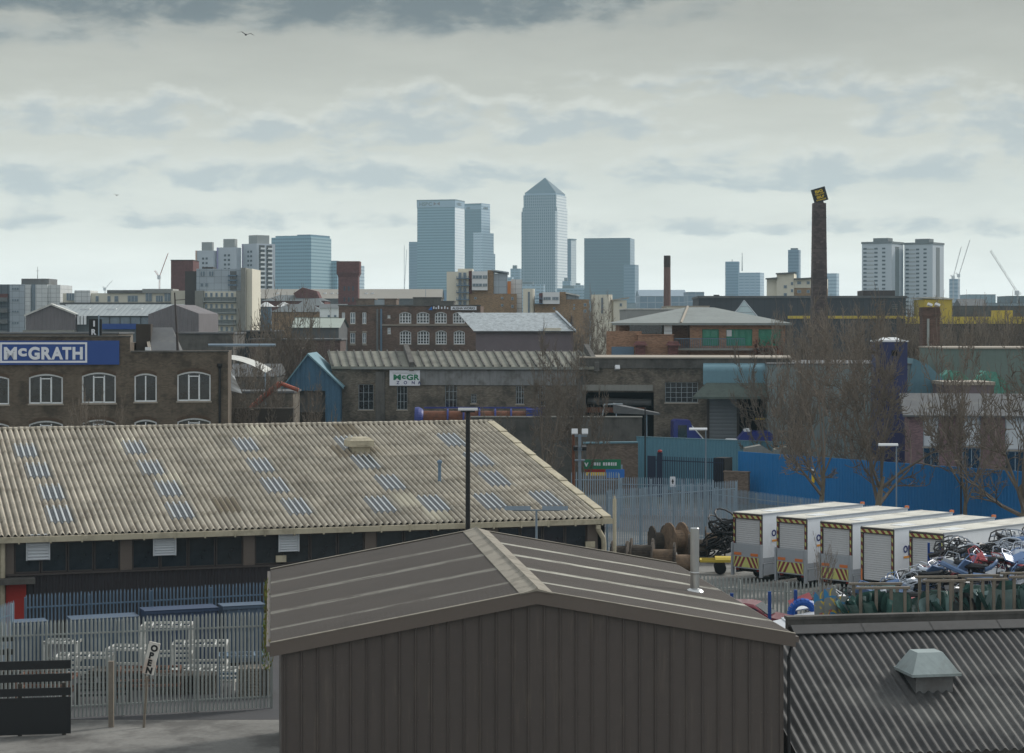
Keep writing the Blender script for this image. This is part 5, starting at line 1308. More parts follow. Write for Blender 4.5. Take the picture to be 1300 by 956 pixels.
# dark wall with a pale coping in front of the yard
wF=Fac(598,186,815,186); rw=wF.thing('retaining_wall','dark stained retaining wall with a thin pale coping below the works','wall'); zz=wF.z(700,530)
f=MB(); f.box(0,wF.L,0,.5,0,zz); f.build('wall',M_['dark_concrete'],rw); f=MB(); f.box(-.05,wF.L+.05,-.08,.55,zz,zz+.1); f.build('coping',M_['concrete'],rw)
bF=Fac(746,180,810,181); rw=bF.thing('boundary_wall','old brown brick wall with a teal coping right of the green sign','wall'); zz=bF.z(780,563)
f=MB(); f.box(0,bF.L,0,.4,0,zz); f.build('wall',M_['mid_brick'],rw); f=MB(); f.box(-.3,bF.L,-.08,.48,zz,zz+.14); f.build('coping',M_['teal_pale'],rw)
def cab(label,pa,pb,pt,Y,rz,kind):
    a=at(pa,pt,Y); b_=at(pb,pt,Y); Lx=b_.x-a.x; zt=a.z-2.2
    t=thing('lorry',label,'lorry',(a.x,Y,2.2),R(rz))
    m=M_['cab_blue']
    if kind==0:
        L_=Lx; f=MB(); W=2.4
        pr=[(0,.7),(L_,.7),(L_,1.9),(L_*.93,2.3),(L_*.62,zt-.55),(L_*.55,zt-.05),(L_*.1,zt),(0,zt-.15)]
        f.prism_y(pr,0,W); f.build('cab',m,t)
        f=MB(); f.prism_y([(L_*.15,1.75),(L_*.45,1.75),(L_*.45,zt-.5),(L_*.15,zt-.5)],-.02,-.001); f.build('side_window',GD,t)
        f=MB(); f.box(-1.2,-.1,.1,W-.1,.8,1.9); f.build('battery_box',M_['window_grey'],t)
        f=MB(); f.box(-3,L_*.9,.3,W-.3,.45,.75); f.build('chassis',M_['chassis'],t)
        for x in (L_*.7,-2.2):
            for y in (-.03,W-.27):
                f=MB(); f.lathe([(.2,0),(.5,.01),(.5,.28),(.2,.3)],18); w_=f.build('wheel',M_['rubber'],t,loc=(x,y,.5),rot=(R(-90),0,0)); f=MB(); f.lathe([(.05,.31),(.24,.3)],12); f.build('rim',M_['white_paint'],w_)
        f=MB(); f.prism_y([(L_*.62,zt-.5),(L_+.1,1.95),(L_+.1,1.8),(L_*.62,zt-.65)],-.1,.3); f.build('wind_deflector',M_['white_paint'],t)
    else:
        L_=Lx; W=2.4; f=MB(); f.prism_y([(1.6,.9),(L_,.9),(L_,zt-.5),(L_-.6,zt),(2.2,zt),(1.6,zt-.7)],0,W); f.build('body',M_['cab_blue'],t)
        f=MB(); f.prism_y([(0,.5),(1.55,.5),(1.55,zt-.75),(.6,zt-.75),(.05,zt-1.5)],.05,W-.05); f.build('cab',M_['white_paint'],t)
        f=MB(); f.box(2.2,L_*.55,.1,W-.1,zt,zt+.22); f.build('roof_sheet',M_['white_paint'],t)
        f=MB(); f.box(2.6,L_*.6,-.02,-.002,zt-1.25,zt-.95); f.build('white_stripe',M_['sign_white'],t)
        f=MB(); f.box(-.05,.1,-.02,.4,zt-1.7,zt-1.4); f.build('beacon',M_['orange_mark'],t)
        for x in (.8,L_-1.4,L_-2.7):
            for y in (-.03,W-.27): f=MB(); f.lathe([(.2,0),(.5,.01),(.5,.28),(.2,.3)],18); f.build('wheel',M_['rubber'],t,loc=(x,y,.5),rot=(R(-90),0,0))
    return t
cab('royal blue lorry cab showing above the teal hoarding',855,893,533,191,2,0)
cab('royal blue lorry with white cab and pale roof sheet, near the grey shutter',915,985,548,191,-3,1)
# tipped skip-loader arm and canopy (blue sheet) left of the hoarding
p_=at(790,516,189); t=thing('lean_to_canopy','sloping blue-grey sheet canopy on thin posts over the yard','canopy',(p_.x,189,0))
zz=p_.z; f=MB(); f.add([(-.8,-1,zz+.2),(3.4,-1.2,zz-.6),(3.4,1.2,zz-.6),(-.8,1.2,zz+.3),(-.8,-1,zz-.6),(3.4,-1.2,zz-.75),(3.4,1.2,zz-.75),(-.8,1.2,zz-.5)],[(0,1,2,3),(4,7,6,5),(0,4,5,1),(1,5,6,2),(2,6,7,3),(3,7,4,0)]); f.build('roof_sheet',M_['slate'],t)
for x in (-.6,2.2): f=MB(); f.tube((x,-.9,0),(x,-.9,zz-.5),.05); f.build('post',M_['galv'],t)
f=MB(); f.path([(-1.9,-.6,zz-1.2),(-1.7,-.6,zz+.2),(0,-.6,zz+.25)],.07,6); f.build('bracket_frame',M_['window_grey'],t)
# green-topped skip / grubby tarps behind the blue hoarding
for (l,pa,pb,pt,Y,m) in (('pale mound of sheeting rising above the left end of the blue hoarding',946,982,566,173.5,'concrete'),('mossy heap behind the blue hoarding, right of the pale sheeting',984,1012,568,171.5,'old_roof')):
    a=at(pa,pt,Y); b_=at(pb,pt,Y); f=MB(); w=b_.x-a.x
    f.prism_y([(0,0),(w,0),(w*1.25,a.z-.9),(w*.6,a.z),(w*.05,a.z-.25)],0,1.5); o=f.build('sheeted_load',M_[m]); o.location=(a.x,Y+.9,0); tag(o,l,'sheeted heap')
# ================================================================= 14 teal mill building, blue silo, brick stack, purple house
F3=Fac(975,193,1172,192); r3=F3.thing('teal_building','weathered pale teal corrugated building behind the bare trees','industrial building')
zt=F3.z(1050,463); f=MB(); f.box(0,F3.L,0,18,0,zt); f.build('wall',mat('teal_weathered',(126,138,138),rough=.75,var=.18,scale=.3,fine=2,streak=.35,pat=('ribs',.5,.04,'u')),r3)
f=MB(); f.prism_y([(F3.L*.86,zt+.001),(F3.L+1.7,F3.z(1172,482)),(F3.L+1.7,0),(F3.L,0),(F3.L,zt-3)],-.05,.0) if False else f.box(-.1,F3.L+.1,-.1,18.1,zt,zt+.12); f.build('roof',M_['slate'],r3)
f=MB(); a,b_=F3.u(1148),F3.u(1178); c3,d3=F3.u(1205),F3.z(1205,490)
f.prism_y([(a,zt-3),(b_,zt-3),(c3,d3-1.5),(c3,d3),(b_,F3.z(1177,463)),(a+.8,zt+.6)],-.4,5); f.build('side_gable',mat('teal_bright',(94,128,140),rough=.7,var=.15,streak=.2),r3)
f=MB(); f.box(F3.u(1000),F3.u(1020),-.03,-.001,2,F3.z(1010,520)); f.build('pilaster',M_['dark_concrete'],r3)
sx0=at(1113,432,184); sx1=at(1152,432,184); t=thing('silo_tower','tall square royal blue tower with a white cap behind the bare trees','tower',(sx0.x,184,0)); w=sx1.x-sx0.x
f=MB(); f.box(0,w,0,w,0,sx0.z-.15); 
for k in range(1,5): f.box(-.04,w+.04,-.04,w+.04,sx0.z*k/5,sx0.z*k/5+.08)
f.build('body',mat('silo_blue',(46,52,92),rough=.5,var=.2,scale=.6,streak=.3),t)
f=MB(); f.prism_z([(-.08,-.08),(w+.08,-.08),(w+.08,w+.08),(-.08,w+.08)],sx0.z-.15,sx0.z,0); f.prism_z([(.3,.3),(w-.3,.3),(w-.3,w-.3),(.3,w-.3)],sx0.z+.001,sx0.z+.25,0,.5); f.build('cap',M_['white_paint'],t)
f=MB(); f.box(w*.48,w*.68,-.03,-.001,sx0.z-1.4,sx0.z-.9); f.build('vent',M_['dark_void'],t)
a=at(1171.5,390,212); b_=at(1193,390,212); w=b_.x-a.x; t=thing('brick_stack','square dark brick stack with a white security lamp cluster on its top','chimney',(a.x,212,0))
f=MB(); f.box(0,w,0,w,0,a.z-.9); f.box(-.08,w+.08,-.08,w+.08,a.z-.9,a.z-.45); f.box(-.02,w+.02,-.02,w+.02,a.z-.449,a.z); f.build('shaft',M_['chimney_brick'],t)
f=MB(); f.tube((w*.3,-.15,0),(w*.3,-.15,a.z-1.2),.13); f.build('pipe',M_['galv_dull'],t)
for x in (w*.3,w*.75): f=MB(); f.obox((x+.2,.0,a.z+.25),(.5,.35,.25),(R(-20),R(20),0)); f.build('lamp',M_['lamp_glass'],t)
# purple brick house
F4=Fac(1152,170,1440,167); r4=F4.thing('terrace_house','purplish brick terrace with tall white-blinded windows and a grey roof, far right','house')
z4=F4.z(1200,528); zrr=H-(500.5-HY)*172/FPX
ws=[(1172,1192,529.5,567),(1172,1192,568.5,600),(1222,1245,528.5,566),(1222,1245,568.5,600),(1276,1302,529,571),(1276,1302,573,604)]
q4=[F4.rect(*a) for a in ws]
wallmesh(F4,r4,9,z4,[(q[0],q[1],q[2],min(q[3],z4-.05)) for q in q4],M_['pink_brick'],rev=.2)
mat('blind_white',(206,210,212),rough=.8,var=.04)
for i,q in enumerate(q4): window(r4,(q[0],q[1],q[2],min(q[3],z4-.05)),y=.1,nv=(1 if i%2==0 else 2),fw=.07,fmat=M_['window_grey'],gmat=(M_['blind_white'] if i%2==0 else GD),sill=M_['stone_trim'])
f=MB(); xk=F4.u(1214); f.add([(xk,-.5,z4+.0),(F4.L,-.5,z4+.0),(F4.L,5,zrr),(-.6,5,zrr),(F4.L,10,z4),(-.4,10,z4),(-.35,-.35,z4-.0)],[(0,1,2,3),(3,2,4,5),(6,0,3),(6,3,5)]); f.box(-.4,F4.L,-.5,-.351,z4-.08,z4+.06); f.build('roof',M_['slate'],r4)
f=MB(); x=F4.u(1219); f.tube((x,-.12,0),(x,-.12,z4),.06); f.build('downpipe',M_['black_paint'],r4)
# low buildings right of the stack
F5=Fac(1198,200,1450,200); r5=F5.thing('long_shed','long grey-green flat shed beyond the terrace roof','shed'); f=MB(); zt=F5.z(1250,443); f.box(0,F5.L,0,12,0,zt); f.build('wall',mat('green_grey',(110,124,118),rough=.85,var=.12,streak=.2),r5); f=MB(); f.box(-.1,F5.L+.1,-.15,12.1,zt,zt+.15); f.build('roof',M_['stone_trim'],r5)
for l,pa,pb,pt in (('first mound of green netting behind the terrace roof, beside the brick stack',1200,1228,470),('second mound of green netting further right behind the terrace roof',1246,1272,471)):
    a=at(pa,pt,192); b_=at(pb,pt,192); w=b_.x-a.x; f=MB(); f.prism_y([(-.6,a.z-2.5),(w+.9,a.z-2.5),(w+.6,a.z-1.2),(w*.7,a.z-.1),(w*.25,a.z),(-.1,a.z-.5)],0,2.5); o=f.build('netting_mound',M_['netting']); o.location=(a.x,192,0); tag(o,l,'netting')
F6=Fac(1200,186,1262,186); r6=F6.thing('low_annex','low annex with a pale weathered parapet behind the terrace roof','building'); zt=F6.z(1230,489); f=MB(); f.box(0,F6.L,0,6,0,zt); f.build('wall',M_['purple_grey'],r6); f=MB(); f.box(-.1,F6.L+.1,-.12,6.1,zt,zt+.3); f.build('parapet',M_['stone_trim'],r6)
# ================================================================= 15 excavator, flag and odds behind the brick block
a=at(303,545,178); t=thing('excavator','orange excavator with its long boom raised, half hidden by a bare tree','excavator',(a.x,178,0))
zz=a.z; f=MB(); f.path([(0,0,zz-1),(.6,0,zz+1.4),(2.0,0,zz+2.7),(3.6,0,zz+4.0)],.26,8); f.build('boom',M_['excavator_orange'],t)
f=MB(); f.path([(3.6,0,zz+4.0),(5.2,0,zz+3.4)],.18,8); f.build('arm',M_['excavator_orange'],t)
f=MB(); f.box(-1.2,1.4,-1.2,1.2,.9,2.6); f.box(-.9,.2,-1.2,-.2,2.6,3.6); f.build('cab',M_['excavator_orange'],t); f=MB(); f.box(-1.8,1.8,-1.3,-.7,0,.8); f.build('track',M_['rubber'],t); f=MB(); f.box(-1.8,1.8,.7,1.3,0,.8); f.build('track',M_['rubber'],t)
a=at(291,481,168); t=thing('white_flag','small white flag hanging from a pole beside the brick block','flag',(a.x,168,0)); f=MB(); f.tube((0,0,0),(0,0,a.z+.9),.04); f.build('pole',M_['galv'],t)
f=MB(); n=6; f.add([(.05+.0*i,0,a.z+.8-i*.35) for i in range(n)]+[(.25+.16*i,.08*math.sin(i*2),a.z+.6-i*.36) for i in range(n)],[(i,i+1,n+i+1,n+i) for i in range(n-1)]); f.build('cloth',M_['white_paint'],t)
def lowblock(name,label,cat,pa,pb,pt,Y,depth,m,roofm=None,edge=.15,pitch=0,pb_t=None):
    F_=Fac(pa,Y,pb,Y); r_=F_.thing(name,label,cat); zt=H-(pt-HY)*Y/FPX
    f=MB(); f.box(0,F_.L,0,depth,0,zt); f.build('wall',m,r_)
    f=MB()
    if pitch: f.prism_x([(-.2,zt),(depth/2,zt+pitch),(depth+.2,zt)],-.15,F_.L+.15)
    else: f.box(-edge,F_.L+edge,-edge,depth+edge,zt,zt+.18)
    f.build('roof',roofm or M_['slate'],r_); return r_,F_
lowblock('brick_shed','long dark brick shed behind the excavator and bare tree','shed',318,432,432,232,8,mat('dull_brick',(96,80,76),rough=.95,var=.2,scale=.3,fine=2,pat=('brick',.3,.1,(92,82,78)),dirt=(60,54,52),dirt_amt=.5),M_['slate'])
lowblock('yard_wall','low brown wall below the orange excavator','wall',290,372,521,172,1.0,M_['timber_dark'],M_['timber_dark'],edge=.0)
lowblock('low_shed','low grey shed roof behind the white flag','shed',290,350,478,205,9,M_['dark_concrete'],M_['slate'],pitch=1.2)
lowblock('low_workshop','flat dark workshop between the brick block and the blue gable shed','workshop',292,372,499,190,6,M_['works_brick'],M_['slate'])
a=at(300,455,185); t=thing('white_awning','white curved canvas awning behind the corner of the brick block','awning',(a.x,185,0)); zz=a.z
f=MB(); n=6; f.add([(-1.5+4.2*i/n,0,zz-1.3*(i/n)**2) for i in range(n+1)]+[(-1.2+4.2*i/n,2,zz+.3-1.3*(i/n)**2) for i in range(n+1)],[(i,i+1,n+2+i,n+1+i) for i in range(n)]); f.build('canvas',M_['grimy_white'],t)
for x in (-1.4,2.6): f=MB(); f.tube((x,.2,0),(x,.2,zz-(.0 if x<0 else 1.2)),.06); f.build('post',M_['galv'],t)
f=MB(); f.tube((-2.6,.5,zz+1.2),(3.5,.5,zz+1.2),.12); f.build('gantry_beam',M_['galv'],t)
# ================================================================= 16 second row: brick factory, warehouses, hip-roofed offices
F7=Fac(430,352,610,351.5); r7=F7.thing('brick_factory','long dark brick factory with small-paned windows and a white roof-edge signboard','building')
zp=F7.z(540,388.5)
top=[(507,522),(529,545),(552,567),(575,590),(597,604.5)]; W=[]
for a,b in top: W.append(F7.rect(a,b,396,410.5)+(.35,4,3))
for a,b in [(507.5,522),(530,545),(553,567),(576,590)]: W.append(F7.rect(a,b,419.5,437)+(.35,4,4))
for a,b in [(434,438),(444.5,451),(460,465)]:
    W.append(F7.rect(a,b,396.5,411)+(0,2,2)); W.append(F7.rect(a,b,422.5,436)+(0,2,2))
W.append(F7.rect(492,495.5,400,404)+(0,2,2)); W.append(F7.rect(492,496,416,424)+(0,2,2))
wallmesh(F7,r7,16,zp,[w[:5] for w in W],mat('factory_brick',(106,84,72),rough=.95,var=.18,scale=.2,fine=1,pat=('brick',.35,.12,(104,92,84)),dirt=(56,48,44),dirt_amt=.5),rev=.3)
for w in W: window(r7,w[:4],y=.15,nv=w[5],nh=w[6],fw=.13,fmat=M_['window_white'],gmat=M_['glass_blue'] if w[5]==2 else GD,sill=M_['stone_trim'],arch=w[4]*.8)
q=F7.rect(485,609,412,413.3); f=MB(); f.box(q[0],q[1],-.25,-.01,q[2],q[3]); f.build('string_course',M_['stone_trim'],r7)
for a,b,y_,m in ((452,475,380,'mid_brick'),(488,503,380,'mid_brick'),(524.5,560,378.3,'dark_concrete'),(560,576,383,'dark_concrete')):
    q=F7.rect(a,b,y_,388); f=MB(); f.box(q[0],q[1],.3,6,zp,q[3]); f.box(q[0]-.1,q[1]+.1,.2,6.1,q[3],q[3]+.15); f.build('roof_block',M_[m],r7)
q=F7.rect(475,488,380.5,388); f=MB(); f.box(q[0],q[1],.5,4,zp,q[3]); f.build('metal_housing',M_['window_grey'],r7)
f=MB(); f.box(-.1,F7.L+.1,-.12,.4,zp+.001,zp+.2); f.build('coping',M_['dark_concrete'],r7)
for px in (479,484): f=MB(); x=F7.u(px); f.box(x-.15,x+.15,-.2,-.01,0,zp-.5); f.build('downpipe',M_['galv_blue'] if px>480 else M_['dull_metal'],r7)
for pa,pb,y0,y1 in ((434,438,437.2,438.6),(444,452,420.5,422.2),(460,466,420.5,422.2),(444,452,437,438.5),(460,466,437,438.5)):
    q=F7.rect(pa,pb,y0,y1); f=MB(); f.box(q[0],q[1],-.06,-.004,q[2],q[3]); f.build('lintel',M_['stone_trim'],r7)
q=F7.rect(572.5,605,389,393.6); f=MB(); f.box(q[0],q[1],-.4,-.26,q[2],q[3]); sb=f.build('signboard',M_['sign_white'],r7)
text('ALGHA WORKS',(q[3]-q[2])/1.15,M_['black_paint'],sb,(q[0]+.25,-.42,q[2]+.12),depth=.01,fat=.01,width=q[1]-q[0]-.5)
q=F7.rect(544,549,389,393.6); f=MB(); f.prism_y([(q[0],q[2]),(q[1],q[2]),(q[1]-.1,q[3])],-.4,-.3); f.build('blue_emblem',M_['sign_skyblue'],r7)
f=MB()
for px,h_ in ((550,1.4),(553,.9),(556,1.8),(560,1.2),(564,1.5),(567.5,.9)): f.box(F7.u(px),F7.u(px)+.22,-.3,-.2,F7.z(px,391.6)-.1,F7.z(px,391.6)-.1+h_*.32)
f.build('lettering',M_['sign_white'],r7)
f=MB(); x=F7.u(540); f.tube((x,1,zp),(x,1,zp+3.5),.06,.03,5); f.build('flagpole',M_['galv'],r7)
# pale-roofed warehouse
F8=Fac(604,300,728,300); r8=F8.thing('pale_roof_warehouse','warehouse with a mottled pale slate roof, right of the brick factory','warehouse')
ze=F8.z(680,420); dp=9; zr8=H-(397-HY)*(300+dp)/FPX; L=F8.L; sh_=2.6
f=MB(); f.box(0,L,0,dp*2,0,ze-.01); f.poly([(L,0,ze-.01),(L,2*dp,ze-.01),(L-0,dp,zr8-.3)]); f.build('wall',M_['purple_grey'],r8)
f=MB(); f.poly([(-.3,-.3,ze-.05),(L+.3,-.3,ze-.05),(L+.3-sh_,dp,zr8),(-.3-sh_,dp,zr8)]); f.poly([(-.3-sh_,dp,zr8),(L+.3-sh_,dp,zr8),(L+.3,2*dp+.3,ze-.05),(-.3,2*dp+.3,ze-.05)]); f.build('roof',M_['light_roof'],r8)
f=MB(); f.add([(L+.05,-.35,ze-.2),(L+.4,-.35,ze-.2),(L+.4-sh_,dp,zr8-.05),(L+.05-sh_,dp,zr8-.05),(L+.05,-.35,ze+.15),(L+.4,-.35,ze+.15),(L+.4-sh_,dp,zr8+.3),(L+.05-sh_,dp,zr8+.3)],[(4,5,6,7),(0,1,5,4),(1,2,6,5)]); f.build('verge',M_['window_grey'],r8)
f=MB(); f.box(-.3,L+.3,-.5,-.31,ze-.25,ze-.03); f.build('gutter',M_['dark_frame'],r8)
q=F8.rect(690,712,412,419); f=MB(); f.box(q[0],q[1],-.1,3,q[2]-.4,q[3]-.5); f.build('dormer',M_['cream_render'],r8)
# hip-roofed offices with green windows
F9=Fac(784,252,997,251.5); r9=F9.thing('office_building','orange brick offices with a low hipped grey roof, glass pyramid and green windows','office')
xw=F9.u(876); zw=F9.z(930,410); 
ws=[(891.5,912.6,418,439),(922,955,418,439),(963,991.5,418,439)]; q9=[F9.rect(*a) for a in ws]
dark=F9.rect(809,843,412,424)
wallmesh(F9,r9,22,zw,q9,M_['orange_brick'],x0=xw,rev=.25)
wallmesh(F9,r9,18,zw,[],M_['orange_brick'],x0=0.3,x1=xw-.01,y=3.0,name='recessed_wall')
mat('window_green',(34,122,96),rough=.5,var=.1)
for q,nv in zip(q9,(2,4,3)): window(r9,q,y=.12,nv=nv,nh=2,fw=.16,fmat=M_['window_green'],gmat=M_['green_glass'])
q=F9.rect(922.5,929,419,427); f=MB(); f.box(q[0],q[1],.1,.119,q[2],q[3]); f.build('blind',M_['blind_white'],r9)
f=MB(); zr9=H-(389.6-HY)*260/FPX; ov=.7
A_=[(-ov,-ov,zw),(F9.L+ov,-ov,zw),(F9.L+ov,24,zw),(-ov,24,zw)]; r_a=(F9.u(880),11,zr9); r_b=(F9.u(915),11,zr9-.05)
f.add(A_+[r_a,r_b],[(0,1,5,4),(1,2,5),(2,3,4,5),(3,0,4)]); f.box(-ov,F9.L+ov,-ov-.03,-ov,zw-.28,zw-.0); f.poly([(-ov,-ov,zw-.02),(-ov,24,zw-.02),(F9.L+ov,24,zw-.02),(F9.L+ov,-ov,zw-.02)]); f.build('roof',mat('office_roof',(132,138,136),rough=.85,var=.1,scale=.3,fine=2,dirt=(104,108,104),dirt_amt=.3),r9)
f=MB(); a=Vector(((F9.u(864)),-ov,zw+.02)); b_=Vector(r_a); f.tube(a,b_+Vector((0,0,.05)),.16,.16,6); f.build('hip_tiles',M_['stone_trim'],r9)
f=MB(); x0,x1=F9.u(936),F9.u(971); y0=8; xm=(x0+x1)/2; w=(x1-x0)/2; zb=zw+.6; zt=H-(381-HY)*(248+y0+w)/FPX
f.add([(x0,y0,zb),(x1,y0,zb),(x1,y0+2*w,zb),(x0,y0+2*w,zb),(xm,y0+w,zt)],[(0,1,4),(1,2,4),(2,3,4),(3,0,4)]); pg=f.build('glass_pyramid',mat('pyramid_glass',(150,168,170),rough=.2,var=.15,spec=.7),r9)
f=MB(); 
for c_ in ((x0,y0,zb),(x1,y0,zb),(x1,y0+2*w,zb)): f.tube(c_,(xm,y0+w,zt),.1,.07,5)
for k in (.33,.66): f.tube((x0+w*k,y0+w*k,zb+(zt-zb)*k),(x1-w*k,y0+w*k,zb+(zt-zb)*k),.05,.05,4)
f.build('glazing_bar',M_['window_grey'],pg)
q=F9.rect(770,814,420.5,455); f=MB(); f.box(q[0],q[1],-1.5,1.5,0,q[3]); f.build('brick_box',M_['orange_brick'],r9)
q=F9.rect(809,853,425.5,455); f=MB(); f.box(q[0],q[1],-3.5,-1.501,0,q[3]); f.box(q[0]-.1,q[1]+.1,-3.6,-1.4,q[3],q[3]+.12); f.build('balcony_box',M_['orange_brick'],r9)
q=F9.rect(843,853,410,425); f=MB(); f.box(q[0],q[1],-.2,.6,q[2],q[3]-.2); f.build('column',M_['pale_clad'],r9)
q=F9.rect(800,842,411,424); f=MB(); f.box(q[0],q[1],2.2,2.9,q[2],q[3]); f.build('dark_recess',GD,r9)
q=F9.rect(855,944,430,442); f=MB(); 
x=q[0]
while x<q[1]: f.box(x,x+.05,-1.6,-1.55,q[2],q[3]); x+=.22
f.box(q[0],q[1],-1.62,-1.53,q[3]-.03,q[3]+.06); f.build('balcony_railing',M_['galv_blue'],r9)
f=MB(); f.box(q[0],q[1]+4,-1.6,-.01,q[2]-.25,q[2]); f.build('balcony_floor',M_['concrete'],r9)
for a,b in ((805,817),(846,858)):
    q=F9.rect(a,b,438,455); f=MB(); f.box(q[0],q[1],-5.2,-3.7,0,q[3]); f.prism_z([(q[0]-.3,-5.5),(q[1]+.3,-5.5),(q[1]+.3,-3.6),(q[0]-.3,-3.6)],q[3],q[3]+.5,0,.6); f.build('brick_pier',M_['red_brick'],r9)
q=F9.rect(776,804,440,453); f=MB(); f.box(q[0],q[1],-1.7,-1.51,q[2],q[3]); f.build('metal_door',M_['galv_blue'],r9)
for px in (898,931,969): f=MB(); q=F9.rect(px-2,px+2,411.5,413); f.box(q[0],q[1],-.2,-.01,q[2],q[3]); f.build('wall_light',M_['sign_yellow'],r9)
f=MB(); rb_=random.Random(9); q=F9.rect(955,992,433,450)
for i in range(260):
    x=rb_.uniform(q[0],q[1]); z=rb_.uniform(q[2]-1,q[3]); f.add([(x,-2.2+rb_.random(),z),(x+rb_.uniform(-.6,.6),-2.2+rb_.random(),z+.5),(x+.06,-2.2,z+.02)],[(0,1,2)])
o=f.build('russet_shrub',mat('russet',(124,72,56),rough=1,var=.3)); o.location=F9.loc; o.rotation_euler=(0,0,F9.ang); tag(o,'russet climbing shrub on the balcony edge of the orange brick offices','shrub')

# ================================================================= 17 dark industrial hall, yellow store, tall chimneys
F10=Fac(887,450,1150,448); r10=F10.thing('dark_hall','long flat dark industrial hall with a thin yellow band along its foot','industrial building')
zt=F10.z(1000,378.5); f=MB(); f.box(0,F10.L,0,30,0,zt); f.build('wall',mat('charcoal_clad',(62,64,70),rough=.7,var=.1,scale=.1,pat=('grid',1.2,30,(50,52,58),.05)),r10)
f=MB(); f.box(-.2,F10.L+.2,-.3,30.2,zt,zt+.5); f.build('roof_edge',M_['slate'],r10)
q=F10.rect(1097,1138,368.5,378); f=MB(); f.box(q[0],q[1],2,12,zt+.5,q[3]); f.build('plant_room',mat('plant_brown',(72,64,62),rough=.8),r10)
q=F10.rect(907,914,374,378); f=MB(); f.box(q[0],q[1],2,4,zt+.5,q[3]); f.build('roof_unit',M_['dark_frame'],r10)
q=F10.rect(1000,1150,401,404.5); f=MB(); f.box(q[0],q[1],-.5,-.01,q[2],q[3]); f.build('yellow_band',M_['yellow_paint'],r10)
q=F10.rect(1132,1140,385,392); f=MB()
for i in range(3): f.box(q[0],q[1],-.1,-.01,q[2]+i*(q[3]-q[2])/3,q[2]+(i+.5)*(q[3]-q[2])/3)
f.build('louvre',M_['slate'],r10)
F11=Fac(1174,440,1209,440); r11=F11.thing('yellow_store','bright yellow storage block with a pale angled roof behind the brick stack','building'); zt=F11.z(1190,379)
f=MB(); f.box(0,F11.L,0,12,0,zt-.2); f.build('wall',M_['yellow_paint'],r11); f=MB(); f.prism_y([(-.5,zt+.3),(-.5,zt+.05),(F11.L+.3,zt-.25),(F11.L+.3,zt+.0),(F11.L*.5,zt+.35)],-.5,12.4); f.build('roof',M_['grimy_white'],r11)
F12=Fac(1150,430,1460,428.2); r12=F12.thing('yellow_fence','long yellow-panelled boundary at the back of the treeline','fence'); zt=F12.z(1250,402); zm=F12.z(1250,411)
f=MB(); f.box(0,F12.L,.05,.5,0,zm-.01); f.build('lower_wall',M_['timber_dark'],r12)
f=MB(); f.box(0,F12.L,0,.5,zm,zt); 
for i in range(12): x=F12.L*i/12; f.box(x,x+.3,-.15,-.01,zm,zt)
f.build('panel',M_['yellow_paint'],r12)
q=F12.rect(1265,1287,394,402); f=MB(); f.box(q[0],q[1],1,6,0,q[3]); f.build('yellow_unit',M_['yellow_paint'],r12)
# tall tapering square chimney with the tilted sign
Yc_=330; a=at(1028,410,Yc_).x; zt=H-(258-HY)*Yc_/FPX; xc=at(1039.8,0,Yc_).x
t=thing('factory_chimney','tall tapering dark brick factory chimney, crooked square sign on its top','chimney',(xc,Yc_,0))
w0=(1051.5-1029)*Yc_/FPX/2*1.0; w1=(1046.5-1031)*Yc_/FPX/2
f=MB(); nst=14
for i in range(nst):
    z0=zt*i/nst; z1=zt*(i+1)/nst; k=lambda z:w0+(w1-w0)*z/zt
    zz0=k(z0); zz1=k(z1); f.add([(-zz0,-zz0,z0),(zz0,-zz0,z0),(zz0,zz0,z0),(-zz0,zz0,z0),(-zz1,-zz1,z1),(zz1,-zz1,z1),(zz1,zz1,z1),(-zz1,zz1,z1)],[(0,1,5,4),(1,2,6,5),(2,3,7,6),(3,0,4,7)]+([(4,5,6,7)] if i==nst-1 else []))
f.build('shaft',mat('stack_brick',(92,82,80),rough=.95,var=.25,scale=.15,fine=.9,pat=('brick',.5,.3,(76,66,64)),dirt=(52,46,46),dirt_amt=.5),t)
for i in range(5,14,2): f=MB(); z=zt*i/nst; k_=w0+(w1-w0)*z/zt+.03; f.box(-k_,k_,-k_,k_,z,z+.12); f.build('iron_band',M_['dark_frame'],t)
f=MB(); f.prism_z([(-w1*.7,-w1*.7),(w1*.7,-w1*.7),(w1*.7,w1*.7),(-w1*.7,w1*.7)],zt,zt+.5,0,.8); f.build('crown',M_['dark_frame'],t)
sg=at(1041.5,247,Yc_-1.2); sw=17.6*Yc_/FPX
s=thing('chimney_sign','crooked black square sign lettered in yellow on the tall chimney top','sign',(sg.x,Yc_-w1*.3,sg.z))
s.rotation_euler=(0,R(-16),0)
f=MB(); f.box(-sw/2,sw/2,-.35,.35,-sw/2,sw/2); f.build('panel',M_['black_paint'],s)
text('BIG',.62,M_['sign_yellow'],s,(-.62,-.36,.38),depth=.01,fat=.02,width=1.24)
text('YELLOW',.34,M_['sign_yellow'],s,(-.8,-.36,.02),depth=.01,fat=.008,width=1.6)
text('SELF',.52,M_['sign_yellow'],s,(-.62,-.36,-.52),depth=.01,fat=.02,width=1.24)
text('STORAGE',.3,M_['sign_yellow'],s,(-.8,-.36,-.9),depth=.01,fat=.008,width=1.6)
Y2=385; p_=at(847,324.5,Y2); w0=8.6*Y2/FPX/2
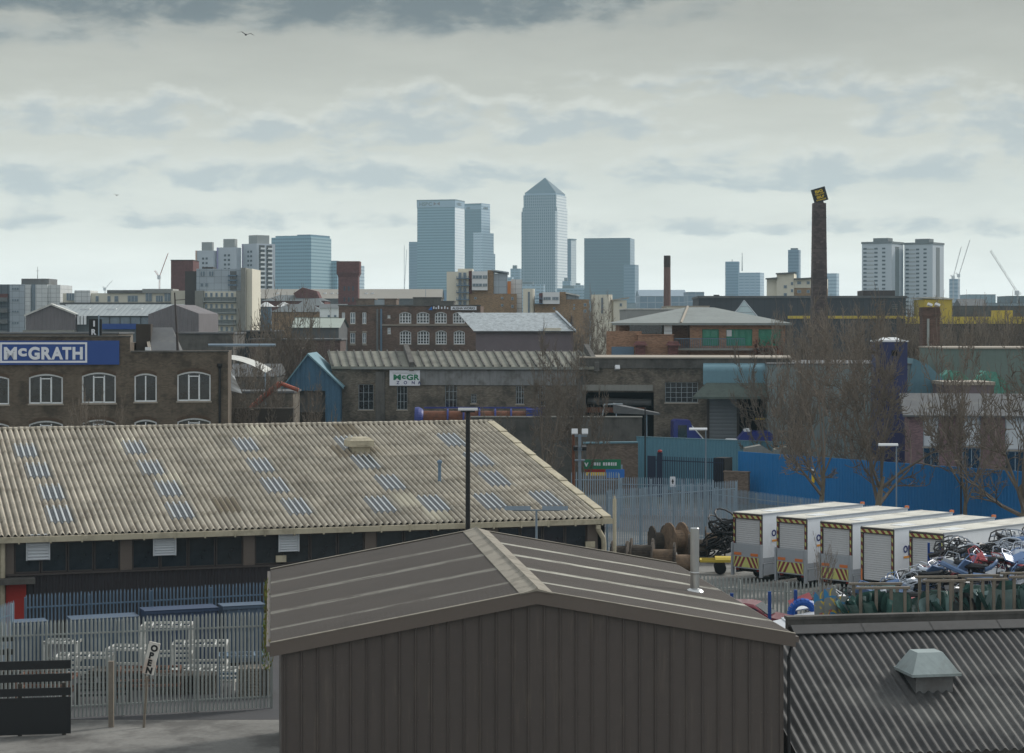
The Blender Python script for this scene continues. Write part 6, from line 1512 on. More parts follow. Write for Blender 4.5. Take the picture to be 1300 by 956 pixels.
t=thing('slim_chimney','slim plain brick chimney with a dark cap, left of the dark hall','chimney',(p_.x,Y2,0)); f=MB(); f.lathe([(w0*1.2,0),(w0,p_.z-2.2)],12); f.build('shaft',mat('brown_stack',(112,92,88),rough=.9,var=.12),t); f=MB(); f.lathe([(w0*.98,p_.z-2.2),(w0*1.02,p_.z-2.0),(w0,p_.z)],12); f.build('cap',M_['dark_frame'],t)

# ================================================================= 18 flats in the middle distance
def uzbox(F_,r_,name,pa,pb,y0,y1,ya,yb,m,z0=None):
    q=F_.rect(pa,pb,y0,y1); f=MB(); f.box(q[0],q[1],ya,yb,(q[2] if z0 is None else z0),q[3]); return f.build(name,m,r_),q
def winrow(F_,r_,px_list,y0,y1,y,m=None,nv=1,w=None):
    for a,b in px_list:
        q=F_.rect(a,b,y0,y1); key=('fw',round(q[1]-q[0],1),round(q[3]-q[2],1),nv)
        if key not in WCACHE:
            ww,hh=q[1]-q[0],q[3]-q[2]; f=MB(); f.box(0,ww,0,.1,0,hh); g_=MB(); k=ww/nv
            for i in range(nv): g_.box(k*i+.09,k*(i+1)-.09,-.03,-.001,.09,hh-.09)
            WCACHE[key]=(f.mesh('window',M_['window_grey']),g_.mesh('pane',M_['glass_blue']))
        A_,B_=WCACHE[key]; o=link('window',A_,r_,(q[0],y-.101,q[2])); link('pane',B_,o)
Y=420; FA=Fac(567,Y,664,Y); ra=FA.thing('apartment_block','brown and cream apartment block with white top box and stacked balconies, below the bank tower','flats')
uzbox(FA,ra,'cream_wing',567,595,345,400,0,14,M_['cream_render'],0)
uzbox(FA,ra,'stair_top',581,600,341,345,1,10,M_['cream_render'])
uzbox(FA,ra,'brown_wall',595.2,656,373,400,.2,14,M_['yellow_brick'],0)
uzbox(FA,ra,'brown_wall',619,626.5,343,373,.1,12,M_['yellow_brick'])
uzbox(FA,ra,'red_strip',595.2,599,344,372.9,.0,10,M_['red_brick'])
o,q=uzbox(FA,ra,'white_box',599.2,619,344.5,368.5,-.8,10,M_['white_paint'])
uzbox(FA,ra,'lower_bay',599.2,619,368.6,372.9,.3,10,M_['yellow_brick'])
winrow(FA,ra,[(600,612),(613,618.5)],349.5,354,-.8,nv=3); winrow(FA,ra,[(600,612),(613,618.5)],360,364,-.8,nv=3)
uzbox(FA,ra,'grey_wing',626.7,644,347,372.9,.5,12,M_['grey_clad'])
q=FA.rect(624,646,342,346.5); f=MB(); f.add([(q[0],-.4,q[3]),(q[1],-.4,q[2]+.2),(q[1],13,q[2]+.2),(q[0],13,q[3]),(q[0],-.4,q[3]-.3),(q[1],-.4,q[2]-.1),(q[1],13,q[2]-.1),(q[0],13,q[3]-.3)],[(0,1,2,3),(0,4,5,1),(1,5,6,2),(4,7,6,5)]); f.build('roof',M_['window_grey'],ra)
uzbox(FA,ra,'orange_panel',644.2,648.6,357,372.9,.3,8,mat('orange_panel',(186,120,66),rough=.7))
uzbox(FA,ra,'pale_wing',648.8,663,354.5,398,1.5,14,M_['pale_clad'],0)
for i in range(5):
    y0=346+i*9; q=FA.rect(579.5,596,y0+4.5,y0+8); f=MB(); f.box(q[0],q[1],-1.4,-.01,q[2],q[2]+.15); 
    x=q[0]
    while x<q[1]: f.box(x,x+.08,-1.4,-1.33,q[2]+.15,q[3]); x+=.3
    f.build('balcony',M_['galv_blue'],ra); winrow(FA,ra,[(582,586),(588,592)],y0,y0+7,0)
winrow(FA,ra,[(649,652)],377,381,.2) ; winrow(FA,ra,[(636,639),(602,605)],377,380,.2); winrow(FA,ra,[(636,639)],386,389,.2); winrow(FA,ra,[(649,652)],387,391,.2)
Y=410; FBk=Fac(664,Y,797,Y); rb2=FBk.thing('apartment_block','lower brown apartment block with cream drum-shaped stair towers, left of the dark slab tower','flats')
for pa,pb,pt in ((664,679,366.5),(751,778,374)):
    q=FBk.rect(pa,pb,pt,400); f=MB(); n=14; w=(q[1]-q[0])/2; cx=(q[0]+q[1])/2; f.prism_z([(cx+w*math.cos(2*math.pi*i/n),w+w*math.sin(2*math.pi*i/n)) for i in range(n)],0,q[3]); f.build('stair_tower',M_['cream_render'],rb2)
    q2=FBk.rect((pa+pb)/2-1.2,(pa+pb)/2+1.2,pt+4,398); f=MB(); f.box(q2[0],q2[1],-.15,-.02,q2[2],q2[3]); f.build('stair_window',M_['glass_blue'],rb2)
uzbox(FBk,rb2,'brown_wall',679.2,748,386,400,.3,14,M_['yellow_brick'],0)
uzbox(FBk,rb2,'brown_wall',710.5,719,370.5,386,.4,12,M_['yellow_brick'])
uzbox(FBk,rb2,'brown_wall',719.2,748,380,386,.5,12,M_['yellow_brick'])
uzbox(FBk,rb2,'white_box',689,710.3,371,385.9,-.8,10,M_['white_paint']); winrow(FBk,rb2,[(690,699),(701,709)],377,381,-.8,nv=4)
uzbox(FBk,rb2,'red_strip',685,688.8,372,385.9,0,9,M_['red_brick'])
for i in range(2):
    q=FBk.rect(678.5,689,376+i*6,380+i*6); f=MB(); f.box(q[0],q[1],-1.2,-.01,q[2],q[2]+.15); x=q[0]
    while x<q[1]: f.box(x,x+.08,-1.2,-1.13,q[2]+.15,q[3]); x+=.3
    f.build('balcony',M_['galv_blue'],rb2)
q=FBk.rect(718,736,371,374.5); f=MB(); f.add([(q[0],-.4,q[3]),(q[1],-.4,q[2]),(q[1],13,q[2]),(q[0],13,q[3]),(q[0],-.4,q[3]-.3),(q[1],-.4,q[2]-.3),(q[1],13,q[2]-.3),(q[0],13,q[3]-.3)],[(0,1,2,3),(0,4,5,1),(1,5,6,2),(4,7,6,5)]); f.build('roof',M_['grimy_white'],rb2)
uzbox(FBk,rb2,'grey_wing',719.2,735,374.6,379.9,.7,12,M_['grey_clad'])
o,q=uzbox(FBk,rb2,'render_wing',779,796,381,410,1,12,M_['cream_render'],0)
f=MB(); f.add([(q[0]-.3,.6,q[3]+.1),(q[1]+.5,.6,q[3]+.6),(q[1]+.5,12.3,q[3]+.6),(q[0]-.3,12.3,q[3]+.1),(q[0]-.3,.6,q[3]-.15),(q[1]+.5,.6,q[3]+.35)],[(0,1,2,3),(0,4,5,1)]); f.build('roof',M_['stone_trim'],rb2)
winrow(FBk,rb2,[(787,790)],385,389,1); winrow(FBk,rb2,[(787,790)],394,397,1); winrow(FBk,rb2,[(741,744.5)],385,389,.3); winrow(FBk,rb2,[(741,744.5)],393,397,.3); winrow(FBk,rb2,[(728,730)],386,388,.3); winrow(FBk,rb2,[(702,705),(728,730)],390,393,.3)
# ================================================================= 19 left: grey flats, stair tower, sheds
Y=450; FC=Fac(233,Y,320,Y); rc=FC.thing('apartment_block','grey slab of flats with five visible balcony decks and a bright end wall','flats')
uzbox(FC,rc,'upper_wing',248,306,341,405,1.5,16,M_['grey_clad'],0)
uzbox(FC,rc,'fin_wall',306.2,312,340,405,-.5,16,M_['concrete'],0)
uzbox(FC,rc,'end_wall',312.2,319.5,341,405,.8,16,M_['cream_render'],0)
uzbox(FC,rc,'stair_wing',233,247.8,344,368,2,14,M_['dark_frame'],0)
uzbox(FC,rc,'fin_wall',247.8,258.5,369,430,-.4,1.4,M_['concrete'],0)
uzbox(FC,rc,'base_wall',258.7,299.8,425,432,-.3,1.4,M_['concrete'],0)
uzbox(FC,rc,'fin_wall',300,306,369,430,-.4,1.4,M_['concrete'],0)
for px in (252,263): winrow(FC,rc,[(px+1,px+7)],344,350.5,1.5,nv=2)
for px in (252,258): winrow(FC,rc,[(px+1,px+5)],359,364,1.5,nv=1)
uzbox(FC,rc,'recess',291,299,344,368.5,1.42,1.49,M_['glass_dark'])
for i in range(4):
    yt=370+i*14.4
    o,q=uzbox(FC,rc,'deck_recess',258.7,299.8,yt,yt+7.5,.2,1.39,M_['cream_render'])
    winrow(FC,rc,[(260+k*6.6,260+k*6.6+3.2) for k in range(6)],yt+1.5,yt+7,.19)
    q=FC.rect(258.7,299.8,yt+7.6,yt+13.6); f=MB(); f.box(q[0],q[1],-.8,1.3,q[2],q[2]+.25); x=q[0]
    while x<q[1]-.1: f.box(x,x+.12,-.8,-.72,q[2]+.25,q[3]); x+=.34
    f.box(q[0],q[1],-.82,-.7,q[3],q[3]+.08); f.build('balcony_deck',M_['galv_dull'],rc)
q=FC.rect(254,268,338.5,341); f=MB(); f.box(q[0],q[1],3,8,q[2],q[3]); f.build('roof_unit',M_['dark_frame'],rc)
for i in range(3): q=FC.rect(289,300,349+i*6,350.5+i*6); f=MB(); f.box(q[0],q[1],.3,1.4,q[2],q[3]); f.build('balcony',M_['galv_blue'],rc)
Y=480; FD=Fac(-45,Y,76,Y); rd=FD.thing('apartment_block','pale grey gridded flats with a dark glass stair slot at the far left','flats')
uzbox(FD,rd,'left_wing',-45,12,361,430,.5,15,mat('slate_clad',(96,104,112),rough=.6,pat=('grid',1.5,2.7,(70,76,84),.08)),0); uzbox(FD,rd,'brick_band',-45,9.5,373,379,.2,.49,M_['red_brick'])
uzbox(FD,rd,'panel_wall',12.2,31,361,430,0,14,M_['grey_clad'],0); uzbox(FD,rd,'panel_wall',31.2,38.5,361,430,.3,14,M_['pale_clad'],0)
uzbox(FD,rd,'stair_glass',38.7,44.8,361,430,.8,14,M_['glass_blue'],0); uzbox(FD,rd,'panel_wall',45,60,361,430,.1,14,M_['pale_clad'],0); uzbox(FD,rd,'panel_wall',60.2,75.5,361.5,430,.8,14,M_['pale_clad'],0)
uzbox(FD,rd,'plant_room',24.5,59.5,353.5,360.9,2,11,M_['dull_metal'])
winrow(FD,rd,[(15,24)],365,368,0,nv=3); winrow(FD,rd,[(15,24)],379.5,382.5,0,nv=3); winrow(FD,rd,[(15,24)],394,397,0,nv=3); winrow(FD,rd,[(15,24)],408.5,411.5,0,nv=3)
for i in range(4): 
    q=FD.rect(-45,10.5,374+i*14,383+i*14); f=MB(); f.box(q[0],q[1],-1.0,.4,q[2],q[2]+.25); f.box(q[0],q[1],-1,-.9,q[2]+.25,q[2]+1.0); f.build('balcony',M_['dull_metal'],rd)
f=MB(); x=FD.u(41.5); zt=FD.z(41.5,353); f.tube((x,5,zt),(x,5,zt+2.8),.08,.04,5); f.tube((x-.4,5,zt+1.8),(x+.4,5,zt+1.8),.04,.04,4); f.build('aerial',M_['dull_metal'],rd)
Y=465; FE=Fac(76,Y,247,Y); re_=FE.thing('long_flats','long low cream flats with a set-back top storey behind the corrugated hall','flats')
uzbox(FE,re_,'top_storey',76,217,372,384,3,12,M_['cream_render'],0); uzbox(FE,re_,'bay',92,112,368.5,383.9,2,11,M_['pale_clad'])
f=MB(); q=FE.rect(76,217,384,386.5); f.box(q[0],q[1],-.3,12,q[2],q[3]); f.build('parapet',M_['slate'],re_)
uzbox(FE,re_,'lower_wall',76,217,386.6,410,0,12,M_['flat_grey'],0)
uzbox(FE,re_,'flat_roof',133,178,368,371.9,2.5,11,M_['dull_metal']); uzbox(FE,re_,'flat_roof',178.1,217,366.5,371.9,2.5,11,M_['flat_grey']); uzbox(FE,re_,'end_block',217.2,246,369,425,.2,12,M_['cream_render'],0)
winrow(FE,re_,[(82,92)],372,381.5,2,nv=3); winrow(FE,re_,[(99,111)],376,383,3,nv=3); winrow(FE,re_,[(118,122),(133,137),(142,147)],375.5,383,3); winrow(FE,re_,[(159,172),(195,204)],375,383,3,nv=3)
winrow(FE,re_,[(182,190),(206,214)],371.5,382.5,2.9,nv=2)
# corrugated twin-gabled hall
Y=300; FF=Fac(33,Y,253,Y-2); rf=FF.thing('corrugated_hall','old corrugated hall with grey gables and a pale ridged roof behind the blue signboard','shed')
mat('grey_ribbed',(116,112,114),rough=.8,var=.16,streak=.3,scale=.3,pat=('ribs',.6,.05,'u'))
za,zl,zrt=FF.z(65,387.5),FF.z(33,401),FF.z(95,399.5); x0,xm,x1=0,FF.u(65),FF.u(95.5)
f=MB(); f.prism_y([(x0,0),(x1,0),(x1,zrt),(xm,za),(x0,zl)],0,13); f.build('gable',M_['grey_ribbed'],rf)
g0,gm,g1=FF.u(188),FF.u(221),FF.u(252); zg2=FF.z(221,386.5)
f=MB(); f.prism_y([(g0,0),(g1,0),(g1,FF.z(250,398)),(gm,zg2),(g0,FF.z(188,399))],.1,13); f.build('gable',M_['grey_ribbed'],rf)
mat('hall_roof',(150,158,160),rough=.7,var=.1,scale=.3,fine=2,pat=('ribs',.8,.04,'x'))
f=MB(); ez=FF.z(140,401); rz_=H-(386.5-HY)*(Y+7)/FPX
f.poly([(x1-1,.6,ez),(g0+.2,.6,ez),(gm,7,rz_),(xm,7,rz_)]); f.poly([(xm,7,rz_),(gm,7,rz_),(gm,13,ez),(xm,13,ez)])
f.poly([(xm,-.2,za+.08),(x1+.2,-.2,zrt-.0),(x1+.2,6,zrt+.0),(xm,6,za+.08)])
f.build('roof',M_['hall_roof'],rf)
f=MB(); f.add([(x0-.2,-.3,zl-.1),(xm,-.3,za),(x1+.2,-.3,zrt-.1),(x0-.2,-.3,zl+.15),(xm,-.3,za+.25),(x1+.2,-.3,zrt+.15),(x0-.2,1,zl+.15),(xm,1,za+.25),(x1+.2,1,zrt+.15)],[(0,1,4,3),(1,2,5,4),(3,4,7,6),(4,5,8,7)]); f.build('verge',M_['grimy_white'],rf)
for px in (93,127,160,192): q=FF.rect(px,px+11,392,394.5); f=MB(); f.box(q[0],q[1],4.0,5.2,q[2]-.2,q[3]+.1); f.build('roof_light',M_['white_paint'],rf)
f=MB(); f.box(x1,g0,1.0,12,0,ez); f.build('wall',mat('hall_wall',(96,104,108),rough=.8,var=.3,streak=.3,scale=.3),rf)
q=FF.rect(124,190,403,412); 
for i in range(5): f=MB(); a=q[0]+(q[1]-q[0])*i/5; f.box(a+.1,a+(q[1]-q[0])/5-.1,.9,.99,q[2],q[3]); f.build('window',M_['glass_blue'],rf)
q=FF.rect(128,172,411,418); f=MB(); f.box(q[0],q[1],.7,.89,q[2],q[3]); f.build('blue_strip',M_['sign_blue'],rf)
for i in range(3): q=FF.rect(97+i*4.2,100+i*4.2,401,412); f=MB(); f.box(q[0],q[1],.4,.5,q[2],q[3]); f.build('window',M_['window_white'],rf)
q=FF.rect(33,97,419,426); f=MB(); f.box(q[0],q[1],-1.5,-.02,0,q[3]); f.build('low_annex',M_['concrete'],rf)
lowblock('low_range','long low brown roof directly behind the blue signboard parapet','building',-40,150,424,230,9,M_['timber_grey'],M_['slate'])
lowblock('low_range','dark low range between the slate lean-to and the grey flats','building',224,296,424,228,10,M_['dark_concrete'],M_['slate'])
lowblock('low_range','dark blue-black box beside the foot of the grey flats','building',306,345,421,300,14,M_['black_paint'],M_['slate'])
# red brick stair tower and slab behind grey flats
lowblock('red_tower','dark maroon brick tower behind the left edge of the grey flats','tower',217,245,330.5,620,12,M_['red_brick'],M_['dark_frame'])
# ================================================================= 20 tower blocks (left), glass tower, water tower, roofs
def tower(name,label,cat,pa,pb,pr,Y,pt,ang,m,m2=None,group=None,z0=0.0):
    """box tower; pa-pb its left face, pb-pr its right face seen past the near corner"""
    s_=FPX/Y; ca,sa=math.cos(R(ang)),math.sin(R(ang)); L=(pb-pa)/s_/ca; D_=max((pr-pb)/s_/max(sa,.05),4.0)
    xc=(pb-CX)/s_; A_=(xc-L*ca, Y+L*sa,0); r_=thing(name,label,cat,A_,-R(ang),group); zt=H-(pt-HY)/s_
    f=MB(); f.poly([(0,0,z0),(L,0,z0),(L,0,zt),(0,0,zt)],0); f.poly([(L,0,z0),(L,D_,z0),(L,D_,zt),(L,0,zt)],1); f.poly([(L,D_,z0),(0,D_,z0),(0,D_,zt),(L,D_,zt)],0); f.poly([(0,D_,z0),(0,0,z0),(0,0,zt),(0,D_,zt)],1); f.poly([(0,0,zt),(L,0,zt),(L,D_,zt),(0,D_,zt)],0)
    f.build('walls',[m,m2 or m],r_); return r_,L,D_,zt
def cw(name,c,fh,frac,c2,mw=0,mf=0,c3=None,rough=.35):
    pat=('bands',fh,frac,c2)+((mw,mf,c3) if mw else ()); return mat(name,c,rough=rough,var=.05,scale=.02,fine=.1,pat=pat,spec=.6)
mat('tb_white',(176,182,190),rough=.9,var=.05,scale=.05,fine=.3)
def winset(r_,L,zt,cols,n,fh,w,h,y=-.12,zoff=1.6,m=None,name='window'):
    key=('tw',w,h,(m or M_['glass_blue']).name)
    if key not in WCACHE: f=MB(); f.box(0,w,0,.11,0,h); WCACHE[key]=f.mesh('window',m or M_['glass_blue'])
    k=0
    for c_ in cols:
        for i in range(n):
            if k>=100: return
            link('window',WCACHE[key],r_,(c_,y,zt-zoff-i*fh)); k+=1
mat('tower_glass_dark',(60,66,74),rough=.4,var=.2)
Y=1240
for i,(pa,pb,pr,pt,nm) in enumerate([(248,271,274,318,'shortest and leftmost white tower block of the stepped trio'),(275,300,304,314,'middle white tower block of the stepped trio'),(305,326,347,309,'tallest white tower block of the stepped trio, balconies down its right face')]):
    r_,L,D_,zt=tower('tower_block',nm,'tower block',pa,pb,pr,Y,pt,(14 if i<2 else 46),M_['tb_white'],M_['tb_white'],'white tower blocks on the left')
    n=20
    winset(r_,L,zt,[L*.35,L*.55],n,2.75,L*.12,1.3,m=M_['tower_glass_dark'],zoff=5.5)
    f=MB(); f.box(L*.25,L*.85,2,D_*.8,zt,zt+5.2); f.build('roof_house',M_['flat_grey'],r_)
    f=MB(); f.box(-.3,0.6,-.3,.0,0,zt); f.build('coloured_edge',mat('pinkish%d'%i,((190,160,140),(150,140,180),(140,130,160))[i],rough=.8),r_)
    if i==2:
        for k in range(22):
            for c_ in (.15,.55):
                f=MB(); zz=zt-2.0-k*2.75; f.box(L-.0,L+1.3,D_*c_,D_*(c_+.25),zz-1.6,zz-1.4); f.box(L+1.2,L+1.3,D_*c_,D_*(c_+.25),zz-1.4,zz-.5); 
                f.build('balcony',M_['white_paint'],r_)
        f=MB(); f.box(L,L+.1,D_*.12,D_*.42,0,zt-1); f.box(L,L+.1,D_*.52,D_*.82,0,zt-1); f.build('dark_bay',M_['dark_frame'],r_)
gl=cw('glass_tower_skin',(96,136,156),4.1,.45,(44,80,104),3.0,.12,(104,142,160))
r_,L,D_,zt=tower('glass_tower','broad blue-green glass office tower with curved top corners, right of the white tower blocks','tower',342,395,416,2450,301,22,gl,cw('glass_tower_side_sunlit',(150,174,180),4.1,.4,(84,114,130),3.0,.12,(120,150,165)))  # right face takes a paler copy of the glass, sunlight in its colour
f=MB(); f.box(L*.0+4,L*.62,3,D_-3,zt,zt+2.2); f.box(L*.64,L-1,1,D_-2,zt,zt+3.2); f.build('crown',gl,r_)
r_,L,D_,zt=tower('glass_annex','lower glass block attached right of the broad glass tower','tower',405,428,430,2500,331,15,gl)
r_,L,D_,zt=tower('pale_annex','thin pale block just right of the brick water tower','tower',440,455,461,2400,337,15,cw('pale_bands',(180,192,200),4,.4,(130,150,165)))
# brick water tower
Y=600; p_=at(443,332,Y); w=29*Y/FPX/2; t=thing('water_tower','maroon brick water tower with a wider square head','tower',(p_.x,Y,0)); zt=p_.z; zn=H-(352-HY)*Y/FPX
f=MB(); f.box(-w*.86,w*.86,-w*.86,w*.86,0,zn); f.build('shaft',M_['red_brick'],t)
f=MB(); f.prism_z([(-w,-w),(w,-w),(w,w),(-w,w)],zn+1.2,zt); f.prism_z([(-w,-w),(w,-w),(w,w),(-w,w)][::1],zn+1.1,zn+1.2,0,1.02); 
f.add([(-w*.86,-w*.86,zn),(w*.86,-w*.86,zn),(w*.86,w*.86,zn),(-w*.86,w*.86,zn),(-w,-w,zn+1.1),(w,-w,zn+1.1),(w,w,zn+1.1),(-w,w,zn+1.1)],[(0,1,5,4),(1,2,6,5),(2,3,7,6),(3,0,4,7)]); f.build('head',M_['red_brick'],t)
for i in range(6):
    for k in range(3): f=MB(); f.box(-w*.4+k*w*.38,-w*.4+k*w*.38+.5,-w*.86-.1,-w*.86-.01,zn-4-i*3.2,zn-2.7-i*3.2); f.build('window',M_['tower_glass_dark'],t)
# long warm-grey roofs and red roofs
def gableroof(name,label,cat,pa,pb,pridge,peave,Y,depth,m,wm,inset=0.0,group=None):
    F_=Fac(pa,Y,pb,Y); r_=F_.thing(name,label,cat,group); ze=H-(peave-HY)*Y/FPX; zr=H-(pridge-HY)*(Y+depth/2)/FPX
    f=MB(); f.box(0,F_.L,0,depth,0,ze); 
    if inset<=0: f.poly([(0,0,ze),(0,depth/2,zr-.1),(0,depth,ze)]); f.poly([(F_.L,0,ze),(F_.L,depth,ze),(F_.L,depth/2,zr-.1)])
    f.build('wall',wm,r_)
    f=MB(); i_=inset; f.poly([(-.3,-.4,ze),(F_.L+.3,-.4,ze),(F_.L+.3-i_,depth/2,zr),(-.3+i_,depth/2,zr)]); f.poly([(-.3+i_,depth/2,zr),(F_.L+.3-i_,depth/2,zr),(F_.L+.3,depth+.4,ze),(-.3,depth+.4,ze)])
    if i_>0: f.poly([(-.3,-.4,ze),(-.3+i_,depth/2,zr),(-.3,depth+.4,ze)]); f.poly([(F_.L+.3,-.4,ze),(F_.L+.3,depth+.4,ze),(F_.L+.3-i_,depth/2,zr)])
    f.build('roof',m,r_); return r_,F_,ze,zr
mat('far_roof',(142,138,130),rough=.9,var=.08,scale=.1); mat('far_slate',(98,104,106),rough=.9,var=.1,scale=.1)
a_=gableroof('long_range','long warm-grey roofed range with small rooflights behind the water tower','building',318,560,367,379,720,26,M_['far_roof'],M_['slate'])
for px in (325,348,409,418,426,462,470): q=a_[1].rect(px,px+3.4,372.5,374.5); f=MB(); f.box(q[0],q[1],6,7.5,q[2]-.3,q[3]+.4); f.build('roof_light',M_['white_paint'],a_[0])
a_=gableroof('school','slate-roofed red brick school with a raised central gable','school',333,412,374.5,382,560,18,M_['far_slate'],M_['red_brick'],4)
q=a_[1].rect(375,400,366,375); f=MB(); f.prism_y([(q[0],q[2]-1),(q[1]+1,q[2]-1),(q[1],q[2]+1.2),((q[0]+q[1])/2-1.2,q[3]+.3),(q[0]-1,q[2]+.6)],4,12); f.build('central_gable',M_['red_brick'],a_[0])
gableroof('gabled_house','red brick gabled house below the school roof','house',378,408,380,388,520,12,M_['far_slate'],M_['red_brick'],1.5)
for i,(px,l) in enumerate(((338,'left one of two small buildings with white pyramid caps'),(361,'right one of two small buildings with white pyramid caps'))):
    p_=at(px,390,470); w=10.5*470/FPX; t=thing('capped_kiosk',l,'building',(p_.x,470,0)); zz=H-(389.5-HY)*470/FPX; zt=H-(383.5-HY)*470/FPX
    f=MB(); f.box(-w*.6,w*.6,-w*.6,w*.6,0,zz); f.build('body',M_['galv_blue'],t); f=MB(); f.prism_z([(-w,-w),(w,-w),(w,w),(-w,w)],zz,zt,0,.12); f.build('cap',M_['white_paint'],t)
gableroof('grey_roof_house','grey slate roofed house behind the bare tree','house',345,408,386,396,430,12,M_['far_slate'],M_['yellow_brick'],3)
a_=gableroof('white_house','white gable-ended house left of the brick factory','house',406,437,386,391,400,10,M_['far_slate'],M_['white_paint'])
q=a_[1].rect(407,430,391,404)
for px in (416,424): winrow(a_[1],a_[0],[(px,px+3)],400,403,0)
lowblock('green_roof_shed','pale green-grey flat roof left of the brick factory','shed',374,431,404,380,20,M_['pale_clad'],mat('pale_green_roof',(150,160,152),rough=.8,var=.1))
gableroof('green_roof_shed','long pale green pitched roof above the dark brick shed','shed',370,430,404,416,330,18,M_['pale_green_roof'],M_['slate'])
lowblock('blue_shed','broad pale blue industrial shed behind the brick factory','industrial building',440,580,369.5,1400,60,mat('pale_blue_clad',(120,146,172),rough=.7,var=.05,scale=.02),M_['pale_blue_clad'])
# low roofs right of the cream stair tower and beyond
lowblock('white_roof_range','flat pale roof strip below the slim chimney','building',795,868,393,330,20,M_['flat_grey'],M_['grimy_white'])
lowblock('cream_range','cream low block right of the slim chimney','building',848,900,389.5,360,14,M_['cream_render'],M_['stone_trim'])
a_=gableroof('gabled_hall','pale blue hall with a glazed gable behind the slim chimney','building',812,872,368,376,1300,40,mat('bluish_roof',(132,146,158),rough=.8,var=.05),mat('bluish_wall',(120,138,154),rough=.6,var=.1,pat=('grid',5,4,(150,162,172),.3)))
lowblock('far_block','small boxy blue-grey block right of the gabled hall','building',873,894,371,1250,30,M_['bluish_wall'],M_['bluish_roof'])
# cream flats left of the tall chimney
Y=560; FG=Fac(973,Y,1049,Y-3); rg=FG.thing('apartment_block','cream rendered flats with stepped roofs and a brick corner, left of the tall chimney','flats')
uzbox(FG,rg,'render_wall',986,1008,347,395,0,14,M_['cream_render'],0); uzbox(FG,rg,'render_wall',973,985.8,353,395,1,12,M_['cream_render'],0); uzbox(FG,rg,'brick_wall',1008.2,1049,365.5,395,.3,14,M_['yellow_brick'],0); uzbox(FG,rg,'render_wall',1008.2,1049,353,365.4,.2,14,M_['cream_render'])
for a,b,y_,s_ in ((972,987,352,.5),(985,1010,345.5,1.0),(1008,1030,352.3,.2)):
    q=FG.rect(a,b,y_,y_+1.2); f=MB(); f.add([(q[0],-.8,q[2]),(q[1],-.8,q[3]),(q[1],15,q[3]),(q[0],15,q[2]),(q[0],-.8,q[2]-.4),(q[1],-.8,q[3]-.4)],[(0,1,2,3),(0,4,5,1)]); f.build('roof',M_['slate'],rg)
winrow(FG,rg,[(995,999)],362,366,0); winrow(FG,rg,[(995,999)],372,376,0); winrow(FG,rg,[(1012,1017),(1024,1028)],357,361,.2); winrow(FG,rg,[(1004,1007)],358,362,0); winrow(FG,rg,[(1004,1007)],367,371,0); winrow(FG,rg,[(1012,1017),(1024,1028)],368,372,.3)
# ================================================================= 21 far right tower blocks and roofs
Y=1400
mat('slab_white',(184,190,196),rough=.9,var=.04,scale=.05)
for i,(pa,pb,pr,pt,l) in enumerate([(1098,1132,1153,309,'left one of the pair of pale slab tower blocks on the right'),(1152,1184,1205,310,'right one of the pair of pale slab tower blocks on the right')]):
    r_,L,D_,zt=tower('slab_block',l,'tower block',pa,pb,pr,Y,pt,33,M_['slab_white'],M_['slab_white'],'pale slab tower blocks')
    winset(r_,L,zt,[L*.05,L*.42,L*.68],22,2.75,L*.11,1.2,zoff=4,m=M_['tower_glass_dark'])
    f=MB(); 
    for k in range(21): f.box(L*.16,L*.4,-.06,-.01,zt-4-k*2.75,zt-3.3-k*2.75)
    f.build('spandrel',M_['flat_grey'],r_)
    f=MB(); f.box(L,L+.15,D_*.30,D_*.62,0,zt-2); f.build('dark_bay',M_['dull_metal'],r_)
    f=MB(); f.box(-.4,L+.4,-.4,D_+.4,zt,zt+1.4); f.build('roof_edge',M_['dull_metal'],r_)
    f=MB(); f.box(L*.3,L*.8,D_*.2,D_*.6,zt+1.4,zt+4); f.build('roof_house',M_['dull_metal'],r_)
r_,L,D_,zt=tower('slim_tower','slim blue-grey tower just left of the tall chimney','tower',1001,1014,1018,2300,317,20,cw('slim_skin',(84,110,136),3.6,.4,(54,82,110)))
f=MB(); f.box(L*.2,L*.8,3,8,zt,zt+2); f.build('crown',M_['slate'],r_)
r_,L,D_,zt=tower('pale_tower','short pale banded tower just right of the tall chimney','tower',1049,1062,1067,2100,347,25,cw('palebt',(164,184,198),3.6,.4,(130,152,172)))
r_,L,D_,zt=tower('stepped_tower','blue-grey tower with a lower wing, left of the cream flats','tower',921,938,941,2600,332,10,cw('stept',(98,126,150),3.6,.4,(70,98,124)))
f=MB(); f.tube((L+4,3,zt-12),(L+4,3,zt+11),.7,.3,5); f.tube((L*.5,3,zt),(L*.5,3,zt+3),.5,.3,5); f.build('mast',M_['slate'],r_)
r_,L,D_,zt=tower('stepped_wing','broad lower banded block right of the stepped tower','tower',938,965,973,2550,346,18,cw('stepw',(150,170,188),3.6,.45,(112,134,158),7,.2,(140,160,178)))
r_,L,D_,zt=tower('small_tower','small pale tower between the slab blocks and the cranes','tower',1206,1216,1221,1900,354,25,cw('smallt',(150,168,184),3.6,.4,(120,140,160)))
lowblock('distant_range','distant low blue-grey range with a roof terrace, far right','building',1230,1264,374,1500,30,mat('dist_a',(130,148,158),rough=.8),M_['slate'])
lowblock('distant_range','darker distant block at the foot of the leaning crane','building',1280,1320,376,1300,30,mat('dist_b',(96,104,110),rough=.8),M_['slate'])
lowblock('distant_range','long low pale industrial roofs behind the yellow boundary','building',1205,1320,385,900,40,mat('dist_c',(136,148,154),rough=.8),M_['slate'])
lowblock('distant_range','low hipped roof hall before the pale industrial roofs','building',1222,1255,392,600,14,mat('dist_d',(120,116,112),rough=.8),M_['slate'],pitch=3)
